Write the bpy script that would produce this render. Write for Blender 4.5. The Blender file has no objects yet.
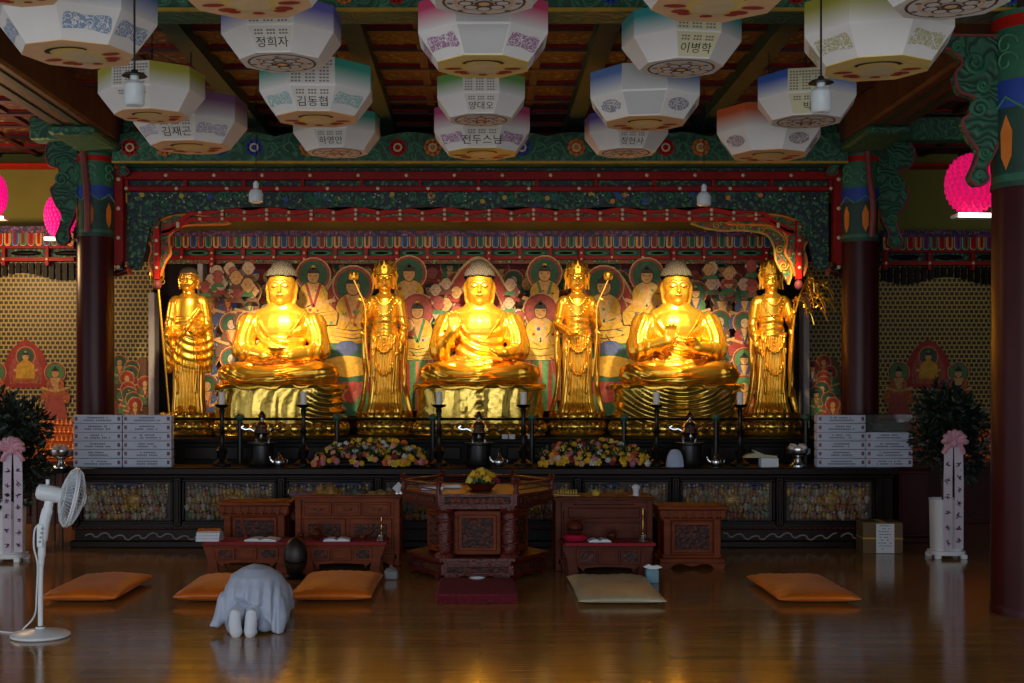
import bpy, bmesh, math, random
from math import sin, cos, pi, radians as R, sqrt, atan2
from mathutils import Vector, Matrix, Euler
from mathutils.bvhtree import BVHTree
C = bpy.context.scene.collection
F = 1280.0
def PX(px, Y): return (px - 480) * Y / F
def PZ(py, Y): return 1.7 - (py - 390) * Y / F
def lin(h):
    h = h.lstrip('#')
    out = []
    for i in (0, 2, 4):
        c = int(h[i:i+2], 16) / 255
        out.append(c / 12.92 if c <= .04045 else ((c + .055) / 1.055) ** 2.4)
    return (*out, 1)
# ---------------------------------------------------------------- materials
def newmat(name):
    m = bpy.data.materials.new(name); m.use_nodes = True
    nt = m.node_tree
    return m, nt, nt.nodes['Principled BSDF'], nt.nodes, nt.links
def mat(name, col, rough=.5, metal=0, var=.15, scale=9, bump=0, bscale=40, emit=None, es=0, spec=.5, coat=0, alpha=1, trans=0, stretch=(1,1,1)):
    m, nt, b, N, L = newmat(name)
    b.inputs['Roughness'].default_value = rough
    b.inputs['Metallic'].default_value = metal
    b.inputs['Specular IOR Level'].default_value = spec
    b.inputs['Coat Weight'].default_value = coat
    b.inputs['Coat Roughness'].default_value = .1
    b.inputs['Alpha'].default_value = alpha
    b.inputs['Transmission Weight'].default_value = trans
    c = lin(col)
    tc = N.new('ShaderNodeTexCoord'); mp = N.new('ShaderNodeMapping'); mp.inputs['Scale'].default_value = stretch
    L.new(tc.outputs['Object'], mp.inputs['Vector'])
    if var:
        n = N.new('ShaderNodeTexNoise'); n.inputs['Scale'].default_value = scale; n.inputs['Detail'].default_value = 4
        L.new(mp.outputs['Vector'], n.inputs['Vector'])
        r = N.new('ShaderNodeValToRGB')
        r.color_ramp.elements[0].position = .3; r.color_ramp.elements[1].position = .7
        r.color_ramp.elements[0].color = (*[x * (1 - var) for x in c[:3]], 1)
        r.color_ramp.elements[1].color = (*[min(1, x * (1 + var)) for x in c[:3]], 1)
        L.new(n.outputs['Fac'], r.inputs['Fac']); L.new(r.outputs['Color'], b.inputs['Base Color'])
    else:
        b.inputs['Base Color'].default_value = c
    if bump:
        n2 = N.new('ShaderNodeTexNoise'); n2.inputs['Scale'].default_value = bscale; n2.inputs['Detail'].default_value = 3
        L.new(mp.outputs['Vector'], n2.inputs['Vector'])
        bp = N.new('ShaderNodeBump'); bp.inputs['Strength'].default_value = bump; bp.inputs['Distance'].default_value = .02
        L.new(n2.outputs['Fac'], bp.inputs['Height']); L.new(bp.outputs['Normal'], b.inputs['Normal'])
    if emit:
        b.inputs['Emission Color'].default_value = lin(emit); b.inputs['Emission Strength'].default_value = es
    return m
def ramp_mat(name, tex, stops, scale=8, rough=.6, dist=1.5, interp='CONSTANT', bump=.3, stretch=(1,1,1), metal=0):
    """painted or carved pattern: a distorted texture read through a ramp of pigments"""
    m, nt, b, N, L = newmat(name)
    b.inputs['Roughness'].default_value = rough; b.inputs['Metallic'].default_value = metal
    tc = N.new('ShaderNodeTexCoord'); mp = N.new('ShaderNodeMapping'); mp.inputs['Scale'].default_value = stretch
    L.new(tc.outputs['Object'], mp.inputs['Vector'])
    ns = N.new('ShaderNodeTexNoise'); ns.inputs['Scale'].default_value = scale * .6
    L.new(mp.outputs['Vector'], ns.inputs['Vector'])
    ad = N.new('ShaderNodeVectorMath'); ad.operation = 'MULTIPLY_ADD'
    L.new(ns.outputs['Color'], ad.inputs[0]); ad.inputs[1].default_value = (dist / scale,) * 3
    L.new(mp.outputs['Vector'], ad.inputs[2])
    if tex == 'voronoi':
        t = N.new('ShaderNodeTexVoronoi'); t.inputs['Scale'].default_value = scale; out = t.outputs['Distance']
    elif tex == 'wave':
        t = N.new('ShaderNodeTexWave'); t.wave_type = 'RINGS'; t.rings_direction = 'SPHERICAL'
        t.inputs['Scale'].default_value = scale; t.inputs['Distortion'].default_value = 9; t.inputs['Detail'].default_value = 1; out = t.outputs['Fac']
    else:
        t = N.new('ShaderNodeTexNoise'); t.inputs['Scale'].default_value = scale; t.inputs['Detail'].default_value = 2; out = t.outputs['Fac']
    L.new(ad.outputs['Vector'], t.inputs['Vector'])
    r = N.new('ShaderNodeValToRGB'); r.color_ramp.interpolation = interp
    e = r.color_ramp.elements
    while len(e) < len(stops): e.new(.5)
    for i, (p, c) in enumerate(stops): e[i].position = p; e[i].color = lin(c)
    L.new(out, r.inputs['Fac']); L.new(r.outputs['Color'], b.inputs['Base Color'])
    if bump:
        bp = N.new('ShaderNodeBump'); bp.inputs['Strength'].default_value = bump; bp.inputs['Distance'].default_value = .02
        L.new(out, bp.inputs['Height']); L.new(bp.outputs['Normal'], b.inputs['Normal'])
    return m
# ---------------------------------------------------------------- mesh builder
class MB:
    def __init__(s): s.v = []; s.f = []; s.m = []
    def add(s, vs, fs, mat=0, M=None):
        o = len(s.v)
        if M is not None: vs = [M @ Vector(p) for p in vs]
        s.v += [tuple(p) for p in vs]
        s.f += [tuple(i + o for i in f) for f in fs]
        s.m += [mat] * len(fs)
        return s
    def box(s, x0, x1, y0, y1, z0, z1, mat=0, b=0, M=None):
        if x0 > x1: x0, x1 = x1, x0
        if y0 > y1: y0, y1 = y1, y0
        if z0 > z1: z0, z1 = z1, z0
        b = min(b, (x1-x0)*.45, (y1-y0)*.45, (z1-z0)*.45)
        if b <= 0:
            vs = [(x, y, z) for x in (x0, x1) for y in (y0, y1) for z in (z0, z1)]
            fs = [(0,1,3,2),(4,6,7,5),(0,4,5,1),(2,3,7,6),(0,2,6,4),(1,5,7,3)]
            return s.add(vs, fs, mat, M)
        vs = []; idx = {}
        for i, x in enumerate((x0, x1)):
            for j, y in enumerate((y0, y1)):
                for k, z in enumerate((z0, z1)):
                    sx, sy, sz = (b, -b)[i], (b, -b)[j], (b, -b)[k]
                    for a, p in enumerate(((x, y+sy, z+sz), (x+sx, y, z+sz), (x+sx, y+sy, z))):
                        idx[i, j, k, a] = len(vs); vs.append(p)
        fs = []
        for i in (0, 1):
            fs.append([idx[i, j, k, 0] for j, k in ((0,0),(1,0),(1,1),(0,1))])
            fs.append([idx[j, i, k, 1] for j, k in ((0,0),(1,0),(1,1),(0,1))])
            fs.append([idx[j, k, i, 2] for j, k in ((0,0),(1,0),(1,1),(0,1))])
            for j in (0, 1):
                fs.append([idx[i,j,0,0], idx[i,j,1,0], idx[i,j,1,1], idx[i,j,0,1]])
                fs.append([idx[i,0,j,0], idx[i,1,j,0], idx[i,1,j,2], idx[i,0,j,2]])
                fs.append([idx[0,i,j,1], idx[1,i,j,1], idx[1,i,j,2], idx[0,i,j,2]])
                for k in (0, 1): fs.append([idx[i,j,k,0], idx[i,j,k,1], idx[i,j,k,2]])
        return s.add(vs, fs, mat, M)
    def lathe(s, prof, c=(0,0,0), seg=24, mat=0, sx=1, sy=1, fold=None, M=None, caps=True, ph=0):
        vs = []; fs = []; n = len(prof)
        for i, (r, z) in enumerate(prof):
            for k in range(seg):
                a = 2*pi*k/seg + ph
                d = r + (fold(a, z) if fold else 0)
                vs.append((c[0] + d*cos(a)*sx, c[1] + d*sin(a)*sy, c[2] + z))
        for i in range(n-1):
            for k in range(seg):
                k2 = (k+1) % seg
                fs.append((i*seg+k, i*seg+k2, (i+1)*seg+k2, (i+1)*seg+k))
        if caps:
            fs.append(tuple(range(seg))[::-1]); fs.append(tuple((n-1)*seg+k for k in range(seg)))
        return s.add(vs, fs, mat, M)
    def tube(s, pts, r, seg=8, mat=0, caps=True, M=None, round_=False):
        pts = [Vector(p) for p in pts]
        rs = list(r) if isinstance(r, (list, tuple)) else [r]*len(pts)
        if round_:
            d0 = (pts[0]-pts[1]).normalized(); d1 = (pts[-1]-pts[-2]).normalized()
            r0, r1 = rs[0], rs[-1]
            pts = [pts[0]+d0*r0*.95, pts[0]+d0*r0*.6] + pts + [pts[-1]+d1*r1*.6, pts[-1]+d1*r1*.95]
            rs = [r0*.3, r0*.8] + rs + [r1*.8, r1*.3]
        n = len(pts); vs = []; fs = []
        t = (pts[1]-pts[0]).normalized()
        up = Vector((0,0,1)) if abs(t.z) < .9 else Vector((1,0,0))
        nrm = t.cross(up).normalized()
        for i in range(n):
            if i == 0: t = pts[1]-pts[0]
            elif i == n-1: t = pts[-1]-pts[-2]
            else: t = pts[i+1]-pts[i-1]
            t.normalize()
            nrm = (nrm - t*nrm.dot(t))
            if nrm.length < 1e-6: nrm = t.orthogonal()
            nrm.normalize(); bi = t.cross(nrm)
            for k in range(seg):
                a = 2*pi*k/seg
                vs.append(pts[i] + (nrm*cos(a) + bi*sin(a))*rs[i])
        for i in range(n-1):
            for k in range(seg):
                k2 = (k+1) % seg
                fs.append((i*seg+k, i*seg+k2, (i+1)*seg+k2, (i+1)*seg+k))
        if caps:
            fs.append(tuple(range(seg))[::-1]); fs.append(tuple((n-1)*seg+k for k in range(seg)))
        return s.add(vs, fs, mat, M)
    def cap(s, a, b, r0, r1=None, seg=14, mat=0):
        return s.tube([a, b], [r0, r1 if r1 is not None else r0], seg, mat, round_=True)
    def ell(s, c, r, mat=0, seg=16, rings=10, rot=None):
        if not isinstance(r, (tuple, list)): r = (r, r, r)
        M = Matrix.Translation(c) @ (Euler(rot).to_matrix().to_4x4() if rot else Matrix())
        vs = [(0,0,-r[2])]; fs = []
        for i in range(1, rings):
            t = -pi/2 + pi*i/rings
            for k in range(seg):
                a = 2*pi*k/seg; vs.append((r[0]*cos(t)*cos(a), r[1]*cos(t)*sin(a), r[2]*sin(t)))
        vs.append((0,0,r[2])); last = len(vs)-1
        for k in range(seg):
            k2 = (k+1) % seg
            fs.append((0, 1+k2, 1+k)); fs.append((last, 1+(rings-2)*seg+k, 1+(rings-2)*seg+k2))
            for i in range(rings-2):
                fs.append((1+i*seg+k, 1+i*seg+k2, 1+(i+1)*seg+k2, 1+(i+1)*seg+k))
        return s.add(vs, fs, mat, M)
    def prism(s, poly, y0, y1, mat=0, M=None, side=None):
        """outline in x,z pushed from y0 to y1"""
        n = len(poly)
        vs = [(x, y0, z) for x, z in poly] + [(x, y1, z) for x, z in poly]
        s.add(vs, [tuple(range(n)), tuple(range(2*n-1, n-1, -1))], mat, M)
        s.add(vs, [(i, i+n, (i+1) % n + n, (i+1) % n) for i in range(n)], mat if side is None else side, M)
        return s
    def zprism(s, poly, z0, z1, mat=0, M=None):
        n = len(poly)
        vs = [(x, y, z0) for x, y in poly] + [(x, y, z1) for x, y in poly]
        return s.add(vs, [tuple(range(n-1,-1,-1)), tuple(range(n, 2*n))] + [(i, (i+1) % n, (i+1) % n + n, i+n) for i in range(n)], mat, M)
    def flat(s, poly, y, mat=0, M=None):
        return s.add([(x, y, z) for x, z in poly], [tuple(range(len(poly)))], mat, M)
    def disc(s, x, z, y, r, mat=0, n=14, sz=1, M=None):
        return s.flat([(x + r*cos(2*pi*k/n), z + r*sz*sin(2*pi*k/n)) for k in range(n)], y, mat, M)
    def build(s, name, mats, parent=None, ang=40, loc=None, recalc=True):
        me = bpy.data.meshes.new(name)
        me.from_pydata(s.v, [], s.f)
        if not isinstance(mats, (list, tuple)): mats = [mats]
        for m in mats: me.materials.append(m)
        me.polygons.foreach_set('material_index', s.m)
        if recalc:
            bm = bmesh.new(); bm.from_mesh(me); bmesh.ops.recalc_face_normals(bm, faces=bm.faces); bm.to_mesh(me); bm.free()
        me.polygons.foreach_set('use_smooth', [True]*len(me.polygons))
        me.set_sharp_from_angle(angle=R(ang))
        me.update()
        return link(name, me, parent, loc)
def link(name, me, parent=None, loc=None):
    o = bpy.data.objects.new(name, me); C.objects.link(o)
    if parent is not None: o.parent = parent
    if loc: o.location = loc
    return o
def remesh(mb, voxel, it=6, fac=.5):
    me = bpy.data.meshes.new('tmp'); me.from_pydata(mb.v, [], mb.f)
    bm = bmesh.new(); bm.from_mesh(me); bmesh.ops.recalc_face_normals(bm, faces=bm.faces); bm.to_mesh(me); bm.free()
    o = bpy.data.objects.new('tmp', me); C.objects.link(o)
    r = o.modifiers.new('r', 'REMESH'); r.mode = 'VOXEL'; r.voxel_size = voxel; r.use_smooth_shade = True
    if it:
        sm = o.modifiers.new('s', 'SMOOTH'); sm.iterations = it; sm.factor = fac
    dg = bpy.context.evaluated_depsgraph_get(); dg.update()
    out = bpy.data.meshes.new_from_object(o.evaluated_get(dg))
    bpy.data.objects.remove(o); bpy.data.meshes.remove(me)
    out.polygons.foreach_set('use_smooth', [True]*len(out.polygons))
    return out
def mesh_obj(name, me, m, parent=None):
    me.name = name; me.materials.clear()
    for x in (m if isinstance(m, (list, tuple)) else [m]): me.materials.append(x)
    return link(name, me, parent)
def displace(me, fn):
    me.update()
    ns = [v.normal.copy() for v in me.vertices]
    for v, n in zip(me.vertices, ns):
        d = fn(v.co, n)
        if d: v.co += n * d
    me.update()
def bvh_of(me):
    return BVHTree.FromPolygons([v.co.copy() for v in me.vertices], [tuple(p.vertices) for p in me.polygons])
def front(bvh, x, z, y0=-3):
    h = bvh.ray_cast(Vector((x, y0, z)), Vector((0, 1, 0)))
    return h[0] if h[0] is not None else None
# ---------------------------------------------------------------- things
def thing(name, label, cat, loc=(0,0,0), rz=0, group=None):
    o = bpy.data.objects.new(name, None); C.objects.link(o)
    o.empty_display_size = .1
    o.location = loc; o.rotation_euler = (0, 0, rz)
    o['label'] = label; o['category'] = cat
    if group: o['group'] = group
    return o
def tag(o, label, cat, group=None, kind=None):
    o['label'] = label; o['category'] = cat
    if group: o['group'] = group
    if kind: o['kind'] = kind
    return o
def struct(o):
    o['kind'] = 'structure'; return o
def dup(root, loc, rz=0, label=None, group=None):
    r = root.copy(); C.objects.link(r); r.location = loc; r.rotation_euler = (0, 0, rz)
    if label: r['label'] = label
    if group: r['group'] = group
    for ch in list(root.children):
        c = ch.copy(); C.objects.link(c); c.parent = r
        for g in list(ch.children):
            d = g.copy(); C.objects.link(d); d.parent = c
    return r
def smooth_path(pts, n=6):
    """Catmull-Rom through points"""
    P = [Vector(p) for p in pts]; P = [P[0]*2-P[1]] + P + [P[-1]*2-P[-2]]
    out = []
    for i in range(1, len(P)-2):
        for k in range(n):
            t = k/n
            a, b, c, d = P[i-1], P[i], P[i+1], P[i+2]
            out.append(.5*((2*b) + (c-a)*t + (2*a-5*b+4*c-d)*t*t + (3*b-a-3*c+d)*t**3))
    out.append(P[-2].copy())
    return out
def sm2(pts, n=5):
    return [(p.x, p.y) for p in smooth_path([(a, b, 0) for a, b in pts], n)]
def text_into(mb, s, size, M, mat=0, depth=0, align='CENTER'):
    cu = bpy.data.curves.new('t', 'FONT'); cu.body = s; cu.size = size; cu.align_x = align; cu.align_y = 'CENTER'
    cu.resolution_u = 2
    o = bpy.data.objects.new('t', cu); C.objects.link(o)
    dg = bpy.context.evaluated_depsgraph_get(); dg.update()
    me = bpy.data.meshes.new_from_object(o.evaluated_get(dg))
    mb.add([v.co.copy() for v in me.vertices], [tuple(p.vertices) for p in me.polygons], mat, M)
    bpy.data.objects.remove(o); bpy.data.curves.remove(cu); bpy.data.meshes.remove(me)
# text lies in x,y -> stand it up facing -Y
STAND = Matrix.Rotation(pi/2, 4, 'X')
rnd = random.Random(7)
# ================================================================ materials
M = {}
M['maroon'] = mat('maroon_lacquer', '3d0e12', .34, var=.2, scale=3, spec=.22)
M['red'] = mat('red_paint', '8e110e', .5, var=.15, spec=.2)
M['redbright'] = mat('bright_red_paint', 'b81c10', .5, var=.15, spec=.2)
M['dkwood'] = mat('dark_lacquered_wood', '190b08', .42, var=.3, scale=6, stretch=(1,1,5), spec=.18)
M['rosewood'] = mat('rosewood', '733110', .52, var=.3, scale=5, stretch=(1,1,4), spec=.2)
M['rosewood2'] = mat('dark_rosewood', '56200c', .52, var=.3, scale=5, stretch=(1,1,4), spec=.2)
M['redwood'] = mat('carved_redwood', '581c13', .28, var=.3, scale=14, bump=.6, bscale=45, spec=.4)
M['carvewood'] = ramp_mat('carved_fretwork_wood', 'voronoi', [(0,'7a3418'),(.3,'551f10'),(.55,'300f08')], 26, .62, 1.5, 'LINEAR', .6)
M['green'] = mat('dancheong_green', '2f6a4c', .6, var=.2, scale=12)
M['dkgreen'] = mat('dark_dancheong_green', '1d4034', .6, var=.25, scale=8)
M['ltgreen'] = mat('pale_dancheong_green', '4f8a68', .6, var=.1)
M['blue'] = mat('dancheong_blue', '24429c', .6, var=.15)
M['orange'] = mat('dancheong_orange', 'e07a20', .6, var=.12)
M['pinkp'] = mat('dancheong_pink', '9c4450', .6, var=.12)
M['cream'] = mat('cream_paint', 'd9c9a0', .6, var=.08)
M['ochre'] = mat('ochre_paint', 'b8962e', .6, var=.12)
M['olive'] = mat('olive_plaster', '7d7a34', .85, var=.08, scale=2)
M['black'] = mat('black_paint', '0c0909', .5, var=0, spec=.15)
M['brownplank'] = mat('brown_ceiling_paint', '4a211a', .6, var=.35, scale=14, bump=.2)
M['beambrown'] = mat('brown_beam_paint', '5a3d2a', .6, var=.3, scale=4)
M['scroll'] = ramp_mat('green_scrollwork', 'wave', [(0,'2a5540'),(.3,'356b4c'),(.62,'3f7a57'),(.8,'58906a'),(.9,'2c5a44')], 4.5, .6, 2.5)
M['scrollfine'] = ramp_mat('fine_green_fretwork', 'voronoi', [(0,'9a8440'),(.1,'4a7850'),(.26,'2a5540'),(.44,'10211a'),(.72,'26344e')], 17, .6, 2.2)
M['scrollgold'] = ramp_mat('gilt_green_fretwork', 'voronoi', [(0,'c39a3f'),(.2,'4d7d4a'),(.4,'1c3c2a'),(.55,'9a4a22')], 20, .6, 2)
M['scrollblue'] = ramp_mat('blue_red_scroll_band', 'voronoi', [(0,'c2a04c'),(.14,'38509c'),(.34,'8a2b22'),(.52,'1f2a55')], 22, .6, 2)
M['ceil'] = ramp_mat('painted_ceiling_panel', 'voronoi', [(0,'b08a48'),(.12,'4f7048'),(.26,'7a4630'),(.42,'4a241a'),(.7,'55291d')], 13, .65, 1, 'CONSTANT', 0)
M['white'] = mat('white_paint', 'e6e8ea', .45, var=.03)
M['whiteplastic'] = mat('white_plastic', 'dfe5ea', .35, var=.03)
M['silver'] = mat('polished_steel', 'c8c8c8', .22, metal=1, var=.05)
M['brass'] = mat('old_brass', 'b08a4a', .3, metal=1, var=.2)
M['iron'] = mat('black_bronze', '141314', .38, metal=.3, var=.3, scale=20)
M['wax'] = mat('candle_wax', 'eeeae0', .5, var=.03)
M['redcloth'] = mat('crimson_cloth', '8c0f22', .8, var=.15, scale=30)
M['paper'] = mat('white_paper', 'd8dce2', .8, var=.04)
# floor : glossy boards
def floor_mat():
    m, nt, b, N, L = newmat('varnished_floor_boards')
    tc = N.new('ShaderNodeTexCoord')
    br = N.new('ShaderNodeTexBrick'); br.inputs['Scale'].default_value = 1
    br.inputs['Brick Width'].default_value = 2.4; br.inputs['Row Height'].default_value = .13
    br.inputs['Mortar Size'].default_value = .0025; br.inputs['Mortar Smooth'].default_value = .6
    br.inputs['Color1'].default_value = lin('9c7038'); br.inputs['Color2'].default_value = lin('ae8246'); br.inputs['Mortar'].default_value = lin('6a4a26')
    L.new(tc.outputs['Object'], br.inputs['Vector'])
    mp = N.new('ShaderNodeMapping'); mp.inputs['Scale'].default_value = (1.5, 14, 1); L.new(tc.outputs['Object'], mp.inputs['Vector'])
    n = N.new('ShaderNodeTexNoise'); n.inputs['Scale'].default_value = 2; n.inputs['Detail'].default_value = 6; L.new(mp.outputs['Vector'], n.inputs['Vector'])
    mx = N.new('ShaderNodeMix'); mx.data_type = 'RGBA'; mx.blend_type = 'MULTIPLY'; mx.inputs['Factor'].default_value = .55
    rr = N.new('ShaderNodeValToRGB'); rr.color_ramp.elements[0].color = (.45,.42,.4,1); rr.color_ramp.elements[1].color = (1.25,1.2,1.15,1)
    L.new(n.outputs['Fac'], rr.inputs['Fac']); L.new(br.outputs['Color'], mx.inputs['A']); L.new(rr.outputs['Color'], mx.inputs['B'])
    L.new(mx.outputs['Result'], b.inputs['Base Color'])
    b.inputs['Roughness'].default_value = .2; b.inputs['Specular IOR Level'].default_value = .55
    n3 = N.new('ShaderNodeTexNoise'); n3.inputs['Scale'].default_value = 1.2; n3.inputs['Detail'].default_value = 5; L.new(mp.outputs['Vector'], n3.inputs['Vector'])
    mr = N.new('ShaderNodeMapRange'); mr.inputs['To Min'].default_value = .07; mr.inputs['To Max'].default_value = .17
    L.new(n3.outputs['Fac'], mr.inputs['Value']); L.new(mr.outputs['Result'], b.inputs['Roughness'])
    bp = N.new('ShaderNodeBump'); bp.inputs['Strength'].default_value = .1; bp.inputs['Distance'].default_value = .008
    L.new(n.outputs['Fac'], bp.inputs['Height']); L.new(bp.outputs['Normal'], b.inputs['Normal'])
    return m
M['floor'] = floor_mat()
def lattice_mat(name, gold, dark):
    """rows of tiny gilt niches, each row shifted by half"""
    m, nt, b, N, L = newmat(name)
    tc = N.new('ShaderNodeTexCoord'); sp = N.new('ShaderNodeSeparateXYZ'); cb = N.new('ShaderNodeCombineXYZ')
    L.new(tc.outputs['Object'], sp.inputs[0]); L.new(sp.outputs['X'], cb.inputs['X']); L.new(sp.outputs['Z'], cb.inputs['Y'])
    br = N.new('ShaderNodeTexBrick'); br.inputs['Scale'].default_value = 1
    br.inputs['Brick Width'].default_value = .066; br.inputs['Row Height'].default_value = .06
    br.inputs['Mortar Size'].default_value = .0105; br.inputs['Mortar Smooth'].default_value = .15
    br.inputs['Color1'].default_value = lin(dark); br.inputs['Color2'].default_value = lin('242310'); br.inputs['Mortar'].default_value = lin(gold)
    L.new(cb.outputs[0], br.inputs['Vector']); L.new(br.outputs['Color'], b.inputs['Base Color'])
    b.inputs['Roughness'].default_value = .5
    bp = N.new('ShaderNodeBump'); bp.inputs['Strength'].default_value = .5; bp.inputs['Distance'].default_value = .02
    L.new(br.outputs['Fac'], bp.inputs['Height']); L.new(bp.outputs['Normal'], b.inputs['Normal'])
    return m
M['lattice'] = lattice_mat('gilt_niche_lattice', '9c8640', '1a150d')
# ================================================================ setting
CEIL = 4.86
mb = MB(); mb.box(-9.5, 9.5, -1.5, 18, -.12, 0)
struct(mb.build('floor', M['floor']))
mb = MB()
mb.box(-9.5, 9.5, 17.42, 17.6, 0, 3.82, 0); mb.box(-9.5, 9.5, 17.42, 17.6, 3.82, 5.1, 1)
mb.box(-9.5, 9.5, 17.36, 17.42, 4.70, 4.78, 2)
struct(mb.build('wall_back', [M['maroon'], M['olive'], M['redbright']]))
for sx, nm in ((-1, 'wall_left'), (1, 'wall_right')):
    mb = MB(); x0, x1 = sx*9.5, sx*9.62
    mb.box(x0, x1, 12, 17.6, 0, 5.1, 0); mb.box(x0, x1, -1.5, 12, 3.4, 5.1, 0)
    for y in (-1.4, 2, 5.3, 8.7): mb.box(x0, x1, y, y+.4, 0, 3.4, 0)
    struct(mb.build(nm, [M['maroon']]))
# ceiling: painted boards carried by a grid of ribs
mb = MB()
mb.box(-9.6, 9.6, -1.5, 17.6, CEIL+.05, CEIL+.15, 0)
xs = [i*.545 for i in range(-17, 18)]
for x in xs: mb.box(x-.04, x+.04, -1.4, 17.4, CEIL+.01, CEIL+.1, 1)
y = 5.2
while y < 17.4:
    mb.box(-9.5, 9.5, y-.05, y+.05, CEIL, CEIL+.1, 1)
    mb.box(-9.5, 9.5, y-.075, y-.05, CEIL+.03, CEIL+.1, 3); mb.box(-9.5, 9.5, y+.05, y+.075, CEIL+.03, CEIL+.1, 3)
    y += .68
for x in (-1.09, 1.09, -2.62, 2.62): mb.box(x-.09, x+.09, -1.4, 17.4, CEIL-.1, CEIL+.1, 2)
struct(mb.build('ceiling', [M['ceil'], M['brownplank'], M['dkgreen'], M['red']]))
# long beams on both sides and painted cross beams
def flower(mb, x, z, y, r, c, mats):
    """eight petalled painted rosette, lying on the plane y"""
    n = 8
    for k in range(n):
        a = 2*pi*k/n
        mb.disc(x + cos(a)*r*.62, z + sin(a)*r*.62, y, r*.36, mats[c], 8)
    mb.disc(x, z, y-.002, r*.5, mats['cream'], 10); mb.disc(x, z, y-.004, r*.3, mats[c], 10)
def cross_beam(name, Y, z0, z1, x0, x1, seed, mats_n=('green','pinkp','orange','blue','cream','ochre','ltgreen','dkgreen','scroll','redbright')):
    mats = {n: i for i, n in enumerate(mats_n)}
    mb = MB(); r = random.Random(seed)
    h = z1 - z0
    # scalloped upper edge
    top = []
    x = x0; step = .62
    while x < x1 - .01:
        for k in range(9):
            t = k/9; top.append((x + step*t, z1 - .05 + .05*abs(sin(pi*t)) ))
        x += step
    poly = [(x0, z0)] + [(min(a, x1), b) for a, b in top] + [(x1, z1-.05), (x1, z0)]
    poly = poly[:1] + poly[1:]
    mb.prism(poly[::-1], Y, Y+.34, mats['scroll'])
    mb.box(x0, x1, Y-.03, Y, z0-.005, z0+.02, mats['ochre'])
    x = x0 + .2; i = 0
    cols = ['redbright', 'orange', 'blue', 'blue', 'orange', 'redbright']
    while x < x1 - .2:
        flower(mb, x, z0 + h*.5, Y-.006, h*.3, cols[i % 6], mats)
        for s in (-1, 1):
            pts = smooth_path([(x + s*h*.34, Y-.008, z0+h*.3), (x+s*h*.55, Y-.008, z0+h*.66), (x+s*h*.78, Y-.008, z0+h*.5), (x+s*h*.62, Y-.008, z0+h*.36)], 4)
            mb.tube(pts, .012, 5, mats['ltgreen'])
        x += (.4, .62)[i % 2]; i += 1
    return struct(mb.build(name, [M[n] for n in mats_n]))
cross_beam('trim_1', 14.62, PZ(163, 14.62), PZ(132, 14.62), -4.2, 4.2, 1)
cross_beam('trim_2', 9.8, 4.60, CEIL-.02, -9.4, 9.4, 2)
mb = MB()
for s in (-1, 1):
    mb.box(s*4.35-.24, s*4.35+.24, -1, 17.4, 4.52, CEIL+.05, 0, .03)
    for q in (-.1, .1): mb.box(s*4.35+q-.03, s*4.35+q+.03, -1, 17.4, 4.505, 4.52, 1)
    mb.box(s*4.35-.25, s*4.35+.25, 13.6, 15.2, 4.42, 4.52, 2, .03)
struct(mb.build('trim_3', [M['beambrown'], M['dkgreen'], M['scroll']]))
# beam over the side aisles between back pillars and side walls
for i, s in enumerate((-1, 1)):
    mb = MB(); mb.box(s*4.6, 5.9 if s > 0 else -5.15, 14.62, 14.9, 4.56, 4.83, 0, .02)
    mb.box(s*4.6, s*9.4, 17.05, 17.3, 4.69, 4.72, 1)
    struct(mb.build('trim_%d' % (4+i), [M['scroll'], M['redbright']]))
# ================================================================ pillars
def scroll_board(mb, outline, y0, y1, mats, rim=.022):
    """carved bracket board: green body, red rim and raised spirals"""
    mb.prism(outline, y0, y1, mats[0])
    n = len(outline)
    pts = [(x, y0-.004, z) for x, z in outline]; pts.append(pts[0])
    mb.tube(pts, rim, 5, mats[1], caps=False)
def spiral(mb, x, z, y, r, mat, turns=1.6, dirn=1, th=.018, a0=0):
    pts = []
    for k in range(22):
        t = k/21; a = a0 + dirn*turns*2*pi*t; rr = r*(1-t*.86)
        pts.append((x + rr*cos(a), y, z + rr*sin(a)))
    mb.tube(pts, [th*(1-.4*k/21) for k in range(22)], 5, mat)
M['brkgreen'] = ramp_mat('carved_green_bracket', 'wave', [(0,'1a382c'),(.4,'24503c'),(.75,'2f6349')], 5, .6, 2.5, 'LINEAR', .5)
M['brkred'] = mat('dull_red_rim', '7c3434', .6, var=.1)
def bracket(name, parent, dirn, z0, z1, w, yoff, k=1.0):
    """hanging wing bracket beside a pillar, local x grows away from the shaft"""
    H = z1 - z0
    o = [(.0, 1), (1.0, 1.0), (1.02, .93), (.78, .9), (.62, .82), (.74, .74), (.66, .62), (.42, .58), (.5, .47), (.62, .42), (.5, .3), (.36, .22), (.42, .12), (.5, .04), (.38, -.02), (.2, .02), (.22, .1), (.1, .2), (.0, .3)]
    out = [(dirn*a*w, z0 + b*H) for a, b in sm2(o, 4)]
    mb = MB()
    mb.prism(out, yoff, yoff+.1, 0)
    mb.tube([(x, yoff, z) for x, z in out], .013, 5, 1)
    for (a, b, r, d) in ((.42, .82, .2, 1), (.36, .5, .17, -1), (.26, .2, .11, 1), (.36, .05, .07, -1), (.72, .92, .1, -1), (.3, .66, .1, 1)):
        spiral(mb, dirn*a*w, z0+b*H, yoff-.012, r*w, 2, 1.7, d*dirn, .02)
    return mb.build(name, [M['brkgreen'], M['brkred'], M['green']], parent)
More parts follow.
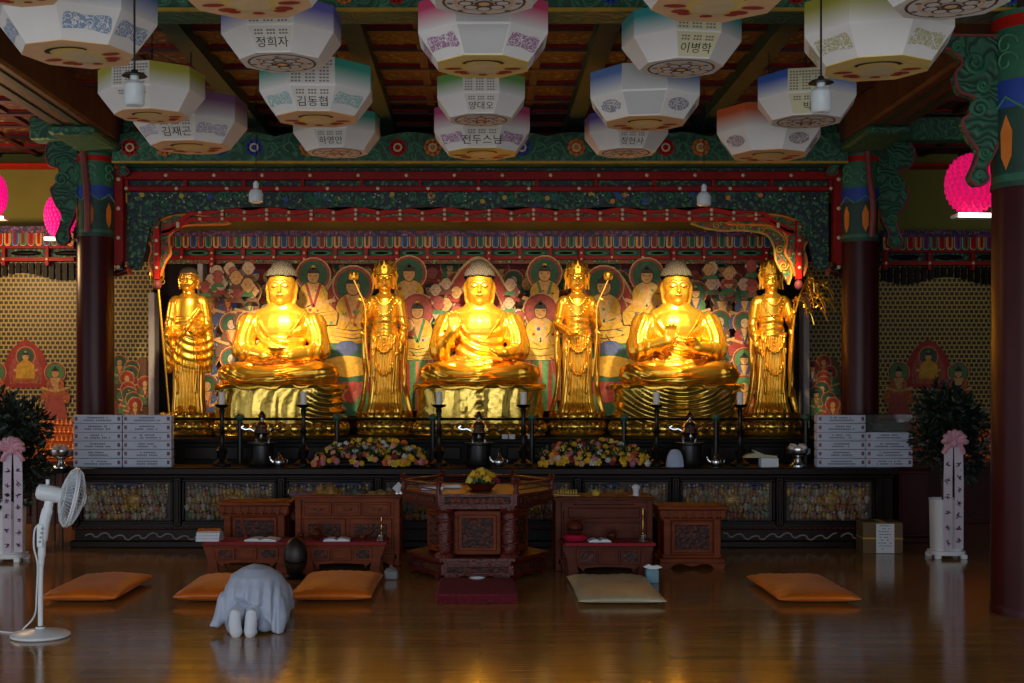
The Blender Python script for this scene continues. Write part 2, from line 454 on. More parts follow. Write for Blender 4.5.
def pillar(name, label, loc, r, zpaint, ztop, brackets, strip=None):
    t = thing(name, label, 'pillar', loc)
    mb = MB(); mb.lathe([(r*1.03, 0), (r*1.03, .05), (r*1.01, .07)], seg=28); mb.build('base_stone', M['maroon'], t)
    mb = MB(); mb.lathe([(r*1.01, .065), (r, 1), (r*.98, zpaint)], seg=32); mb.build('shaft', M['maroon'], t)
    mb = MB()
    H = ztop - zpaint; rr = r*.99
    n = 40
    for (a, b, m_) in ((0, .06, 'green'), (.06, .44, 'dkgreen'), (.44, .6, 'blue'), (.6, .9, 'green'), (.9, .97, 'redbright'), (.97, 1, 'green')):
        idx = ['ochre','dkgreen','blue','green','redbright','orange','ltgreen','cream'].index(m_)
        mb.lathe([(rr, zpaint+a*H), (rr, zpaint+b*H)], seg=n, mat=idx, caps=False)
    for k in range(6):
        a = -pi/2 + k*pi/3
        def onp(da, z, e=.006): return ((rr+e)*cos(a+da), (rr+e)*sin(a+da), zpaint + z*H)
        mb.add([onp(0, .08), onp(.16, .16), onp(.18, .3), onp(0, .4), onp(-.18, .3), onp(-.16, .16)], [(0,1,2,3,4,5)], 5)
        for zc in (.7, .8):
            pts = [onp(.34*cos(q*.5)*(1-q*.06), zc + .07*sin(q*.5)*(1-q*.06), .01) for q in range(14)]
            mb.tube(pts, .01, 5, 6)
        mb.tube([onp(-.5, .42, .01), onp(0, .5, .01), onp(.5, .42, .01)], .010, 5, 6)
    mb.lathe([(rr*1.03, zpaint-.02), (rr*1.03, zpaint+.02)], seg=n, mat=1)
    mb.build('painted_collar', [M[q] for q in ('ochre','dkgreen','blue','green','redbright','orange','ltgreen','cream')], t)
    for (d, z0, z1, w) in brackets:
        b = bracket('wing_bracket', t, d, z0, z1, w, -.06); b.location.x = d*r*.9
    if strip:
        mb = MB(); mb.tube(smooth_path([(strip, -r-.02, zpaint+.02), (strip+.01, -r-.06, zpaint+.35*H), (strip-.03, -r-.03, zpaint+.8*H), (strip-.07, -r-.09, ztop+.28)], 5), .036, 8)
        mb.build('carved_tongue', M['brkred'], t)
    return t
YP = 14.85
pillar('temple_pillar', 'glossy maroon pillar rising behind the left stacks of white boxes', (PX(95.5, YP), YP, 0), .212, PZ(236, YP), 4.42,
       [(-1, PZ(243, YP), PZ(118, YP), .5), (1, PZ(175, YP), PZ(118, YP), .42)], -.02)
pillar('temple_pillar', 'glossy maroon pillar rising behind the right stacks of white boxes', (PX(860, YP), YP, 0), .212, PZ(241, YP), 4.42,
       [(1, PZ(247, YP), PZ(118, YP), .58), (-1, PZ(175, YP), PZ(118, YP), .42)], .06)
YF = 9.75
pillar('temple_pillar', 'thick maroon pillar cut by the right edge of the picture', (4.2, YF, 0), .29, PZ(181, YF-.29), 4.55,
       [(-1, PZ(184, YF), PZ(38, YF), .46)])
# ================================================================ side back screens with tiny niches
def figure2d(mb, x, z, s, y, mi, robe, halo, seed, seated=True, bald=None):
    """a painted holy figure: halo, robe, face, hair (thin pigment layers)"""
    r = random.Random(seed*31+7); e = .00022
    bald = r.random() < .45 if bald is None else bald
    mb.disc(x, z+.52*s, y, .37*s, mi['cream'], 18); mb.disc(x, z+.52*s, y-e, .345*s, mi['redp' if halo != 'redp' else 'orangep'], 18); mb.disc(x, z+.52*s, y-2*e, .30*s, mi[halo], 16)
    body = [(-.46,-.5),(-.5,-.25),(-.3,-.05),(-.3,.15),(-.22,.3),(-.07,.38),(.07,.38),(.22,.3),(.3,.15),(.3,-.05),(.5,-.25),(.46,-.5)]
    P = sm2(body, 2)
    mb.flat([(x+a*s*1.04, z+b*s*1.02) for a, b in P], y-3*e, mi['black']); mb.flat([(x+a*s, z+b*s) for a, b in P], y-4*e, mi[robe])
    mb.flat([(x+a*s, z+b*s) for a, b in ((-.13,.34),(-.03,-.1),(.1,-.05),(.13,.34))], y-5*e, mi['skin'])
    trim = r.choice(['cream','orangep','green','bluep','redp'])
    for q in (-1, 1):
        mb.flat([(x+q*.12*s, z+.35*s), (x+q*.17*s, z+.33*s), (x+q*.03*s, z-.16*s), (x-q*.02*s, z-.12*s)], y-6*e, mi[trim])
        mb.flat([(x+q*.44*s, z+.05*s), (x+q*.47*s, z-.02*s), (x+q*.06*s, z-.14*s), (x+q*.06*s, z-.06*s)], y-6*e, mi['skin'])
    for k in range(4):
        q = -.24-.07*k
        mb.flat([(x-.46*s, z+(q+.03)*s), (x, z+(q-.05)*s), (x+.46*s, z+(q+.03)*s), (x, z+(q-.03)*s)], y-6*e, mi[trim if k % 2 else 'black'])
    for k in range(16):     # jewels, sashes and stripes on the robe
        a_ = r.uniform(-.4, .4); b_ = r.uniform(-.48, .22)
        if abs(a_) > .28 and b_ > -.1: continue
        if k % 2: mb.disc(x+a_*s, z+b_*s, y-6.5*e, r.uniform(.018, .04)*s, mi[r.choice(['cream','redp','goldp','bluep','green'])], 7)
        else:
            dx_, dz_ = r.uniform(.03, .1)*s, r.uniform(-.12, .12)*s
            mb.flat([(x+a_*s-dx_, z+b_*s-dz_), (x+a_*s, z+b_*s-.02*s), (x+a_*s+dx_, z+b_*s+dz_), (x+a_*s, z+b_*s+.02*s)], y-6.3*e, mi[r.choice(['cream','redp','black','green','orangep','dkgreen'])])
    sk = r.choice(['skin','pale','pale']) if bald else 'skin'
    mb.disc(x, z+.5*s, y-7*e, .135*s, mi['black'], 14, 1.2); mb.disc(x, z+.5*s, y-8*e, .12*s, mi[sk], 14, 1.22)
    if not bald:
        mb.flat([(x+.13*s*cos(a), z+.555*s+.12*s*sin(a)) for a in [pi*k/8 for k in range(9)]], y-9*e, mi['hair'])
        mb.disc(x, z+.68*s, y-9*e, .045*s, mi[r.choice(['hair','goldp'])], 8)
    for q in (-1, 1):
        mb.flat([(x+q*.02*s, z+.51*s), (x+q*.085*s, z+.525*s), (x+q*.085*s, z+.505*s)], y-9*e, mi['black'])
    mb.flat([(x-.035*s, z+.43*s), (x+.035*s, z+.43*s), (x, z+.415*s)], y-9*e, mi['redp'])
PIG = dict(skin='b58850', hair='2a241f', cream='a08c5e', redp='86241a', dkgreen='1f4a33', green='3c6b42', brown='5c3a26', goldp='b08620', bluep='36436e', pale='ad9078', black='1c1512', orangep='9a4e24', rose='8e4038')
PM = {k: mat('pigment_' + k, v, .7, var=.25, scale=25) for k, v in PIG.items()}
PK = list(PIG); PI_ = {k: i for i, k in enumerate(PK)}; PML = [PM[k] for k in PK]
YB = 17.2
def side_screen(label, x0, x1, fx, ztop, zbot, side):
    t = thing('wall_niche_screen', label, 'screen', ((x0+x1)/2, YB, zbot))  # a panel of the back wall, nothing suspends it
    cx = (x0+x1)/2
    mb = MB(); mb.box(x0-cx, x1-cx, 0, .1, 0, ztop-zbot); mb.build('lattice_panel', M['lattice'], t)
    # painted triad near the bottom
    if fx is not None:
        mb = MB(); x = fx-cx; y = -.012
        mand = [(-.62,0),(-.66,.5),(-.5,.95),(-.3,1.2),(0,1.38),(.3,1.2),(.5,.95),(.66,.5),(.62,0)]
        q_ = .47; zt_ = PZ(388, YB)-zbot
        mb.prism([(x+a*q_, zt_+b*q_) for a, b in sm2(mand, 4)], y, y+.03, PI_['redp'])
        mb.prism([(x+a*q_*.72, zt_+.05+b*q_*.74) for a, b in sm2(mand, 4)], y-.002, y+.02, PI_['rose'])
        figure2d(mb, x, zt_+.24, .36, y-.004, PI_, 'orangep', 'dkgreen', 3, True, False)
        mb.flat([(x+a*.13, zt_+.13+b*.26) for a, b in ((-1,0),(-.9,.7),(0,1),(.9,.7),(1,0))], y-.009, PI_['goldp'])
        for q in (-1, 1):
            figure2d(mb, x+q*.4, zt_+.0, .4, y-.012, PI_, 'orangep', 'green', 5, True, False)
            mb.flat([(x+q*.4+a, zt_+b) for a, b in ((-.13,-.55),(-.17,-.4),(-.1,-.1),(.1,-.1),(.17,-.4),(.13,-.55))], y-.016, PI_['rose'])
        mb.build('painted_triad', PML, t)
    mb = MB()
    w = x1-x0; H = ztop-zbot
    # dark swag, rails and drop posts
    for k in range(int(w/.09)):
        xx = -w/2 + .05 + k*.09
        mb.box(xx-.03, xx+.03, -.06, 0, H-.16-.05*sin(k*.5)-.04, H-.02, 1)
    mb.build('carved_swag', [M['red'], M['black']], t)
    tb = MB()
    tb.box(-w/2, w/2, -.14, -.04, H, H+.05, 0); tb.box(-w/2, w/2, -.14, -.04, H+.17, H+.2, 0)
    x = -w/2+.05
    while x < w/2-.2:
        tb.ell((x+.27, -.08, H+.11), (.2,.03,.035), 1, 12, 6); tb.box(x-.02, x+.02, -.15, -.04, H-.06, H+.2, 0); tb.ell((x,-.15,H+.025), .02, 2, 8, 6); x += .58
    tb.box(-w/2, w/2, -.05, 0, H+.02, H+.38, 3); tb.build('rail', [M['red'], M['black'], M['cream'], M['scrollfine']], t)
    tb = MB(); x = -w/2+.06; k = 0
    while x < w/2-.04:
        c = (4, 5, 6, 7)[k % 4]
        tongue(tb, x, H+.2, -.14, .088, .17, c); x += .105; k += 1
    tb.box(-w/2, w/2, -.13, -.05, H+.2, H+.37, 2); tb.box(-w/2, w/2, -.18, -.05, H+.37, H+.46, 3)
    tb.build('tongue_frieze', [M['red'], M['cream'], M['dkgreen'], M['scrollblue'], M['orange'], M['blue'], M['green'], M['redbright']], t)
    return t
def tongue(mb, x, z, y, w, h, c, rim=1):
    def U(s, dz=0):
        return [(x-w/2*s, z+h)] + [(x - w/2*s*cos(pi*k/8), z + w/2 + dz - w/2*s*sin(pi*k/8)) for k in range(9)] + [(x+w/2*s, z+h)]
    mb.prism(U(1), y, y+.02, rim); mb.prism(U(.86), y-.008, y+.01, c); mb.prism(U(.36), y-.014, y, 0)
zt, zb = PZ(272, YB), PZ(430, YB)
side_screen('gilt lattice screen with painted seated figure, behind the left pillar and bush', -9.3, PX(77, YB), PX(26, YB), PZ(262, YB), zb, -1)
side_screen('dim gilt lattice screen with painted seated figure, behind the right bush', PX(879, YB), 9.3, PX(928, YB), PZ(266, YB), zb, 1)
# ================================================================ big altar painting
YPT = 17.0
def big_painting():
    x0, x1 = PX(207, YPT), PX(747, YPT); z0, z1 = PZ(428, YPT), PZ(262, YPT)
    t = thing('altar_painting', 'long painted assembly of haloed figures hung behind the golden statues', 'painting', ((x0+x1)/2, YPT, z0))
    w = x1-x0; H = z1-z0; cx = (x0+x1)/2
    r = random.Random(11)
    mb = MB(); mb.box(-w/2, w/2, 0, .05, 0, H, PI_['black'])
    mb.box(-w/2, w/2, -.006, 0, 0, H, PI_['redp'])
    y = -.012
    LX = lambda px: PX(px, YPT) - cx
    LZ = lambda py: PZ(py, YPT) - z0
    for k in range(150):
        mb.disc(r.uniform(-w/2+.12, w/2-.12), r.uniform(.08, H-.12), y - k*.00004, r.uniform(.06, .13), PI_[r.choice(['dkgreen','brown','redp','black','bluep','rose','green','dkgreen'])], 9, .8)
    y -= .007
    # crowds of disciples: rows of pale heads
    for row, zz in enumerate((2.02, 1.84, 1.66, 1.48, 1.3, 1.12, .94, .76, .58, .4)):
        n = 38
        for k in range(n):
            x = -w/2 + .14 + (w-.28)*(k + .5*(row % 2))/n + r.uniform(-.05, .05)
            if abs(x) > w/2-.16: continue
            z = zz + r.uniform(-.05, .05); y -= .00006
            s = r.uniform(.3, .4)
            if k % 4 == 1:
                y -= .0021; figure2d(mb, x, z-.1, s, y, PI_, r.choice(['redp','green','brown','bluep','orangep','rose']), r.choice(['dkgreen','green','dkgreen','redp']), k*7+row)
            else:
                y -= .0012; e = .0002
                mb.flat([(x+a*s*.62, z+b*s*.55-.02) for a, b in sm2([(-.5,-.7),(-.45,-.2),(0,.05),(.45,-.2),(.5,-.7)], 2)], y, PI_[r.choice(['brown','redp','dkgreen','orangep','bluep','green'])])
                mb.disc(x, z+.02, y-e, .225*s, PI_['black'], 12, 1.2); mb.disc(x, z+.02, y-2*e, .205*s, PI_[r.choice(['pale','skin','rose','pale'])], 12, 1.2)
                if r.random() < .4: mb.flat([(x+.215*s*cos(a), z+.05+.19*s*sin(a)) for a in [pi*q/8 for q in range(9)]], y-3*e, PI_[r.choice(['hair','bluep','redp'])])
                for q in (-1, 1): mb.flat([(x+q*.015, z+.025), (x+q*.042, z+.034), (x+q*.042, z+.018)], y-4*e, PI_['black'])
                mb.flat([(x-.02, z-.025), (x+.02, z-.025), (x, z-.034)], y-4*e, PI_['redp'])
    # the larger icons between the statues
    def mandorla(px, top, bot, wpx, c1, c2):
        nonlocal y
        y -= .0004
        sh = [(-.5,0),(-.52,.3),(-.44,.62),(-.25,.88),(0,1),(.25,.88),(.44,.62),(.52,.3),(.5,0)]
        W = wpx*YPT/F; h = LZ(top)-LZ(bot)
        for f, c in ((1.06,'cream'),(1.02,c1),(.84,'cream'),(.81,c2),(.62,'cream'),(.6,'dkgreen')):
            mb.flat([(LX(px)+a*W*f, LZ(bot)+b*h*(f*.5+.5)) for a, b in sm2(sh, 4)], y, PI_[c]); y -= .0003
    def sitter(px, py, s, robe='goldp', halo='green', bald=False):
        nonlocal y
        y -= .0004; figure2d(mb, LX(px), LZ(py), s, y, PI_, robe, halo, int(px), True, bald); y -= .0024
    # guardians in two wings
    for px in (218, 238, 258, 300, 690, 712, 733):
        for py in (312, 343, 374, 404):
            sitter(px + r.uniform(-3, 3), py + r.uniform(-4, 4), .42, r.choice(['redp','orangep','bluep','green','brown']), r.choice(['dkgreen','green','dkgreen']), r.random() < .5)
    for px in (352, 605):
        mandorla(px, 276, 415, 66, 'redp', 'redp')
        sitter(px + (6 if px < 400 else -6), 318, .72, 'goldp', 'dkgreen')
        mb.flat([(LX(px)+a*.42, LZ(372)+b*.2) for a, b in sm2([(-1,0),(-.8,.6),(0,1),(.8,.6),(1,0),(0,-.4)], 3)], y, PI_['goldp']); y -= .0003
        mb.flat([(LX(px)+a*.15, LZ(352)+b*.14) for a, b in sm2([(-1,0),(-.6,.8),(.6,.8),(1,0),(0,-.5)], 3)], y, PI_['bluep']); y -= .0003
        for k in range(9):     # lotus seat
            mb.disc(LX(px)-.4+.1*k, LZ(388), y-.0001*k, .085, PI_['redp' if k % 2 else 'rose'], 10); mb.disc(LX(px)-.35+.1*k, LZ(396), y-.001-.0001*k, .085, PI_['rose' if k % 2 else 'redp'], 10)
        y -= .003
        for q in (-1, 1): mb.flat([(LX(px+q*20)+a*.16, LZ(415)+b*.3) for a, b in sm2([(-1,0),(-.9,.7),(0,1),(.9,.7),(1,0)], 3)], y, PI_['green'])
        y -= .0004
    mandorla(478, 266, 420, 84, 'redp', 'redp')
    for px, py in ((320,302),(412,300),(542,300),(640,302)): sitter(px, py+2, .62, 'goldp', 'dkgreen')
    for px in (420, 538):
        mandorla(px, 308, 400, 36, 'redp', 'rose'); sitter(px, 338, .62, 'goldp', 'rose')
        mb.flat([(LX(px)+a*.2, LZ(410)+b*.85) for a, b in ((-1.1,0),(-.9,.5),(-.5,.75),(.5,.75),(.9,.5),(1.1,0))], y, PI_['green']); y -= .0003
        for q in (-1, 0, 1): mb.flat([(LX(px)+q*.12+a*.03, LZ(410)+b*.7) for a, b in ((-1,0),(-.6,.9),(.6,.9),(1,0))], y, PI_['redp' if q else 'orangep'])
        y -= .0004
    for (pa, pb, ya, yb_, n) in ((436, 458, 286, 330, 9), (499, 522, 286, 330, 9), (214, 262, 270, 300, 16), (698, 742, 270, 300, 16), (400, 412, 320, 345, 4), (556, 566, 320, 345, 4), (290, 310, 320, 345, 5), (655, 668, 320, 345, 4)):
        for k in range(n):
            x = LX(r.uniform(pa, pb)); z = LZ(r.uniform(ya, yb_)); y -= .0011; e = .0002; q = r.uniform(.062, .078)
            mb.disc(x, z, y, q*1.1, PI_['black'], 12, 1.2); mb.disc(x, z, y-e, q, PI_[r.choice(['pale','skin','pale','rose'])], 12, 1.2)
            for w_ in (-1, 1):
                mb.flat([(x+w_*.012, z+.004), (x+w_*.04, z+.012), (x+w_*.04, z+.002)], y-2*e, PI_['black']); mb.disc(x+w_*q, z, y-2*e, .014, PI_['pale'], 6, 1.6)
            mb.flat([(x-.018, z-.04), (x+.018, z-.04), (x, z-.048)], y-2*e, PI_['redp']); mb.flat([(x-.05, z-q*1.15), (x+.05, z-q*1.15), (x+.09, z-q*1.9), (x-.09, z-q*1.9)], y-.0001, PI_[r.choice(['redp','green','brown','dkgreen'])])
    mb.build('painted_scene', PML, t)
    for q in (-1, 1):
        fb = MB(); xx = q*(w/2+.03); fb.box(xx-.035, xx+.035, -.28, .05, -.15, H+.08, 0, .006); fb.build('silk_border', M['paperband'], t)
M['paperband'] = mat('pale_silk_border', 'a9a3a4', .7, var=.08)
big_painting()
for (xa, xb, px_in, lab) in ((113, 153, 149, 'narrow gilt lattice panel beside the monk statue with staff'), (805, 842, 804, 'narrow gilt lattice panel beside the statue with leafy branch')):
    t = thing('wall_niche_screen', lab, 'screen', (PX((xa+xb)/2, YPT), YPT, PZ(420, YPT)))  # narrow back-wall panel too, not suspended
    w = PX(xb, YPT)-PX(xa, YPT); H = PZ(262, YPT)-PZ(420, YPT)
    mb = MB(); mb.box(-w/2, w/2, 0, .08, 0, H); mb.build('lattice_panel', M['lattice'], t)
    mb = MB(); y = -.01; r = random.Random(xa)
    mb.flat([(a*w*.5, b) for a, b in sm2([(-.95,.0),(-.95,.6),(-.5,.8),(0,.72),(.5,.85),(.95,.6),(.95,.0)], 3)], y, PI_['brown'])
    for k in range(9):
        figure2d(mb, r.uniform(-.7,.7)*w/2, .62-.07*k, .28, y-.004-.003*k, PI_, r.choice(['redp','rose','green','brown']), r.choice(['dkgreen','redp']), k)
    mb.build('painted_guardians', PML, t)
    s = -1 if xa > 400 else 1
    mb = MB(); mb.box(s*(w/2+.03)-.04, s*(w/2+.03)+.04, -.2, .05, -.1, H*.8, 0, .006); mb.build('silk_border', M['paperband'], t)
# dark recess wall behind the statues
mb = MB(); mb.box(PX(118, 17.2), PX(842, 17.2), 17.14, 17.3, 0, 4.2); struct(mb.build('wall_recess', M['dkwood']))
# ================================================================ carved canopy over the statues
def canopy():
    Y = 14.95
    t = thing('altar_canopy', 'red and green carved wooden canopy framing the row of golden statues', 'canopy', (PX(478, Y), Y, 0))
    ox = PX(478, Y)
    lx = lambda px, yy=Y: PX(px, yy) - ox
    lz = lambda py, yy=Y: PZ(py, yy)
    # outer red rails and posts with studs
    def rail(x0, x1, py, h, dy=0, stud=.55, name='top_rail'):
        mb = MB(); z = lz(py); mb.box(x0, x1, dy-.05, dy+.05, z-h/2, z+h/2, 0, .008)
        n = int((x1-x0)/stud)
        for k in range(n+1): mb.ell((x0 + (x1-x0)*k/n, dy-.055, z), (.022,.012,.022), 1, 8, 5)
        mb.build(name, [M['red'], M['cream']], t)
    rail(lx(119), lx(838), 176, .1); rail(lx(127), lx(830), 189, .06, .01)
    for q, px in ((-1, 120), (1, 837)):
        mb = MB(); x = lx(px); mb.box(x-.055, x+.055, -.07, .05, lz(266), lz(170), 0, .008)
        for k in range(4): mb.ell((x, -.075, lz(176)-.05-k*.34), (.024,.012,.024), 1, 8, 5)
        mb.build('frame_post', [M['red'], M['cream']], t)
    mb = MB(); mb.box(lx(119), lx(838), .03, .07, lz(192), lz(162), 0); mb.box(lx(119), lx(838), -.01, .03, lz(167), lz(163), 1)
    for k in range(13):
        x = lx(127)+(lx(830)-lx(127))*k/12; mb.box(x-.02, x+.02, -.03, .04, lz(189), lz(176), 2)
    mb.build('upper_board', [M['scrollfine'], M['green'], M['red']], t)
    # carved green apron with arched lower edge
    top = lz(190)
    arch = [(127, 268), (140, 268), (147, 240), (152, 224), (168, 214), (190, 211), (215, 209.5)]
    low = [(lx(a), lz(b)) for a, b in sm2(arch, 4)]
    mid = []
    for k in range(1, 60):
        px = 215 + (743-215)*k/60; mid.append((lx(px), lz(209.5 - 3*abs(sin(pi*k/10)))))
    lowr = [(-x, z) for x, z in low[::-1]]
    poly = [(lx(127), top)] + low + mid + lowr + [(-lx(127), top)]
    mb = MB(); mb.prism(poly, .02, .07, 0)
    r = random.Random(5)
    for k in range(64):
        px = r.uniform(135, 822); py = r.uniform(193, 201)
        if px < 165 or px > 792: py = r.uniform(195, 235)
        spiral(mb, lx(px), lz(py), .012, r.uniform(.04, .065), 1, 1.4, r.choice([-1, 1]), .012, r.uniform(0, 6))
    for k in range(26): mb.disc(lx(r.uniform(135, 822)), lz(r.uniform(194, 202)), .008, .03, r.choice([3, 4, 2]), 8)
    for k in range(60): mb.ell((lx(r.uniform(135, 822)), .01, lz(r.uniform(193, 203))), .011, 5, 6, 4)
    mb.build('carved_apron', [M['scrollfine'], M['green'], M['ochre'], M['blue'], M['orange'], M['cream']], t)
    # inner wavy red rail with gilt studs
    Yi = .12
    mb = MB(); up = []; n = 90; x0, x1 = lx(160), -lx(160)
    def upz(px):
        e = min(1, max(0, (px-160)/38)) * min(1, max(0, (796-px)/38)); e = e*e*(3-2*e)
        return lz(228 - 18*e - 3.5*abs(sin((px-160)/44*pi/1.0))*e)
    def dnz(px):
        e = min(1, max(0, (px-160)/34)) * min(1, max(0, (796-px)/34)); e = e*e*(3-2*e)
        return lz(234 - 14*e)
    pxs = [160 + (796-160)*k/n for k in range(n+1)]
    U = [(lx(p), upz(p)) for p in pxs]; D = [(lx(p), dnz(p)) for p in pxs]
    mb.prism(U + D[::-1], Yi+.02, Yi+.06, 1)
    mb.prism(U + [(x, z-.055) for x, z in U[::-1]], Yi-.03, Yi+.03, 0); mb.prism([(x, z+.05) for x, z in D] + D[::-1], Yi-.03, Yi+.03, 0)
    for k in range(28):
        p = 176 + (780-176)*k/27; a, b = upz(p), dnz(p)
        if k % 2 == 0: mb.box(lx(p)-.022, lx(p)+.022, Yi-.035, Yi+.02, b, a, 0)
        mb.ell((lx(p), Yi-.04, b+.025), (.021,.012,.021), 2, 8, 5); mb.ell((lx(p), Yi-.04, a-.028), (.021,.012,.021), 2, 8, 5)
        if k % 2 == 0: mb.ell((lx(p), Yi-.04, (a+b)/2), (.021,.012,.021), 2, 8, 5)
    mb.build('wavy_rail', [M['redbright'], M['scrollgold'], M['cream']], t)
    # corner drop posts and hanging fretwork
    for s in (-1, 1):
        def mx(px): return s*abs(lx(px))
        mb = MB(); x = mx(155); mb.box(x-.035, x+.035, Yi-.05, Yi+.03, lz(279), lz(212), 0, .008)
        for k in range(4): mb.ell((x, Yi-.055, lz(226)-k*.16), (.02,.012,.02), 1, 8, 5)
        mb.ell((x, Yi-.01, lz(284)), (.05,.05,.06), 2, 12, 8); mb.build('drop_post', [M['redbright'], M['cream'], M['brkred']], t)
        fret = [(150, 275), (146, 262), (149, 246), (143, 236), (150, 224), (165, 216), (185, 213), (205, 215), (228, 222), (205, 223), (185, 224), (172, 228), (166, 238), (168, 252), (162, 262), (158, 275)]
        mb = MB(); o = [(mx(a), lz(b)) for a, b in sm2(fret, 3)]
        mb.prism(o, Yi+.02, Yi+.09, 0); mb.tube([(x, Yi+.015, z) for x, z in o], .016, 5, 1)
        for a, b, q in ((157, 232, 1), (153, 248, -1), (156, 262, 1), (172, 219, -1), (190, 217, 1), (208, 218, -1)):
            spiral(mb, mx(a), lz(b), Yi+.008, .06, 2, 1.5, q*s, .012)
        mb.build('corner_fretwork', [M['scrollgold'], M['orange'], M['green']], t)
        fr2 = [(163, 283), (160, 272), (163, 258), (168, 246), (166, 238), (180, 226), (215, 221), (250, 219), (262, 221), (235, 228), (210, 228), (186, 232), (178, 244), (176, 258), (170, 270)]
        mb = MB(); o = [(mx(a), lz(b)) for a, b in sm2(fr2, 3)] if s > 0 else None
        if o:
            mb.prism(o, Yi+.1, Yi+.16, 0); mb.tube([(x, Yi+.095, z) for x, z in o], .014, 5, 1)
            for a, b, q in ((190, 227, 1), (212, 224, -1), (236, 223, 1), (172, 248, 1), (168, 264, -1)):
                spiral(mb, mx(a), lz(b), Yi+.088, .055, 1, 1.5, q*s, .012)
            mb.build('corner_fretwork', [M['scrollgold'], M['ochre'], M['green']], t)
    # soffit and inner roof
    mb = MB(); zs = PZ(231, 16.66); mb.box(lx(124), lx(833), .2, 1.72, zs, zs+.05, 0); mb.build('soffit', M['olive'], t)
    return t
canopy()
# inner frieze of coloured tongues in front of the painting
def inner_frieze():
    Y = 16.75
    t = thing('tongue_frieze', 'long frieze of coloured tongues hung above the painting', 'frieze', (PX(478, Y), Y, PZ(275, Y)))
    zb = PZ(275, Y); lx = lambda px: PX(px, Y)-PX(478, Y); lz = lambda py: PZ(py, Y)-zb
    w = lx(788)*2
    tb = MB(); x = -w/2+.05; k = 0
    while x < w/2-.04:
        tongue(tb, x, lz(248.5), -.06, .082, .15, (5, 4, 2, 3)[k % 4], 1); x += .0985; k += 1
    tb.box(-w/2, w/2, -.05, .02, lz(248), lz(236), 0)
    tb.build('tongue_row', [M['dkgreen'], M['cream'], M['orange'], M['blue'], M['green'], M['redbright']], t)
    tb = MB(); tb.box(-w/2, w/2, -.12, .02, lz(237), lz(226), 0)
    tb.build('scroll_band', [M['scrollblue'], M['scrollgold']], t)
    tb = MB(); tb.box(-w/2, w/2, -.09, .02, lz(260), lz(256.5), 0); tb.box(-w/2, w/2, -.09, .02, lz(250), lz(248.7), 0)
    tb.box(-w/2, w/2, -.02, .02, lz(257), lz(250), 1); tb.box(-w/2, w/2, -.04, .02, lz(264), lz(260), 3)
    x = -w/2+.2; k = 0
    while x < w/2-.1:
        tb.box(x-.022, x+.022, -.1, .02, lz(259), lz(249), 0)
        tb.ell((x+.2, -.04, lz(253.5)), (.15,.03,.035), 4, 12, 6); tb.ell((x+.2,-.05,lz(253.5)), (.11,.03,.02), 2, 10, 6)
        tb.ell((x, -.1, lz(258)), .018, 5, 8, 5)
        if k % 3 == 1:
            tb.box(x-.035, x+.035, -.13, -.02, lz(268), lz(250), 0, .006); tb.ell((x, -.075, lz(270)), (.04,.04,.05), 5, 8, 6)
            for q in (254, 260, 265): tb.ell((x, -.135, lz(q)), .016, 5, 8, 5)
        x += .4; k += 1
    tb.build('lower_rail', [M['red'], M['dkgreen'], M['black'], M['scrollgold'], M['ltgreen'], M['cream']], t)
inner_frieze()
# spotlights clamped under the canopy ends
for px, lab in ((122, 'small white spotlight under the left end of the red canopy'), (835, 'small white spotlight under the right end of the red canopy')):
    s = 1 if px < 400 else -1
    t = thing('spotlight', lab, 'spotlight', (PX(px, 14.9), 14.9, PZ(272, 14.9)), s*R(70), group=None)
    mb = MB(); mb.lathe([(.03, -.1), (.045, -.06), (.05, .08), (.055, .1)], seg=16, M=Matrix.Rotation(R(80), 4, 'X')); mb.build('lamp_head', M['silver'], t)
    mb = MB(); mb.box(-.02, .02, -.02, .02, .03, .12); mb.build('clamp', M['iron'], t)
# ================================================================ altar tables
YA = 13.78
def relief_panel(t, x0, x1, z0, z1, y, seed):
    """carved assembly panel: a crowd of small gilt and coloured figures in relief"""
    r = random.Random(seed); mb = MB()
    mb.box(x0, x1, y, y+.03, z0, z1, 0)
    W = x1-x0; H = z1-z0
    for k in range(7): mb.ell((r.uniform(x0+.08, x1-.08), y, z1-r.uniform(.03, .09)), (r.uniform(.05,.12), .015, .03), 1, 10, 5)
    for row in range(4):
        n = int(W/.046)
        for k in range(n):
            x = x0 + .04 + (W-.08)*(k+.5*(row % 2))/n + r.uniform(-.012, .012); h = r.uniform(.11, .17)*(1-.08*row)
            z = z0 + .012 + (3-row)*H*.19 + r.uniform(-.01, .015)
            if z + h > z1 - .01: h = z1-.01-z
            c = r.choice([2, 2, 2, 2, 2, 4, 5, 6, 6, 3]) if abs(x-(x0+x1)/2) > W*.15 else r.choice([2, 3, 3, 5, 6])
            yy = y - .004 - .012*row
            mb.ell((x, yy, z+h*.36), (.025, .02, h*.38), c, 9, 6)
            mb.ell((x+r.uniform(-.008, .008), yy-.012, z+h*.84), (.0145, .015, .018), r.choice([2, 2, 6, 3]), 7, 5)
            for q in (-1, 1): mb.tube([(x+q*.02, yy-.008, z+h*.6), (x+q*.03, yy-.014, z+h*.4), (x+q*.006, yy-.022, z+h*.42)], .006, 5, c)
    cx = (x0+x1)/2 + r.uniform(-.1, .1)
    mb.ell((cx, y-.012, z0+H*.52), (.11, .025, .07), 3, 14, 8); mb.ell((cx, y-.02, z0+H*.76), (.03, .03, .035), 3, 10, 7)
    for k in range(5): mb.box(x1-.06, x1-.035, y-.012, y, z1-.05-k*.036, z1-.028-k*.036, 3)
    mb.build('relief_panel', [RP['ground'], RP['sky'], RP['stone'], RP['gilt'], RP['green'], RP['rust'], RP['pale']], t)
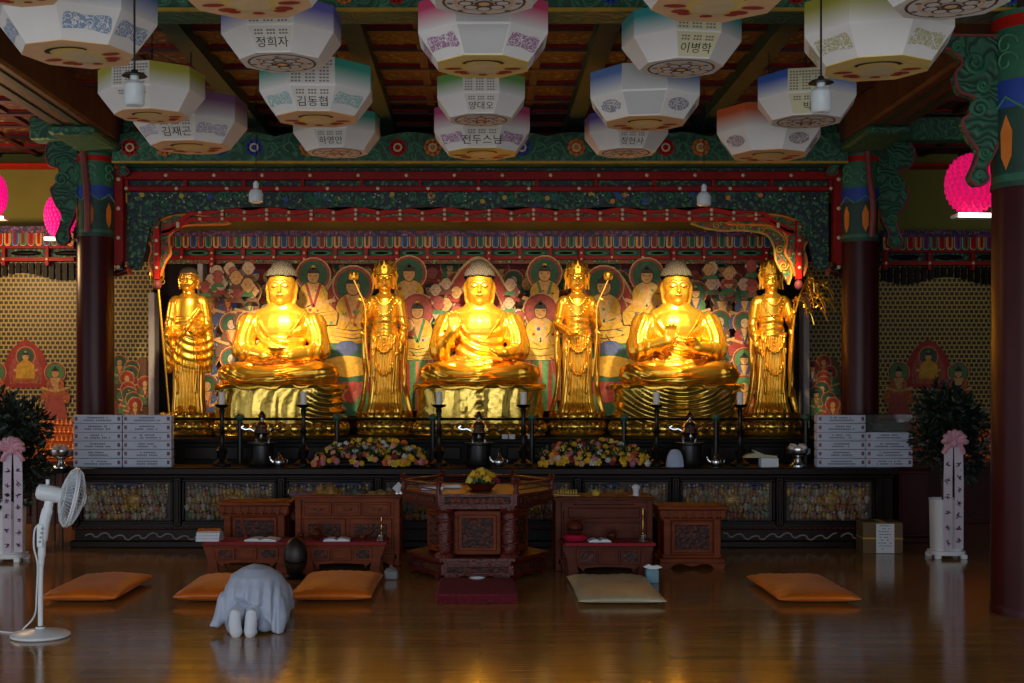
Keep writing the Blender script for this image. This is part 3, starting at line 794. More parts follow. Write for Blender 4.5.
RP = dict(ground=mat('relief_ground', '3a302c', .6, var=.2), sky=mat('relief_sky_blue', '26304e', .55), stone=mat('relief_umber', '7a6858', .45, var=.2), gilt=mat('relief_gilt', '96783a', .4, metal=.2, var=.2),
          green=mat('relief_sage', '61735f', .5), rust=mat('relief_rust', '7a4a38', .5), pale=mat('relief_pale', '958a7c', .45))
def altar():
    x0, x1 = PX(70, YA), PX(897, YA); cx = (x0+x1)/2
    t = thing('altar_table', 'very long dark altar table with carved figure panels below the golden statues', 'altar', (cx, YA, 0))
    a = lambda px: PX(px, YA)-cx
    zT = PZ(468, YA); W = (x1-x0)/2
    mb = MB(); mb.box(-W-.02, W+.02, -.02, .82, zT-.075, zT, 0, .012); mb.box(-W+.02, W-.02, .01, .8, zT-.11, zT-.075, 0, .01)
    mb.build('table_top', M['dkwood'], t)
    mb = MB(); mb.box(-W+.03, W-.03, .06, .8, .07, zT-.1, 0)
    mb.box(-W+.01, W-.01, .02, .8, PZ(530, YA), PZ(523, YA), 0, .01)
    mb.box(-W, W, .0, .82, 0, .075, 0, .012)
    n = 130
    for k in range(n): mb.ell((-W+.05+(2*W-.1)*k/(n-1), .02, PZ(528.5, YA)), (.024, .012, .013), 1, 7, 5)
    mb.build('carcass', [M['dkwood'], M['rosewood2']], t)
    edges = [75, 177, 281, 378, 478, 578, 676, 780, 880]
    zb, zt_ = PZ(521, YA), PZ(482, YA)
    for k in range(8):
        p0, p1 = a(edges[k]+7), a(edges[k+1]-7)
        relief_panel(t, p0, p1, zb, zt_, .055, 40+k)
        fb = MB()
        for (u0, u1, v0, v1) in ((p0-.03, p1+.03, zb-.035, zb), (p0-.03, p1+.03, zt_, zt_+.03), (p0-.03, p0, zb, zt_), (p1, p1+.03, zb, zt_)): fb.box(u0, u1, .02, .07, v0, v1, 0, .008)
        fb.build('panel_frame', M['dkwood'], t)
    for k in range(9):
        x = a(edges[k]); fb = MB(); fb.box(x-.045, x+.045, 0, .08, zb-.06, zT-.1, 0, .012); fb.box(x-.018, x+.018, -.012, .02, zb-.03, zT-.13, 0, .006); fb.build('stile', M['dkwood'], t)
    # pale curling inlay line on the foot
    for (pa, pb, ph) in ((84, 196, 0), (724, 838, 1.2), (842, 872, .4)):
        pts = []; n = int((pb-pa)*.9)
        for k in range(n+1):
            u = k/n; px = pa+(pb-pa)*u; s = ((px/16+ph) % 1)
            pts.append((a(px), .045, PZ(539 - 4.2*sin(pi*s)*(1 if s < .75 else .3) + 1.5*sin(px*.11), YA)))
        mb = MB(); mb.tube(pts, .0085, 6); mb.build('inlay_line', M['inlay'], t)
    # upper tier that carries the statues
    u = thing('statue_platform', 'black stepped platform carrying the golden statues behind the altar table', 'platform', (cx, 14.62, 0))
    zU = PZ(438.5, 15)
    mb = MB(); mb.box(-4.05, 4.05, .25, 1.9, 0, zU-.05, 0); mb.box(-4.1, 4.1, .2, 1.95, zU-.05, zU, 0, .012); mb.build('carcass', M['black'], u)
    mb = MB()
    for k in range(17): mb.box(-3.95+k*.47, -3.95+k*.47+.4, .235, .27, zT+.03, zU-.09, 0, .01)
    mb.build('fascia_panel', M['dkwood'], u)
    return zT, zU
M['inlay'] = mat('pale_inlay', '8d857a', .5, var=.05)
ZT, ZU = altar()
# side altars with rows of tiny lit statues
M['tinygold'] = mat('tiny_lit_gilt', 'e0843a', .4, metal=.3, var=.1)
M['amber'] = mat('amber_back_board', 'a8521c', .6, var=.1)
def side_altar(x0, x1, label, labels, Y=16.3):
    cx = (x0+x1)/2; w = x1-x0
    t = thing('side_altar', label, 'altar', (cx, Y, 0))
    zt = PZ(462, Y)
    mb = MB(); mb.box(-w/2, w/2, 0, .9, zt-.08, zt, 0, .01); mb.box(-w/2+.04, w/2-.04, .05, .85, .05, zt-.07, 0); mb.box(-w/2, w/2, .0, .9, 0, .1, 0, .01)
    for k in range(int(w/.6)+1): mb.box(-w/2+.02+k*.6, -w/2+.07+k*.6, .01, .1, .1, zt-.08, 0, .01)
    mb.build('carcass', M['maroon'], t)
    for k in range(5):
        mb = MB(); mb.box(-w/2, w/2, .15+k*.12, .3+k*.12, zt, zt+.02+k*.105, 0); mb.build('step', M['amber'], t)
    return t, zt
def tiny_mesh():
    mb = MB(); mb.ell((0, 0, .022), (.03, .022, .022), 0, 8, 5); mb.ell((0, 0, .05), (.02, .016, .026), 0, 8, 5); mb.ell((0, 0, .082), .013, 0, 7, 5)
    return mb
t1, zs = side_altar(-8.8, PX(73, 16.3), 'maroon side altar with glowing rows of tiny statues, left of the pillar', None)
t2, zs = side_altar(PX(903, 16.3), 8.8, 'maroon side altar with glowing rows of tiny statues, right of the bush', None)
proto = None
for (pa, pb, nm) in ((38, 74, 'left'), (960, 990, 'right')):
    for row in range(5):
        Y = 16.3+.15+row*.12+.06; n = int((pb-pa)/4.2)
        for k in range(n):
            px = pa + 2 + (pb-pa)*(k + .5*(row % 2))/n
            if px > pb: continue
            if proto is None:
                proto = tiny_mesh().build('tiny_statue', M['tinygold']); o = proto
            else: o = proto.copy(); C.objects.link(o)
            o.location = (PX(px, Y), Y-.02, zs+.0225+row*.105)
            tag(o, 'tiny glowing gilt figure in the tiered rows %s' % ('left of the left pillar' if nm == 'left' else 'between the right bush and the front pillar'), 'statuette', 'tiny glowing statues, %s side' % nm)
# ================================================================ golden statues
def gold_mat(name, col, rough, metal, bs=24, bump=.12):
    return mat(name, col, rough, metal=metal, var=.08, scale=5, bump=bump, bscale=bs, coat=.3)
M['gold'] = gold_mat('gilded_bronze', 'f2b73a', .31, .84)
M['goldskin'] = gold_mat('gilded_skin', 'efb648', .4, .55, 10, .05)
M['goldbase'] = gold_mat('gilded_throne', 'dab54e', .25, .9)
M['hair'] = mat('blue_grey_hair', '38322c', .8, var=.3, scale=30)
M['feature'] = mat('dark_painted_feature', '4a2410', .6, var=0)
M['lip'] = mat('painted_lip', '8e3a18', .5, var=0)
def hand(mb, o, d, n, s, thumb=1, curl=.3, spread=.16):
    """five fingered hand: o wrist, d direction of the fingers, n palm normal, s length, thumb side"""
    o = Vector(o); d = Vector(d).normalized(); n = Vector(n); n = (n - d*n.dot(d)).normalized(); u = d.cross(n).normalized()*thumb
    B = Matrix((u, d, n)).transposed()
    W = lambda a, b, c: o + B @ Vector((a*s, b*s, c*s))
    for a in (-.14, 0, .14): mb.tube([W(a*.75, 0, 0), W(a, .2, .0), W(a*1.25, .48, 0)], [.14*s, .15*s, .13*s], 10, round_=True)
    for i, (a, L) in enumerate(((.26, .42), (.09, .5), (-.09, .47), (-.26, .36))):
        p0 = W(a*.85, .45, 0); p = [p0]; ang = 0; q = Vector((a*.85, .45, 0))
        for k in range(3):
            ang += curl*(.6+.35*k); st = L/3
            q = q + Vector((a*spread*st*2, cos(ang)*st, sin(ang)*st)); p.append(W(*q))
        mb.tube(p, [.085*s, .08*s, .072*s, .06*s], 8, round_=True)
    mb.tube([W(.2, .1, .02), W(.36, .28, .08), W(.42, .46, .12), W(.4, .58, .16)], [.11*s, .095*s, .08*s, .06*s], 8, round_=True)
def head(mb, c, s, tilt=0):
    """head of height ~ s (chin to hairline+), face towards -Y"""
    x, y, z = c
    mb.ell((x, y+.02*s, z+.12*s), (.43*s, .45*s, .48*s), 0, 20, 14)
    mb.ell((x, y-.08*s, z-.16*s), (.39*s, .37*s, .36*s), 0, 18, 12)
    mb.ell((x, y-.3*s, z-.4*s), (.14*s, .12*s, .1*s), 0, 12, 8)             # chin
    mb.tube([(x, y-.40*s, z+.16*s), (x, y-.47*s, z+.02*s), (x, y-.53*s, z-.10*s)], [.035*s, .045*s, .065*s], 8, round_=True)   # nose
    for q in (-1, 1):
        mb.tube([(x+q*.05*s, y-.42*s, z+.17*s), (x+q*.16*s, y-.41*s, z+.2*s), (x+q*.29*s, y-.31*s, z+.16*s)], .035*s, 6, round_=True)     # brow
        mb.ell((x+q*.16*s, y-.36*s, z+.06*s), (.10*s, .07*s, .055*s), 0, 10, 8)    # lids
        mb.ell((x+q*.2*s, y-.26*s, z-.15*s), (.13*s, .14*s, .14*s), 0, 10, 8)    # cheek
        mb.tube([(x+q*.42*s, y+.04*s, z+.18*s), (x+q*.445*s, y+.05*s, z+.02*s), (x+q*.425*s, y+.03*s, z-.2*s), (x+q*.40*s, y+.01*s, z-.38*s)], [.05*s, .07*s, .05*s, .055*s], 8, round_=True)   # long ears
    mb.ell((x, y-.43*s, z-.215*s), (.10*s, .05*s, .028*s), 0, 10, 6); mb.ell((x, y-.42*s, z-.26*s), (.08*s, .05*s, .03*s), 0, 10, 6)
def face_marks(t, c, s, bvh):
    x, y, z = c
    def proj(pts, r, name, m, e=.004):
        P = []
        for a, b in pts:
            h = front(bvh, x+a*s, z+b*s)
            if h is not None: P.append((h.x, h.y-e, h.z))
        if len(P) > 1:
            mb = MB(); mb.tube(P, r*s, 6); mb.build(name, m, t)
    for q in (-1, 1):
        proj([(q*.07, .06), (q*.12, .035), (q*.18, .03), (q*.25, .06)], .014, 'eye', M['feature'])
        proj([(q*.05, .2), (q*.13, .235), (q*.2, .225), (q*.28, .16)], .012, 'eyebrow', M['feature'])
    proj([(-.09, -.215), (-.03, -.225), (.03, -.225), (.09, -.215)], .022, 'lips', M['lip'])
def curls(mb, c, r, n, zmin, rad):
    for k in range(n):
        zz = 1 - 2*(k+.5)/n; a = k*2.39996; q = sqrt(max(0, 1-zz*zz))
        if zz < zmin: continue
        mb.ell((c[0]+r[0]*q*cos(a), c[1]+r[1]*q*sin(a), c[2]+r[2]*zz), rad, 0, 6, 4)
def throne_fold(kind):
    def f(x, z, a):
        k = 0
        if kind == 'mid':
            k = .013*sin(27*x + 1.1*sin(5*z)) + .008*sin(47*x*(1.3-.6*z)) + .010*sin(46*(abs(x)*1.8 + .66 - z))*math.exp(-(x/.25)**2)
        elif kind == 'left':
            d = sqrt((x-.62)**2 + (z-.75)**2)
            k = (.013*sin(27*x+3*sin(5*z)) + .007*sin(49*x+2) if x < .34 else .016*sin(60*d))
        else:
            d = sqrt((x*.8)**2 + (z-.86)**2*1.2)
            k = .018*sin(58*d)*min(1, max(0, (1.0-abs(x))*2)) + .010*sin(24*x)
        return k
    return f
def buddha(px, label, pose, rot=0):
    Y = 15.62
    t = thing('seated_buddha_statue', label, 'statue', (PX(px, Y), Y, ZU), rot)
    # ---- throne
    fold = throne_fold(pose)
    mb = MB(); seg = 110; prof = []
    zs_ = [0.17 + .45*k/26 for k in range(27)]
    vs = []; fs = []
    for i, z in enumerate(zs_):
        u = (z-.17)/.45
        rx = .765 + .03*(1-u)**2 - .015*sin(pi*u); ry = .52 + .02*(1-u)**2
        if u > .97: rx += .03; ry += .03
        for k in range(seg):
            a = 2*pi*k/seg; ca, sa = cos(a), sin(a)
            p = 2.8; rr = (abs(ca)**p + abs(sa)**p)**(-1/p)
            x, y = rx*rr*ca, ry*rr*sa
            d = fold(x, z, a) * min(1, (1-u)*6+.1) * (1.2 if u < .6 else 1)
            vs.append((x + d*ca, y + d*sa, z))
    for i in range(len(zs_)-1):
        for k in range(seg):
            k2 = (k+1) % seg; fs.append((i*seg+k, i*seg+k2, (i+1)*seg+k2, (i+1)*seg+k))
    fs.append(tuple(range(seg))); fs.append(tuple((len(zs_)-1)*seg+k for k in range(seg)))
    mb.add(vs, fs)
    mb.build('draped_throne', M['goldbase'], t, 60)
    mb = MB(); mb.lathe([(.80, 0), (.82, .03), (.80, .06), (.74, .08), (.76, .16), (.72, .2)], seg=48, sy=.72)
    for k in range(30):
        a = 2*pi*k/30; mb.ell((.79*cos(a), .57*sin(a), .11), (.075, .05, .07), 0, 8, 6, (0, 0, a+pi/2))
    mb.build('lotus_base', M['goldbase'], t)
    mb = MB(); n = 90; ring = []
    vs = []; fs = []
    for i, (e, z) in enumerate(((-.1, .64), (.03, .64), (.05, .615), (.04, .585), (.0, .59))):
        for k in range(n):
            a = 2*pi*k/n; p = 2.8; rr = (abs(cos(a))**p+abs(sin(a))**p)**(-1/p)
            zz = z + (.016*sin(k*1.1)+.012*sin(k*.37) if i in (2, 3) else 0)
            vs.append(((.76+e)*rr*cos(a), (.54+e)*rr*sin(a), zz))
    for i in range(4):
        for k in range(n): fs.append((i*n+k, i*n+(k+1) % n, (i+1)*n+(k+1) % n, (i+1)*n+k))
    fs.append(tuple(range(n)))
    mb.add(vs, fs); mb.build('seat_cloth', M['gold'], t, 60)
    # ---- body
    mb = MB()
    mb.ell((0, .02, .86), (.46, .34, .2)); mb.ell((0, -.02, 1.06), (.31, .25, .3)); mb.ell((0, 0, 1.33), (.36, .25, .26))
    mb.cap((-.36, .01, 1.37), (.36, .01, 1.37), .135); mb.ell((0, .0, 1.46), (.36, .18, .15)); mb.ell((0, .0, 1.54), (.22, .15, .13))
    mb.tube([(0, .0, 1.5), (0, -.02, 1.6), (0, -.02, 1.7)], [.15, .12, .115], 16, round_=True)
    for q in (-1, 1):
        mb.cap((q*.16, -.04, .79), (q*.59, -.25, .755), .165, .14); mb.cap((q*.54, -.27, .745), (-q*.02, -.42, .735), .135, .10)
        mb.ell((q*.53, -.25, .755), (.15, .18, .135))
    mb.ell((0, -.3, .69), (.56, .26, .075)); mb.ell((0, -.47, .69), (.3, .11, .065))
    el = {}
    if pose == 'left':      # both hands in the lap
        for q in (-1, 1):
            mb.cap((q*.40, .01, 1.38), (q*.47, -.04, 1.06), .135, .13); mb.cap((q*.47, -.05, 1.05), (q*.16, -.37, .97), .115, .075)
            mb.tube([(q*.43, .06, 1.3), (q*.49, .03, 1.12), (q*.47, .0, .98)], [.1, .1, .07], 12, round_=True)
            hand(mb, (q*.16, -.37, .97), (-q, -.25, -.02), (0, -.2, 1), .2, q, .25)
        mb.lathe([(.05, .0), (.1, .05), (.12, .09), (.1, .09), (.0, .06)], (0, -.42, .99), 20)
    elif pose == 'mid':     # right hand raised at the chest, left hand open over the knee
        mb.cap((-.40, .01, 1.38), (-.47, -.04, 1.06), .14, .15); mb.cap((-.45, -.08, 1.06), (-.31, -.33, 1.28), .115, .07)
        mb.tube([(-.42, .02, 1.34), (-.48, .0, 1.1), (-.46, -.04, .97)], [.1, .11, .07], 12, round_=True)
        hand(mb, (-.31, -.33, 1.28), (.02, -.15, 1), (0, -1, -.1), .25, 1, .12)
        mb.cap((.40, .01, 1.38), (.48, -.05, 1.06), .14, .14); mb.cap((.48, -.06, 1.05), (.3, -.4, 1.0), .115, .07)
        mb.tube([(.43, .05, 1.3), (.5, .02, 1.12), (.48, -.02, .97)], [.1, .11, .07], 12, round_=True)
        hand(mb, (.3, -.4, 1.0), (-.75, -.5, -.05), (.1, -.35, 1), .23, 1, .35)
    else:                   # both hands before the chest, teaching
        mb.cap((-.40, .01, 1.38), (-.47, -.06, 1.06), .14, .14); mb.cap((-.47, -.08, 1.05), (-.15, -.36, 1.15), .115, .07)
        mb.cap((.40, .01, 1.38), (.48, -.06, 1.06), .14, .14); mb.cap((.48, -.08, 1.05), (.2, -.38, 1.07), .115, .07)
        for q in (-1, 1): mb.tube([(q*.43, .05, 1.3), (q*.5, .02, 1.12), (q*.48, -.04, .98)], [.1, .11, .07], 12, round_=True)
        hand(mb, (-.15, -.36, 1.15), (.15, -.15, 1), (.2, -1, 0), .24, 1, .2)
        hand(mb, (.2, -.38, 1.07), (-.55, -.35, .75), (-.4, -.5, -.5), .24, -1, .35)
    hc = (0, -.03, 1.80); hs = .40
    head(mb, hc, hs)
    me = remesh(mb, .0115, 4)
    def ss(a_, b_, v): v = max(0, min(1, (v-a_)/(b_-a_))); return v*v*(3-2*v)
    def dr(p, n):
        x, y, z = p.x, p.y, p.z
        if z > 1.56: return 0
        wv = .11 + max(0, z-1.18)*.55          # open chest
        skin = ss(1.14, 1.24, z) * (1-ss(wv-.03, wv+.03, abs(x))) * (1 if y < 0 else 0)
        if y < -.3 and z > .89 and abs(x) < .42: return 0
        k = 1 - skin
        if z < .93:
            d = sqrt(x*x*.45 + (z-1.02)**2*3.2)
            return k*.0065*sin(52*d + 2.5*sin(6*x)) * (1-.5*ss(.5, .7, abs(x)))
        a_ = .009*sin(62*abs(x) + 9*z + 2*sin(9*z)); d = sqrt((x-.14)**2 + (z-1.66)**2*.75); b_ = .017*sin(60*d)
        q = ss(.26, .36, abs(x))
        return k*(a_*q + b_*(1-q))
    displace(me, dr)
    bv = bvh_of(me)
    mesh_obj('body', me, M['gold'], t)
    for q in (-1, 1):       # raised hem of the robe along the open chest
        P = []; mb = MB()
        for k in range(14):
            u = k/13; h = front(bv, q*(.3-.24*u**1.3), 1.54-.38*u)
            if h is not None and (not P or abs(h.y - P[-1][1]) < .06): P.append((h.x, h.y-.002, h.z))
        if len(P) > 4: mb.tube(smooth_path(P, 3), .012, 6); mb.build('robe_hem', M['gold'], t)
    face_marks(t, hc, hs, bv)
    mb = MB(); mb.ell((hc[0], hc[1]+.025, hc[2]+.15), (.178, .196, .14), 0, 20, 12); mb.ell((0, .0, hc[2]+.235), (.125, .13, .115), 0, 16, 10)
    curls(mb, (hc[0], hc[1]+.025, hc[2]+.15), (.176, .194, .138), 420, -.12, .019); curls(mb, (0, 0, hc[2]+.235), (.123, .128, .113), 200, -.1, .017)
    # only the hair above the brow line
    keep = MB(); keep.v = mb.v; 
    for f, m_ in zip(mb.f, mb.m):
        c = sum((Vector(mb.v[i]) for i in f), Vector())/len(f)
        if c.z > hc[2]+.155 or (c.y > .02 and c.z > hc[2]-.06): keep.f.append(f); keep.m.append(m_)
    keep.build('hair_cap', M['hair'], t)
    return t
buddha(282, 'seated golden statue with both hands in its lap, left of the three', 'left')
buddha(479.5, 'seated golden statue raising one open palm at its chest, middle of the three', 'mid')
buddha(676, 'seated golden statue with both hands before its chest, right of the three', 'right')
def standing(px, label, kind):
    Y = 15.75
    t = thing('standing_statue', label, 'statue', (PX(px, Y), Y, ZU)); t.scale = (1, 1, .975)
    mb = MB(); mb.lathe([(.34, 0), (.36, .03), (.34, .07), (.29, .1), (.30, .17), (.345, .2), (.35, .23), (.29, .26), (.2, .3)], seg=36, sy=.85)
    for k in range(18):
        a = 2*pi*k/18; mb.ell((.33*cos(a), .28*sin(a), .13), (.06, .035, .06), 0, 8, 6, (0, 0, a+pi/2))
    for k in range(16):
        a = 2*pi*k/16+.2; mb.ell((.325*cos(a), .275*sin(a), .255), (.065, .03, .055), 0, 8, 6, (0, .0, a+pi/2))
    mb.build('lotus_pedestal', M['goldbase'], t)
    monk = kind == 'monk'
    mb = MB()
    prof = [(.29, .29), (.285, .34), (.25, .42), (.225, .6), (.215, .85), (.22, 1.1), (.215, 1.28), (.185, 1.42), (.2, 1.55), (.215, 1.65), (.2, 1.73), (.1, 1.8)]
    if monk: prof = [(.25, .29), (.25, .36), (.235, .5), (.235, .8), (.245, 1.1), (.245, 1.35), (.23, 1.5), (.225, 1.65), (.2, 1.73), (.1, 1.8)]
    mb.lathe(prof, seg=40, sy=.72)
    mb.cap((-.2, 0, 1.69), (.2, 0, 1.69), .085); mb.tube([(0, 0, 1.72), (0, -.01, 1.88)], [.09, .07], 14, round_=True)
    for q in (-1, 1): mb.ell((q*.09, -.17, .32), (.06, .13, .05))
    # arms
    def arm(q, elbow, wrist, d, n, cl=.4):
        mb.cap((q*.235, .0, 1.67), elbow, .082, .075); mb.cap(elbow, wrist, .07, .045)
        hand(mb, wrist, d, n, .14, 1 if q < 0 else -1, cl)
    if kind == 'monk':
        arm(-1, (-.3, -.02, 1.36), (-.27, -.2, 1.24), (0, -.5, -.1), (1, 0, .2), .9); arm(1, (.3, -.02, 1.38), (.14, -.22, 1.3), (-1, -.3, 0), (0, 0, 1), .3)
        for q in (-1, 1): mb.tube([(q*.27, .0, 1.5), (q*.31, -.02, 1.2), (q*.3, .0, .85)], [.07, .085, .05], 12, round_=True)
        sx = -.285
    elif kind == 'lotusleft':
        arm(-1, (-.31, -.04, 1.42), (-.26, -.2, 1.58), (-.1, -.2, 1), (1, -.3, 0), .9); arm(1, (.3, -.0, 1.38), (.25, -.12, 1.14), (0, -.2, -1), (-1, 0, 0), .5)
    elif kind == 'lotusright':
        arm(1, (.31, -.04, 1.42), (.26, -.2, 1.56), (.1, -.2, 1), (-1, -.3, 0), .9); arm(-1, (-.3, -.02, 1.4), (-.1, -.22, 1.28), (1, -.3, .1), (0, -.2, 1), .4)
    else:
        arm(1, (.3, -.04, 1.42), (.26, -.2, 1.5), (.3, -.4, .6), (-1, -.3, 0), .9); arm(-1, (-.29, -.0, 1.38), (-.24, -.12, 1.14), (.1, -.2, -1), (1, 0, 0), .3)
    # hanging scarves
    for q in (-1, 1):
        if not monk: mb.tube(smooth_path([(q*.27, -.0, 1.6), (q*.31, -.03, 1.2), (q*.29, -.05, .8), (q*.33, -.02, .5), (q*.38, .0, .34)], 4), [.04]*21, 8, round_=True)
        mb.tube(smooth_path([(q*.12, -.15, 1.25), (q*.15, -.17, .9), (q*.13, -.18, .55)], 4), [.022]*9, 8, round_=True)
    if not monk:
        mb.tube(smooth_path([(-.2, -.1, 1.3), (-.1, -.18, 1.12), (0, -.2, 1.05), (.1, -.18, 1.12), (.2, -.1, 1.3)], 4), .025, 8)
        mb.tube(smooth_path([(-.19, -.1, 1.1), (-.1, -.19, .85), (0, -.21, .77), (.1, -.19, .85), (.19, -.1, 1.1)], 4), .022, 8)
    else:
        mb.tube(smooth_path([(.2, -.1, 1.6), (.02, -.2, 1.36), (-.2, -.12, 1.1)], 5), .03, 8)
    hc = (0, -.02, 1.965); hs = .27
    head(mb, hc, hs)
    me = remesh(mb, .009, 3)
    def dr(p, n):
        x, y, z = p.x, p.y, p.z
        if z > 1.5 or z < .27: return 0
        a = atan2(y, x)
        if z < 1.25:
            k = 1 if z < 1.2 else (1.25-z)/.05
            if monk:
                u = max(0, min(1, (1.0-z)/.25))
                return (.008*sin(70*sqrt((x-.15)**2+(z-1.6)**2*.8))*(1-u) + .011*sin(24*a + 3*sin(3*z))*u)*k
            return .0105*sin(26*a + 3*sin(4*z))*k
        if abs(x) < .2: return .006*sin(70*z + 8*abs(x))
        return .007*sin(50*z+20*x)
    displace(me, dr)
    for v in me.vertices:       # slim figures below the chin
        q_ = max(0, min(1, (1.84-v.co.z)/.1)); v.co.x *= 1 - .2*q_
    me.update(); bv = bvh_of(me)
    mesh_obj('body', me, M['gold'], t); face_marks(t, hc, hs, bv)
    if monk:
        mb = MB(); mb.ell((0, .0, hc[2]+.085), (.115, .127, .085), 0, 18, 10)
        keep = MB(); keep.v = mb.v
        for f in mb.f:
            c = sum((Vector(mb.v[i]) for i in f), Vector())/len(f)
            if c.z > hc[2]+.085: keep.f.append(f); keep.m.append(0)
        keep.build('hair_cap', M['hair'], t)
        x = -.27; mb = MB(); mb.tube([(x+.09, -.24, .25), (x-.05, -.24, 1.9)], .013, 8)
        pts = []
        for k in range(25):
            a = -pi/2 + 2*pi*k/24; pts.append((x-.06+.075*cos(a)*(1-.25*sin(a)), -.24, 2.06+.15*sin(a)))
        mb.tube(pts, .014, 6)
        mb.tube([(x-.05, -.24, 1.9), (x-.065, -.24, 2.3)], [.02, .008], 8); mb.ell((x-.06, -.24, 2.05), (.03, .03, .06))
        for q in (-1, 1):
            pts = [(x-.06+q*.06+.03*cos(k*pi/6), -.24, 1.93+.03*sin(k*pi/6)) for k in range(13)]; mb.tube(pts, .006, 5)
        mb.build('ringed_staff', M['gold'], t)
    else:
        mb = MB(); z0 = hc[2]+.085
        mb.lathe([(.118, -.02), (.125, 0), (.118, .03), (.112, .035)], (0, .0, z0), 24, sy=1.08, caps=True)
        for k in range(11):
            a = -pi/2 + (k-5)*.46; h = .16 - .012*abs(k-5)
            x, y = .122*cos(a), .13*sin(a)
            Mx = Matrix.Translation((x, y, z0)) @ Matrix.Rotation(a+pi/2, 4, 'Z')
            mb.prism(sm2([(-.028, 0), (-.036, h*.45), (-.015, h*.6), (0, h), (.015, h*.6), (.036, h*.45), (.028, 0), (-.028, 0)], 3)[:-1], -.012, .006, 0, Mx)
            mb.ell((x*1.08, y*1.08, z0+h*.42), .016, 0, 8, 6)
        mb.ell((0, .02, z0+.08), (.08, .09, .1), 0, 14, 10)
        for q in (-1, 1): mb.tube([(q*.125, -.02, z0+.02), (q*.15, -.02, z0-.02), (q*.135, -.02, z0-.1), (q*.145, -.02, z0-.2)], [.02, .02, .014, .012], 6)
        mb.build('crown', M['gold'], t)
        mb = MB(); mb.ell((0, .01, z0-.02), (.112, .124, .06), 0, 16, 8)
        keep = MB(); keep.v = mb.v
        for f in mb.f:
            c = sum((Vector(mb.v[i]) for i in f), Vector())/len(f)
            if c.z > z0-.045: keep.f.append(f); keep.m.append(0)
        keep.build('hair', M['hair'], t)
        # necklace
        mb = MB()
        for (w, zt_, dz) in ((.1, 1.74, .1), (.15, 1.72, .2)):
            P = []
            for k in range(15):
                u = -1+2*k/14; h = front(bv, u*w, zt_-dz*(1-u*u))
                if h is not None: P.append((h.x, h.y-.006, h.z))
            for p in P: mb.ell(p, .011, 0, 6, 5)
        for k in range(9):
            h = front(bv, 0, 1.5-.045*k)
            if h is not None: mb.ell((h.x, h.y-.008, h.z), .016, 0, 8, 5)
        mb.build('necklace', M['gold'], t)
        mb = MB()
        if kind == 'branch':
            pts = smooth_path([(.17, -.22, .5), (.2, -.23, 1.1), (.23, -.24, 1.5), (.31, -.24, 1.8), (.4, -.24, 2.0)], 5); mb.tube(pts, [.02-.0006*k for k in range(len(pts))], 7)
            r = random.Random(4)
            for k in range(16):
                b = pts[-1-(k % 8)]; d = Vector((r.uniform(-.05, .34), r.uniform(-.08, .08), r.uniform(-.18, .1)))
                e = b + d; mb.tube(smooth_path([b, b+d*.5+Vector((0, 0, .07)), e, e+Vector((d.x*.25, 0, -.14))], 3), .009, 5)
                for q in (.55, .8, 1.0):
                    p = b + d*q; mb.ell(p + Vector((0, 0, .02)), (.042, .012, .018), 0, 7, 5, (r.uniform(-1, 1), r.uniform(-1.2, 1.2), 0))
            mb.build('leafy_branch', M['gold'], t)
        else:
            s = -1 if kind == 'lotusleft' else 1
            pts = smooth_path([(s*.17, -.2, .75), (s*.22, -.24, 1.2), (s*.22, -.25, 1.6), (s*.3, -.26, 1.82), (s*.355, -.27, 1.95)], 5); mb.tube(pts, .011, 7)
            c = Vector((s*.36, -.27, 2.0))
            mb.ell(c, (.045, .045, .05))
            for k in range(9):
                a = 2*pi*k/9; mb.ell(c + Vector((.045*cos(a), .045*sin(a), .0)), (.03, .012, .055), 0, 8, 6, (0, .5*cos(a), a+pi/2))
            for q in (.3, .6): p = pts[int(len(pts)*q)]; mb.ell(p + Vector((s*.04, 0, 0)), (.045, .01, .02), 0, 8, 5, (0, .6, 0))
            mb.build('lotus_stem', M['gold'], t)
    return t
standing(189, 'standing golden monk statue with ringed staff, leftmost of the standing row', 'monk')
standing(385, 'standing golden crowned statue with lotus raised at its left, between left and middle seated statues', 'lotusleft')
standing(577, 'standing golden crowned statue with lotus at its right, between middle and right seated statues', 'lotusright')
standing(771, 'standing golden crowned statue with leafy branch, rightmost of the standing row', 'branch')
# ================================================================ octagonal paper lanterns
def paper_grad(name, top):
    """paper printed with a colour wash that fades down from the shoulder"""
    m, nt, b, N, L = newmat(name)
    tc = N.new('ShaderNodeTexCoord'); sp = N.new('ShaderNodeSeparateXYZ'); L.new(tc.outputs['Object'], sp.inputs[0])
    mr = N.new('ShaderNodeMapRange'); mr.inputs['From Min'].default_value = .20; mr.inputs['From Max'].default_value = .43
    L.new(sp.outputs['Z'], mr.inputs['Value'])
    r = N.new('ShaderNodeValToRGB'); e = r.color_ramp.elements
    e[0].color = lin('dcdad6'); e[1].color = lin(top); e[0].position = .0; e[1].position = .72
    L.new(mr.outputs['Result'], r.inputs['Fac']); L.new(r.outputs['Color'], b.inputs['Base Color'])
    b.inputs['Roughness'].default_value = .8
    return m
M['lpaper'] = mat('lantern_paper', 'dedcd8', .8, var=.02)
M['lcard'] = mat('lantern_card', 'cfcbc2', .85, var=.03)
M['lcard2'] = mat('lantern_yellow_card', 'cfc9a4', .85, var=.03)
M['peach'] = mat('peach_print', 'e9c092', .8, var=.05)
M['sand'] = mat('sand_print', 'e6cc78', .8, var=.05)
M['ink'] = mat('black_ink', '17140f', .8, var=0)
M['greyink'] = mat('grey_ink', '77706a', .8, var=0)
M['brownink'] = mat('brown_ink', '6a4a34', .8, var=0)
M['redink'] = mat('red_ink', 'a83222', .8, var=0)
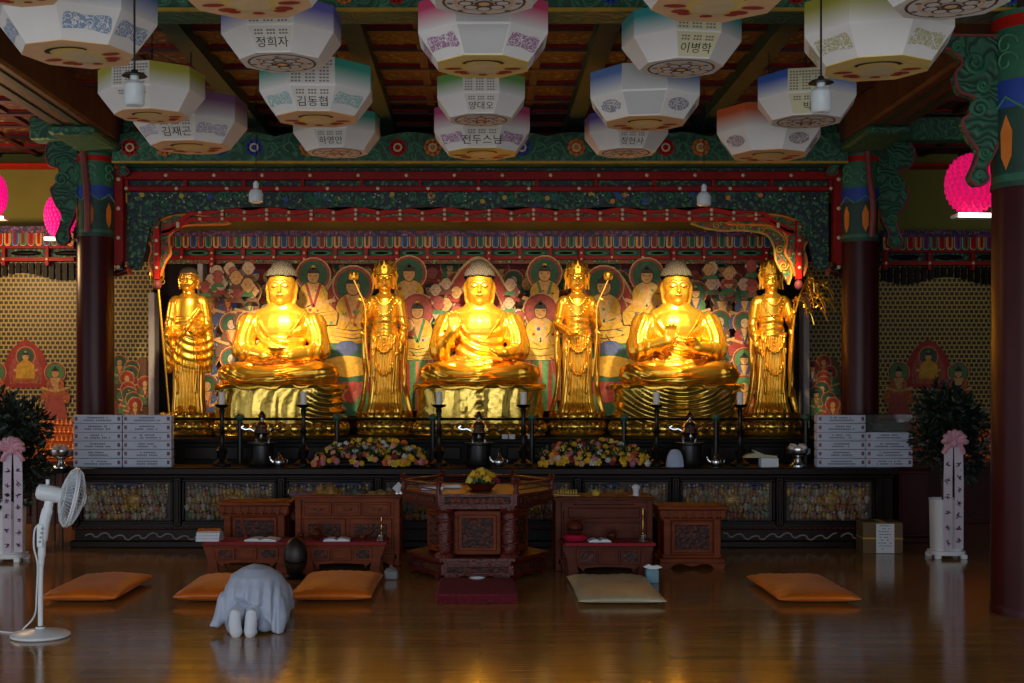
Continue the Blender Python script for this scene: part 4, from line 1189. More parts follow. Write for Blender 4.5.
M['wire'] = mat('dark_wire', '151313', .5, var=0)
def orn_mat(name, c):
    return ramp_mat(name, 'voronoi', [(0, 'dedcd8'), (.16, c), (.5, 'dedcd8'), (.62, c)], 34, .8, 1.2, 'CONSTANT', 0)
ORN = dict(blue=orn_mat('blue_print', '8498b4'), purple=orn_mat('purple_print', 'a3769a'), teal=orn_mat('teal_print', '94b8b2'), grey=orn_mat('grey_print', '8c8c96'),
           olive=orn_mat('olive_print', 'b4ae84'), lilac=orn_mat('lilac_print', 'a8a4b6'), brown=orn_mat('brown_print', '98868a'))
HL = {}
def lantern(px, wpx, ybot, Y, top, rot, label, name=None, orn=None, oshape='rect', base='figure', card='lcard', blank=False, basecol='peach', grid=True):
    W = wpx*Y/F/1.03; z = PZ(ybot, Y+.32*W)
    t = thing('paper_lantern', label, 'lantern', (PX(px, Y), Y, z), R(rot), 'octagonal paper lanterns hung from the ceiling')
    RR = W/2/cos(pi/8); k8 = [(-pi/2 + pi/8 + k*pi/4) for k in range(8)]
    s = W     # heights follow the width
    zs_ = [0, .19*s, .205*s, .44*s, .46*s]; rs = [.71*RR, RR*.985, RR, RR, .86*RR]
    def ring(r, zz): return [(r*cos(a), r*sin(a), zz) for a in k8]
    rings = [ring(r, zz) for r, zz in zip(rs, zs_)]
    mb = MB()
    for i, m_ in ((0, 0), (1, 0), (2, 1), (3, 0)):
        for k in range(8):
            k2 = (k+1) % 8
            mb.add([rings[i][k], rings[i][k2], rings[i+1][k2], rings[i+1][k]], [(0,1,2,3)], m_)
    mb.add(rings[4], [tuple(range(8))], 0)
    if top not in HL: HL[top] = {}
    key = round(s, 2)
    # wash material measured on this lantern's height
    m = HL[top].get(key)
    if m is None:
        m = paper_grad('wash_%s' % top, top); HL[top][key] = m
        mr = [n for n in m.node_tree.nodes if n.bl_idname == 'ShaderNodeMapRange'][0]
        mr.inputs['From Min'].default_value = .205*s; mr.inputs['From Max'].default_value = .44*s
    mb.build('paper_shell', [M['lpaper'], m], t, 15)
    bcol = M[basecol] if base == 'figure' else M['lpaper']
    mb = MB(); mb.add(ring(.71*RR, -.006), [tuple(range(7, -1, -1))], 0); mb.add([(.71*RR*cos(a), .71*RR*sin(a), 0) for a in k8], [tuple(range(8))], 0)
    for k in range(8): k2 = (k+1) % 8; mb.add([ring(.71*RR, -.006)[k], ring(.71*RR, -.006)[k2], ring(.71*RR, 0)[k2], ring(.71*RR, 0)[k]], [(0,1,2,3)], 0)
    DN = Matrix.Rotation(-pi/2, 4, 'X')     # x,z drawing -> lying on the underside, z pointing to the back
    def under(poly, lev, mi):
        mb.add([(x, y, -.006-.0012*lev) for x, y in poly], [tuple(range(len(poly)))], mi)
    def dsk(x, y, rx, ry, lev, mi, n=18): under([(x+rx*cos(2*pi*k/n), y+ry*sin(2*pi*k/n)) for k in range(n)], lev, mi)
    r = .71*RR*cos(pi/8)
    if base == 'figure':
        ca = cos(-R(rot)); sa = sin(-R(rot))
        dsk(0, .0*r, r*.5, r*.72, 1, 1); dsk(0, .12*r, r*.34, r*.45, 2, 2)
        arc = [(.46*r*cos(a), -.25*r-.52*r*sin(a)*-1 if False else .35*r+.3*r*sin(a)) for a in [pi*k/12 for k in range(13)]]
        arc = arc + [(x*.86, y-.09*r) for x, y in arc[::-1]]
        arc = [(x, -y) for x, y in arc]
        under(arc[::-1], 3, 3)
        for q in (-1, 1):
            dsk(q*.66*r, .12*r, .2*r, .1*r, 3, 4, 10); dsk(q*.5*r, .4*r, .16*r, .12*r, 4, 4, 10)
        for k in range(5): dsk((k-2)*.2*r, .62*r-.05*r*abs(k-2), .12*r, .08*r, 5+.1*k, 4 if k % 2 == 0 else 2, 8)
        mats_ = [bcol, M['sand'], M['cream'], M['ink'], M['redink']]
    else:
        mk = 3 if base != 'mandala_red' else 4
        for i, (q, c) in enumerate(((.86, 3), (.8, 0), (.62, 1), (.56, 0))): dsk(0, 0, q*r, q*r, i+1, c, 24)
        for k in range(8):
            a = 2*pi*k/8; dsk(.38*r*cos(a), .38*r*sin(a), .17*r, .17*r, 5+.1*k, 3, 12); dsk(.38*r*cos(a), .38*r*sin(a), .125*r, .125*r, 6.5+.1*k, 0, 12)
            dsk(.7*r*cos(a), .7*r*sin(a), .07*r, .07*r, 7.5, 4 if base == 'mandala_red' else 2, 8)
        dsk(0, 0, .2*r, .2*r, 9, 4 if base == 'mandala_red' else 3, 14); dsk(0, 0, .12*r, .12*r, 10, 1, 14)
        mats_ = [bcol, M['peach'], M['greyink'], M['brownink'], M['redink']]
    mb.build('base_print', mats_, t, recalc=False)
    # front face card and lettering ; face k spans k8[k-1]..k8[k]; front is between k8[7] and k8[0]
    half = RR*sin(pi/8)
    def face_M(fk, low):
        """frame of a facet: x along it, y up it, z outwards"""
        a = -pi/2 + fk*pi/4
        n = Vector((cos(a), sin(a), 0)); u = Vector((-sin(a), cos(a), 0))
        ap = cos(pi/8)
        if low: p0 = n*rs[0]*ap + Vector((0,0,zs_[0])); p1 = n*rs[1]*ap + Vector((0,0,zs_[1]))
        else: p0 = n*rs[2]*ap + Vector((0,0,zs_[2])); p1 = n*rs[3]*ap + Vector((0,0,zs_[3]))
        v = (p1-p0).normalized(); w = u.cross(v).normalized()
        Mx = Matrix((u, v, w)).transposed().to_4x4(); Mx.translation = p0 + w*.003
        return Mx, (p1-p0).length
    Ml, hl = face_M(0, True); Mu, hu = face_M(0, False)
    def quadon(mb, Mx, x0a, x1a, x0b, x1b, y0, y1, e, mi): mb.add([(x0a, y0, e), (x1a, y0, e), (x1b, y1, e), (x0b, y1, e)], [(0,1,2,3)], mi, Mx)
    if name or blank:
        mb = MB(); h2 = half*.97
        quadon(mb, Ml, -h2*.71, h2*.71, -h2*.97, h2*.97, .01*s, hl, 0, 0); quadon(mb, Mu, -h2, h2, -h2, h2, 0, hu, 0, 0)
        mb.build('name_card', M[card] if name else M['lcardgrey'], t, recalc=False)
    if name:
        mb = MB(); r_ = random.Random(len(label))
        text_into(mb, name, .115*s if len(name) > 3 else .105*s, Ml @ Matrix.Translation((0, hl*.36, .003)), 0)
        mb.build('name_lettering', M['ink'], t, recalc=False); mb = MB()
        for row in range(2):
            n = 11
            for k in range(n):
                x = (k-(n-1)/2)*half*.13; 
                if k in (3, 7): continue
                y = hl*(.72+.12*row); mb.add([(x-half*.045, y-.008*s, .003), (x+half*.045, y-.008*s, .003), (x+half*.045, y+.007*s, .003), (x-half*.045, y+.007*s, .003)], [(0,1,2,3)], 1, Ml)
        if grid:
            for row in range(7):
                for k in range(12):
                    if k % 4 == 3 and row < 5: continue
                    x = (k-5.5)*half*.15; y = hu*(.1+.125*row)
                    mb.add([(x-half*.05, y-.007*s, .003), (x+half*.05, y-.007*s, .003), (x+half*.05, y+.007*s, .003), (x-half*.05, y+.007*s, .003)], [(0,1,2,3)], 1, Mu)
        if mb.v: mb.build('small_lettering', [M['ink'], M['greyink']], t, recalc=False)
    if orn:
        for fk in (-1, 1) + ((2, -2) if not name else ()):
            Mx, h = face_M(fk, True); mb = MB()
            if oshape == 'rect': poly = sm2([(-.72, .32), (-.75, .55), (-.66, .82), (0, .78), (.66, .82), (.75, .55), (.66, .3), (0, .38), (-.72, .32)], 3)[:-1]
            else: poly = [(.62*cos(2*pi*k/20), .55+.27*sin(2*pi*k/20)) for k in range(20)]
            mb.add([(x*half, y*h, 0) for x, y in poly], [tuple(range(len(poly)))], 0, Mx)
            mb.build('ornament', ORN[orn], t, recalc=False)
    mb = MB(); mb.tube([(0, 0, .46*s), (0, 0, CEIL+.05-z)], .006, 6)
    for k in range(0, 8, 2): mb.tube([rings[4][k], (0, 0, .46*s+.16)], .003, 5)
    mb.build('hanging_wire', M['wire'], t)
    return t
M['lcardgrey'] = mat('lantern_blank_card', 'b9b9b8', .85, var=.02)
LAN = [
 # nearest, cut by the top edge
 (12, 130, 4, 6.6, 'b07a8a', -14, 'white paper lantern whose base just shows in the top left corner', None, None, 'rect', 'figure'),
 (249, 172, 16, 7.2, '8a86b0', -6, 'paper lantern with red and gold base print, cut by the top edge, left of centre', None, None, 'rect', 'figure'),
 (484, 142, 14, 7.3, 'c9486a', 0, 'paper lantern with brown mandala base, cut by the top edge in the middle', None, None, 'rect', 'mandala'),
 (716, 176, 19, 7.2, '4a9a8a', 5, 'paper lantern with red and cream base print, cut by the top edge, right of centre', None, None, 'rect', 'figure'),
 (951, 150, 17, 6.7, 'b0a040', 12, 'paper lantern with grey mandala base, cut by the top edge at the far right', None, None, 'rect', 'mandala'),
 # second rank
 (78, 150, 66, 8.0, '5a7ab8', -20, 'large paper lantern with blue shoulders and blue prints, at the far left', None, 'blue', 'rect', 'figure'),
 (282, 115, 71, 8.9, '6a68b8', -3, 'paper lantern with violet shoulders, a name card and round mandala base', '정희자', None, 'rect', 'mandala'),
 (483, 131, 76, 8.4, 'cc3f6a', 0, 'paper lantern with crimson pink shoulders and purple prints, in the middle column', None, 'purple', 'rect', 'figure', 'lcard', True, 'sand'),
 (681, 113, 76, 9.0, '2f9a9a', 9, 'paper lantern with teal shoulders, yellow name card and round mandala base', '이병학', None, 'rect', 'mandala', 'lcard2'),
 (877, 145, 79, 8.0, 'a8a43c', -14, 'large paper lantern with olive yellow shoulders, at the far right', None, 'olive', 'rect', 'figure', 'lcard', False, 'sand'),
 # third rank
 (152, 99, 122, 10.2, 'b0a83a', -10, 'paper lantern with yellow shoulders and name card, behind the glass pendant on the left', '김', None, 'rect', 'figure'),
 (317, 112, 126, 10.1, '3f9c86', 2, 'paper lantern with sea green shoulders, teal prints and name card', '김동협', 'teal', 'rect', 'figure'),
 (481, 89, 125, 10.4, '6a9c4e', 0, 'paper lantern with leaf green shoulders and name card, in the middle column', '양대오', None, 'rect', 'mandala_red'),
 (645, 110, 130, 10.1, '5a78b0', -8, 'paper lantern with slate blue shoulders, grey oval prints and red flower base', None, 'grey', 'oval', 'figure', 'lcard', True),
 (806, 97, 127, 10.2, '3a66c0', -12, 'paper lantern with deep blue shoulders, behind the glass pendant on the right', '박', None, 'rect', 'mandala', 'lcard2'),
 # fourth rank
 (191, 106, 153, 11.6, '8a5a86', -6, 'paper lantern with mauve shoulders, lilac prints and orange base, lowest on the left', '김재곤', 'lilac', 'rect', 'figure'),
 (337, 84, 157, 12.2, '3fa08a', -4, 'small paper lantern with green shoulders and orange base, below the sea green lantern', '하영만', None, 'rect', 'mandala_red'),
 (482, 97, 159, 11.8, 'c0487a', 0, 'paper lantern with rose shoulders, purple prints and yellow base, lowest in the middle', '전두스님', 'purple', 'rect', 'figure', 'lcard', False, 'sand'),
 (626, 81, 157, 12.3, '6a5ab0', 4, 'small paper lantern with violet blue shoulders and orange base, below the slate blue lantern', '정현사', None, 'rect', 'mandala_red'),
 (769, 102, 161, 11.6, 'd0602c', -16, 'paper lantern with orange shoulders and oval prints, lowest on the right', None, 'brown', 'oval', 'figure'),
]
for a in LAN: lantern(*a)
# ================================================================ pendants and bulbs
M['glass'] = mat('ribbed_frosted_glass', 'dfe8ec', .3, var=0, alpha=.42)
M['bulbwhite'] = mat('unlit_bulb_white', 'd8e2e8', .35, var=0)
for px, Y, yt, yb, lab in ((134.5, 7.6, 72, 106, 'glass jar pendant lamp hanging on a black wire before the yellow lantern'), (821, 7.6, 79, 113, 'glass jar pendant lamp hanging on a black wire before the deep blue lantern')):
    z = PZ(yb, Y); H = PZ(yt, Y)-z
    t = thing('pendant_lamp', lab, 'lamp', (PX(px, Y), Y, z))
    mb = MB(); mb.lathe([(.05, 0), (.06, .012), (.062, H*.62), (.045, H*.72), (.026, H*.76), (.026, H*.9), (.022, H*.9), (.022, H*.74), (.042, H*.69), (.057, H*.6), (.055, .016), (.045, .008)], seg=28, fold=lambda a, z: .0015*sin(14*a)); mb.build('glass_jar', M['glass'], t)
    mb = MB(); mb.lathe([(.075, H*.88), (.06, H*.95), (.022, H*.99), (.018, H*1.06)], seg=24); mb.build('cap', M['iron'], t)
    mb = MB(); mb.lathe([(.014, H*.85), (.024, H*.5), (.02, H*.3), (.005, H*.24)], seg=14); mb.build('bulb', M['bulbwhite'], t)
    mb = MB(); mb.tube([(0, 0, H), (0, 0, CEIL+.1-z)], .0065, 6); mb.build('wire', M['wire'], t)
for px, yb, yt, lab in ((256, 203, 181, 'white bulb lamp hanging against the red canopy rail, on the left'), (704, 206, 184, 'white bulb lamp hanging against the red canopy rail, on the right')):
    Y = 13.6; z = PZ(yb, Y); H = PZ(yt, Y)-z
    t = thing('hanging_bulb', lab, 'lamp', (PX(px, Y), Y, z))
    mb = MB(); mb.lathe([(.05, 0), (.075, .012), (.078, H*.4), (.06, H*.58), (.03, H*.66)], seg=24); mb.build('bulb', M['bulbwhite'], t)
    mb = MB(); mb.lathe([(.028, H*.64), (.03, H*.9), (.012, H)], seg=16); mb.build('socket', M['white'], t)
    mb = MB(); mb.tube([(0, 0, H), (0, 0, CEIL+.1-z)], .005, 6); mb.build('wire', M['wire'], t)
# ================================================================ pink lotus lanterns with tube lamps
M['hotpink'] = mat('hot_pink_petal_paper', 'ea0f86', .6, var=.12, scale=30, emit='ff1490', es=.55)
M['hotpinkdim'] = mat('pink_petal_paper', 'e00f6e', .6, var=.12, scale=30, emit='ff1478', es=.38)
M['tube'] = mat('lit_tube', 'ffffff', .4, var=0, emit='fff6ea', es=3)
def lotus_lantern(px, yc, rpx, hpx, Y, lab, m):
    r = rpx*Y/F; h = hpx*Y/F
    t = thing('lotus_lantern', lab, 'lantern', (PX(px, Y), Y, PZ(yc, Y)), 0, 'pink lotus lanterns in the side aisles')
    mb = MB(); mb.ell((0, 0, 0), (r*.86, r*.86, h*.9), 0, 20, 14)
    for i in range(15):
        tt = -pi/2 + pi*(i+.6)/15; n = max(5, int(24*cos(tt)))
        for k in range(n):
            a = 2*pi*(k+.5*(i % 2))/n
            p = Vector((r*.88*cos(tt)*cos(a), r*.88*cos(tt)*sin(a), h*.92*sin(tt)))
            mb.ell(p, (r*.1, r*.07, h*.16), 0, 7, 5, (.35*sin(tt), 0, a+pi/2))
    mb.build('petal_globe', m, t)
    mb = MB(); mb.box(-.17, .17, -.09, .09, -h-.05, -h-.01, 0, .012); mb.build('lamp_tray', M['white'], t)
    mb = MB(); mb.tube([(-.16, -.095, -h-.03), (.16, -.095, -h-.035)], .022, 10); mb.build('lamp_tube', M['tube'], t)
    mb = MB(); mb.tube([(0, 0, h*.9), (0, 0, CEIL-PZ(yc, Y))], .008, 6); mb.build('cord', M['wire'], t)
lotus_lantern(-7, 195, 15, 21, 15.8, 'bright pink lotus lantern cut by the left edge', M['hotpink'])
lotus_lantern(60, 216, 16.5, 21, 15.8, 'bright pink lotus lantern beside the left pillar', M['hotpink'])
lotus_lantern(972, 184, 28, 29, 11.8, 'large pink lotus lantern behind the right front pillar', M['hotpinkdim'])
# ================================================================ white memorial boxes on the altar
M['boxwhite'] = mat('white_card_box', 'c6ccdc', .6, var=.04)
M['seal'] = mat('purple_seal_print', '6a4a70', .7, var=0)
M['sealpink'] = mat('pink_seal_print', '9a5a68', .7, var=0)
M['textgrey'] = mat('grey_blue_print', '5c6478', .7, var=0)
def gift_box(px, row, Y, label, seed, wpx=49.5):
    w = wpx*Y/F*.98; h = 8.72*Y/F
    t = thing('donation_box', label, 'box', (PX(px, Y), Y, ZT + row*h), 0, 'white boxes stacked on the altar')
    r = random.Random(seed)
    mb = MB(); mb.box(-w/2+.004, w/2-.004, .004, .13, 0.001, h*.84, 0, .003); mb.build('tray', M['boxwhite'], t)
    mb = MB(); mb.box(-w/2, w/2, 0, .135, h*.14, h*.965, 0, .004); mb.build('lid', M['boxwhite'], t)
    mb = MB()
    for q in (-1, 1):
        x = q*(w/2-.032)
        mb.box(x-.015, x+.015, -.002, .001, h*.33, h*.75, 1 if q < 0 else 0)
    mb.build('seal_print', [M['seal'], M['sealpink']], t)
    mb = MB()
    for row_, (n0, zz) in enumerate(((r.randint(9, 13), .66), (r.randint(11, 17), .36))):
        for k in range(n0):
            if r.random() < .15: continue
            x = (k-(n0-1)/2)*.019; mb.box(x-.0065, x+.0065, -.002, .001, h*(zz-.08), h*(zz+.08))
    mb.build('print', M['textgrey'], t)
    return t
ORD = ['lowest', 'second', 'third', 'fourth', 'fifth', 'topmost']
for px, n, nm in ((97.5, 6, 'stack nearest the left planter'), (147, 6, 'left stack nearest the monk statue'), (841.5, 6, 'right stack before the pillar'), (889.5, 4, 'short far right stack')):
    for k in range(n):
        nb = ORD[k] if (k < n-1) else 'topmost'
        gift_box(px, k, 13.95, 'white printed card box, %s in the %s' % (nb, nm), int(px)*10+k, 49.5 if px < 880 else 47.5)
h4 = 4*8.72*13.95/F
t = thing('display_case', 'clear plastic case with grey packet on top of the far right box stack', 'case', (PX(889.5, 13.95), 13.95, ZT+h4))
mb = MB(); w = .255; hh = 18*13.95/F
for x in (-w, w-.004): mb.box(x, x+.004, 0, .3, 0, hh)
mb.box(-w, w, 0, .004, 0, hh); mb.box(-w, w, .296, .3, 0, hh); mb.box(-w, w, 0, .3, hh-.004, hh)
M['clear'] = mat('clear_plastic', 'f0f6f6', .06, var=0, trans=.95)
mb.build('cover', M['clear'], t)
mb = MB(); mb.box(-.16, .2, .04, .26, .002, .1, 0, .02); mb.box(-.1, .1, .05, .24, .1, .14, 0, .015); mb.build('packet', mat('grey_packet', '55604c', .6, var=.3, scale=20), t)
# ================================================================ candles and altar vessels
YC = 14.15
def candlestick(px, side):
    z = ZT
    t = thing('candlestick', 'tall black turned candlestick standing %s' % side, 'candlestick', (PX(px, YC), YC, z), 0, 'black candlesticks on the altar')
    H = PZ(405, YC)-z
    mb = MB(); mb.lathe([(.1, 0), (.105, .03), (.07, .05), (.035, .08), (.05, .13), (.065, .17), (.04, .21), (.022, .27), (.026, .35), (.045, .38), (.026, .42), (.02, .5), (.024, H-.1), (.035, H-.06), (.02, H-.03)], seg=20); mb.build('stem', M['iron'], t)
    mb = MB(); mb.lathe([(.02, H-.04), (.06, H-.02), (.085, H), (.08, H+.006), (.01, H)], seg=24); mb.build('drip_pan', M['iron'], t)
    c = thing('candle', 'unlit white candle on the black candlestick %s' % side, 'candle', (PX(px, YC), YC, z+H+.002), 0, 'white altar candles')
    mb = MB(); mb.lathe([(.036, 0), (.036, .135), (.03, .142), (.006, .138)], seg=20); mb.build('wax_body', M['wax'], c)
    mb = MB(); mb.tube([(0, 0, .137), (.002, 0, .155)], .003, 5); mb.build('wick', M['ink'], c)
for px, side in ((222, 'left of the left seated statue'), (303.5, 'right of the left seated statue'), (439, 'left of the middle seated statue'), (523.5, 'right of the middle seated statue'), (656.5, 'left of the right seated statue'), (740, 'right of the right seated statue')): candlestick(px, side)
def burner(px, s, side):
    Y = YC-.02
    t = thing('incense_burner', 'lidded metal incense burner with two side handles before the %s seated statue' % side, 'incense burner', (PX(px, Y), Y, ZT), 0, 'incense burners on the altar')
    b = MB(); b.lathe([(.14, 0), (.15, .03), (.13, .08), (.13, .23), (.16, .245), (.16, .26)], seg=28); b.build('stand', M['iron'], t)
    z = .26
    b = MB()
    for k in range(3):
        a = -pi/2 + 2*pi*k/3; b.tube([(.05*cos(a), .05*sin(a), z+.07), (.085*cos(a), .085*sin(a), z+.04), (.075*cos(a), .075*sin(a), z)], [.02, .018, .012], 8)
    b.lathe([(.02, .05), (.07, .07), (.095, .11), (.08, .15), (.075, .16), (.09, .175)], (0, 0, z), 24); b.build('bowl', M['silver'], t)
    for q in (-1, 1):
        b = MB(); b.tube(smooth_path([(q*.08, 0, z+.125), (q*.13, 0, z+.15), (q*.18, 0, z+.145), (q*.225, 0, z+.165), (q*.2, 0, z+.185)], 4), .013, 7); b.build('handle', M['silver'], t)
    b = MB(); b.lathe([(.09, .175), (.08, .2), (.05, .23), (.025, .245), (.02, .26), (.04, .28), (.045, .3), (.025, .33), (.006, .35)], (0, 0, z), 20); b.build('lid', M['silver'], t)
for px, s in ((262, 'left'), (479, 'middle'), (690, 'right')): burner(px, 1, s)
def teapot(px, lab):
    Y = 13.98
    t = thing('water_ewer', lab, 'ewer', (PX(px, Y), Y, ZT), 0, 'small steel ewers on the altar front')
    b = MB(); b.lathe([(.045, 0), (.05, .01), (.062, .05), (.055, .085), (.03, .11)], seg=22); b.build('body', M['silver'], t)
    b = MB(); b.lathe([(.034, .11), (.02, .13), (.008, .14), (.014, .155), (.002, .17)], seg=16); b.build('lid', M['silver'], t)
    b = MB(); b.tube(smooth_path([(-.055, 0, .05), (-.09, 0, .08), (-.1, 0, .11)], 4), [.014]*6+[.008]*3, 7); b.build('spout', M['silver'], t)
    b = MB(); b.tube(smooth_path([(.05, 0, .08), (.09, 0, .08), (.085, 0, .04), (.055, 0, .03)], 4), .006, 6); b.build('handle', M['silver'], t)
teapot(279, 'small steel ewer before the left incense burner'); teapot(499, 'small steel ewer right of the middle incense burner'); teapot(716, 'small steel ewer right of the right incense burner')
# thin black rail with small green-capped posts
t = thing('altar_rail', 'thin black rail running in front of the golden statues', 'rail', (PX(478, 14.5), 14.5, ZT))
zr = PZ(419, 14.5)-ZT
b = MB(); b.tube([(PX(114, 14.5)-PX(478, 14.5), 0, zr), (PX(812, 14.5)-PX(478, 14.5), 0, zr)], .017, 8); b.build('rail_bar', M['iron'], t)
M['patina'] = mat('green_patina_cap', '2f5a44', .5, var=.2)
for px in (120, 240, 337, 433, 532, 624, 716, 806):
    x = PX(px, 14.5)-PX(478, 14.5)
    b = MB(); b.lathe([(.04, 0), (.03, .04), (.028, zr)], (x, 0, 0), 14); b.build('rail_post', M['iron'], t)
    b = MB(); b.lathe([(.03, zr-.02), (.055, zr+.01), (.05, zr+.04), (.02, zr+.06)], (x, 0, 0), 16); b.build('post_cap', M['patina'], t)
# footed bowls at both ends, folded papers
M['giftwrap'] = mat('pale_wrapped_offerings', 'c9b9b4', .6, var=.3, scale=25)
for px, Y, s, lab in ((61, 14.0, 1, 'footed steel bowl heaped with offerings, left of the box stacks'), (798, 14.05, 1, 'footed steel bowl heaped with offerings, right of the white book')):
    t = thing('offering_bowl', lab, 'bowl', (PX(px, Y), Y, ZT if px > 100 else PZ(468, Y)))
    b = MB(); b.lathe([(.1, 0), (.1, .015), (.05, .05), (.035, .09), (.06, .115), (.12, .13), (.135, .15), (.135, .2), (.125, .2), (.12, .15), (.03, .14)], seg=28); b.build('bowl', M['silver'], t)
    b = MB(); r = random.Random(px)
    for k in range(16): b.ell((r.uniform(-.08, .08), r.uniform(-.08, .08), .19+r.uniform(-.02, .04)), (.04, .035, .028), 0, 9, 6, (r.random(), r.random(), 0))
    b.build('offering_heap', M['giftwrap'], t, )
t = thing('side_bench', 'low dark bench at the left end of the altar holding a steel bowl', 'bench', (PX(55, 14.0), 13.85, 0))
b = MB(); zq = PZ(468, 14.0); b.box(-.46, .15, 0, .7, zq-.05, zq, 0, .008); b.build('bench_top', M['dkwood'], t)
for x in (-.4, -.18, .1):
    for y in (.05, .64): b = MB(); b.box(x-.02, x+.02, y-.02, y+.02, 0, zq-.045, 0, .004); b.build('leg', M['beambrown'], t)
t = thing('cloth_cover', 'pale blue rounded cloth cover standing on the altar', 'cover', (PX(675, 13.98), 13.98, ZT))
b = MB(); b.lathe([(.1, 0), (.098, .05), (.085, .12), (.06, .17), (.03, .19), (.004, .195)], seg=22, sy=.6, fold=lambda a, z: .004*sin(9*a)); b.build('cover_body', mat('pale_blue_cloth', 'a9b6cc', .8, var=.05), t)
t = thing('white_book', 'thick white sutra book with papers lying on top, on the altar', 'book', (PX(770, 13.9), 13.9, ZT))
b = MB(); b.box(-.095, .095, 0, .14, 0, .1, 0, .006); b.build('book_block', M['paper'], t)
t = thing('folded_paper', 'loose cream papers folded across the white book', 'paper', (PX(762, 13.93), 13.93, ZT+.102))
b = MB(); b.prism([(-.2, .0), (.16, .0), (.17, .02), (.04, .03), (-.02, .055), (-.09, .085), (-.07, .05), (-.16, .03)], 0, .12, 0); b.build('paper_sheaf', mat('cream_paper', 'b5ab90', .8, var=.1), t)
for k, px in enumerate((505, 512, 531)):
    t = thing('name_plaque', 'small white plaque on the black platform edge, %s right of the middle burner' % ('first', 'second', 'third')[k], 'plaque', (PX(px, 14.8), 14.815, ZU), 0)
    b = MB(); b.box(-.035, .035, 0, .006, 0, .055, 0, .002); b.build('plate', M['paper'], t)
    b = MB(); b.prism([(-.02, 0), (.02, 0), (.02, .03), (-.02, .03)], .006, .03, 0); b.build('foot', M['iron'], t)
# ================================================================ flower arrangements
FC = {k: mat('petal_' + k, v, .6, var=.12, scale=30) for k, v in dict(yellow='d9a91e', lemon='cdb648', white='c9c8c0', peach='d08a5a', orange='c9662a', pink='c27a84', crimson='8c1f30', apricot='d9a070').items()}
M['foliage'] = mat('dark_leaf', '27381f', .55, var=.35, scale=20)
M['foliage2'] = mat('mid_leaf', '3f5a2f', .55, var=.3, scale=20)
def bloom_mesh(kind, r=.042):
    mb = MB()
    if kind == 0:   # rose
        for ring, (n, rr, tilt, zz) in enumerate(((3, .25, 1.2, .5), (5, .5, .9, .35), (6, .8, .5, .1))):
            for k in range(n):
                a = 2*pi*k/n + ring*.5
                mb.ell((rr*r*cos(a)*.8, rr*r*sin(a)*.8, zz*r), (r*.42, r*.12, r*.5), 0, 7, 5, (tilt-pi/2 if False else -.5+.4*ring*-1, 0, a+pi/2))
        mb.ell((0, 0, r*.2), r*.62, 0, 9, 7)
    else:           # chrysanthemum
        for ring, (n, rr, zz) in enumerate(((6, .35, .45), (9, .65, .28), (12, .95, .05))):
            for k in range(n):
                a = 2*pi*k/n + ring*.3
                mb.ell((rr*r*cos(a)*.7, rr*r*sin(a)*.7, zz*r), (r*.13, r*.36, r*.1), 0, 6, 4, (.5-.25*ring, 0, a-pi/2))
        mb.ell((0, 0, r*.25), r*.34, 0, 8, 6)
    return mb
BLM = {}
def bloom(parent, p, nrm, color, r, i):
    k = (color, i % 2)
    q = Vector(nrm).to_track_quat('Z', 'Y')
    if k not in BLM:
        o = bloom_mesh(i % 2).build('flower', FC[color], parent); BLM[k] = o.data
    else:
        o = bpy.data.objects.new('flower', BLM[k]); C.objects.link(o); o.parent = parent
    o.location = p; o.rotation_mode = 'QUATERNION'; o.rotation_quaternion = q; o.scale = (r/.042,)*3
    return o
def leaves(mb, n, fn, L, r, mi=0):
    """scatter pointed leaves; fn gives a position and an outward direction"""
    for k in range(n):
        p, d = fn(r); d = (Vector(d) + Vector((r.uniform(-.7, .7), r.uniform(-.7, .7), r.uniform(-.7, .7)))).normalized()
        u = d.orthogonal().normalized(); u = (Matrix.Rotation(r.uniform(0, 6.28), 3, d) @ u)
        w = d.cross(u); l = L*r.uniform(.7, 1.3); p = Vector(p)
        mb.add([p, p+d*l*.45+u*l*.2+w*l*.05, p+d*l, p+d*l*.45-u*l*.2+w*l*.05], [(0, 1, 2), (0, 2, 3)], mi)
def flower_bed(x0, x1, label, seed, n=78):
    Y = 14.02; cx = (x0+x1)/2
    t = thing('flower_arrangement', label, 'flowers', (PX(cx, Y), Y, ZT))
    w = (x1-x0)*Y/F/2; r = random.Random(seed); H = PZ(440, Y)-ZT
    b = MB(); b.box(-w*.9, w*.9, -.1, .12, 0, .06, 0, .02); b.build('trough', M['black'], t)
    mb = MB()
    def fn(r):
        a = r.uniform(0, 2*pi); s = sqrt(r.random())
        p = Vector((w*.98*s*cos(a), .17*s*sin(a), .04 + (H-.06)*sqrt(max(0, 1-s*s*.85))*r.uniform(.3, 1)))
        return p, Vector((p.x/w*.6, p.y*3-.3, .7))
    leaves(mb, 700, fn, .06, r); leaves(mb, 200, fn, .06, r, 1)
    mb.build('foliage', [M['foliage'], M['foliage2']], t, recalc=False)
    cols = ['yellow']*9 + ['lemon']*2 + ['white']*4 + ['peach']*2 + ['orange']*4 + ['pink']*2 + ['crimson']*2 + ['apricot']*2
    pts = []
    tries = 0
    while len(pts) < n and tries < 4000:
        tries += 1
        u = r.uniform(-1, 1); v = r.uniform(0.02, 1)
        zmax = (1-abs(u)**3.2*.75)
        x = u*w; z = .035 + (H-.03)*v*zmax
        y = -.17 + .2*v*v
        if all((x-a)**2 + (z-c)**2 > .037**2 for a, _, c in pts): pts.append((x, y, z))
    for i, p in enumerate(pts): bloom(t, p, (p[0]/w*.5 + r.uniform(-.3, .3), -1+p[2]/H*.5, p[2]/H*.9-.05), r.choice(cols), r.uniform(.03, .043), r.randint(0, 1))
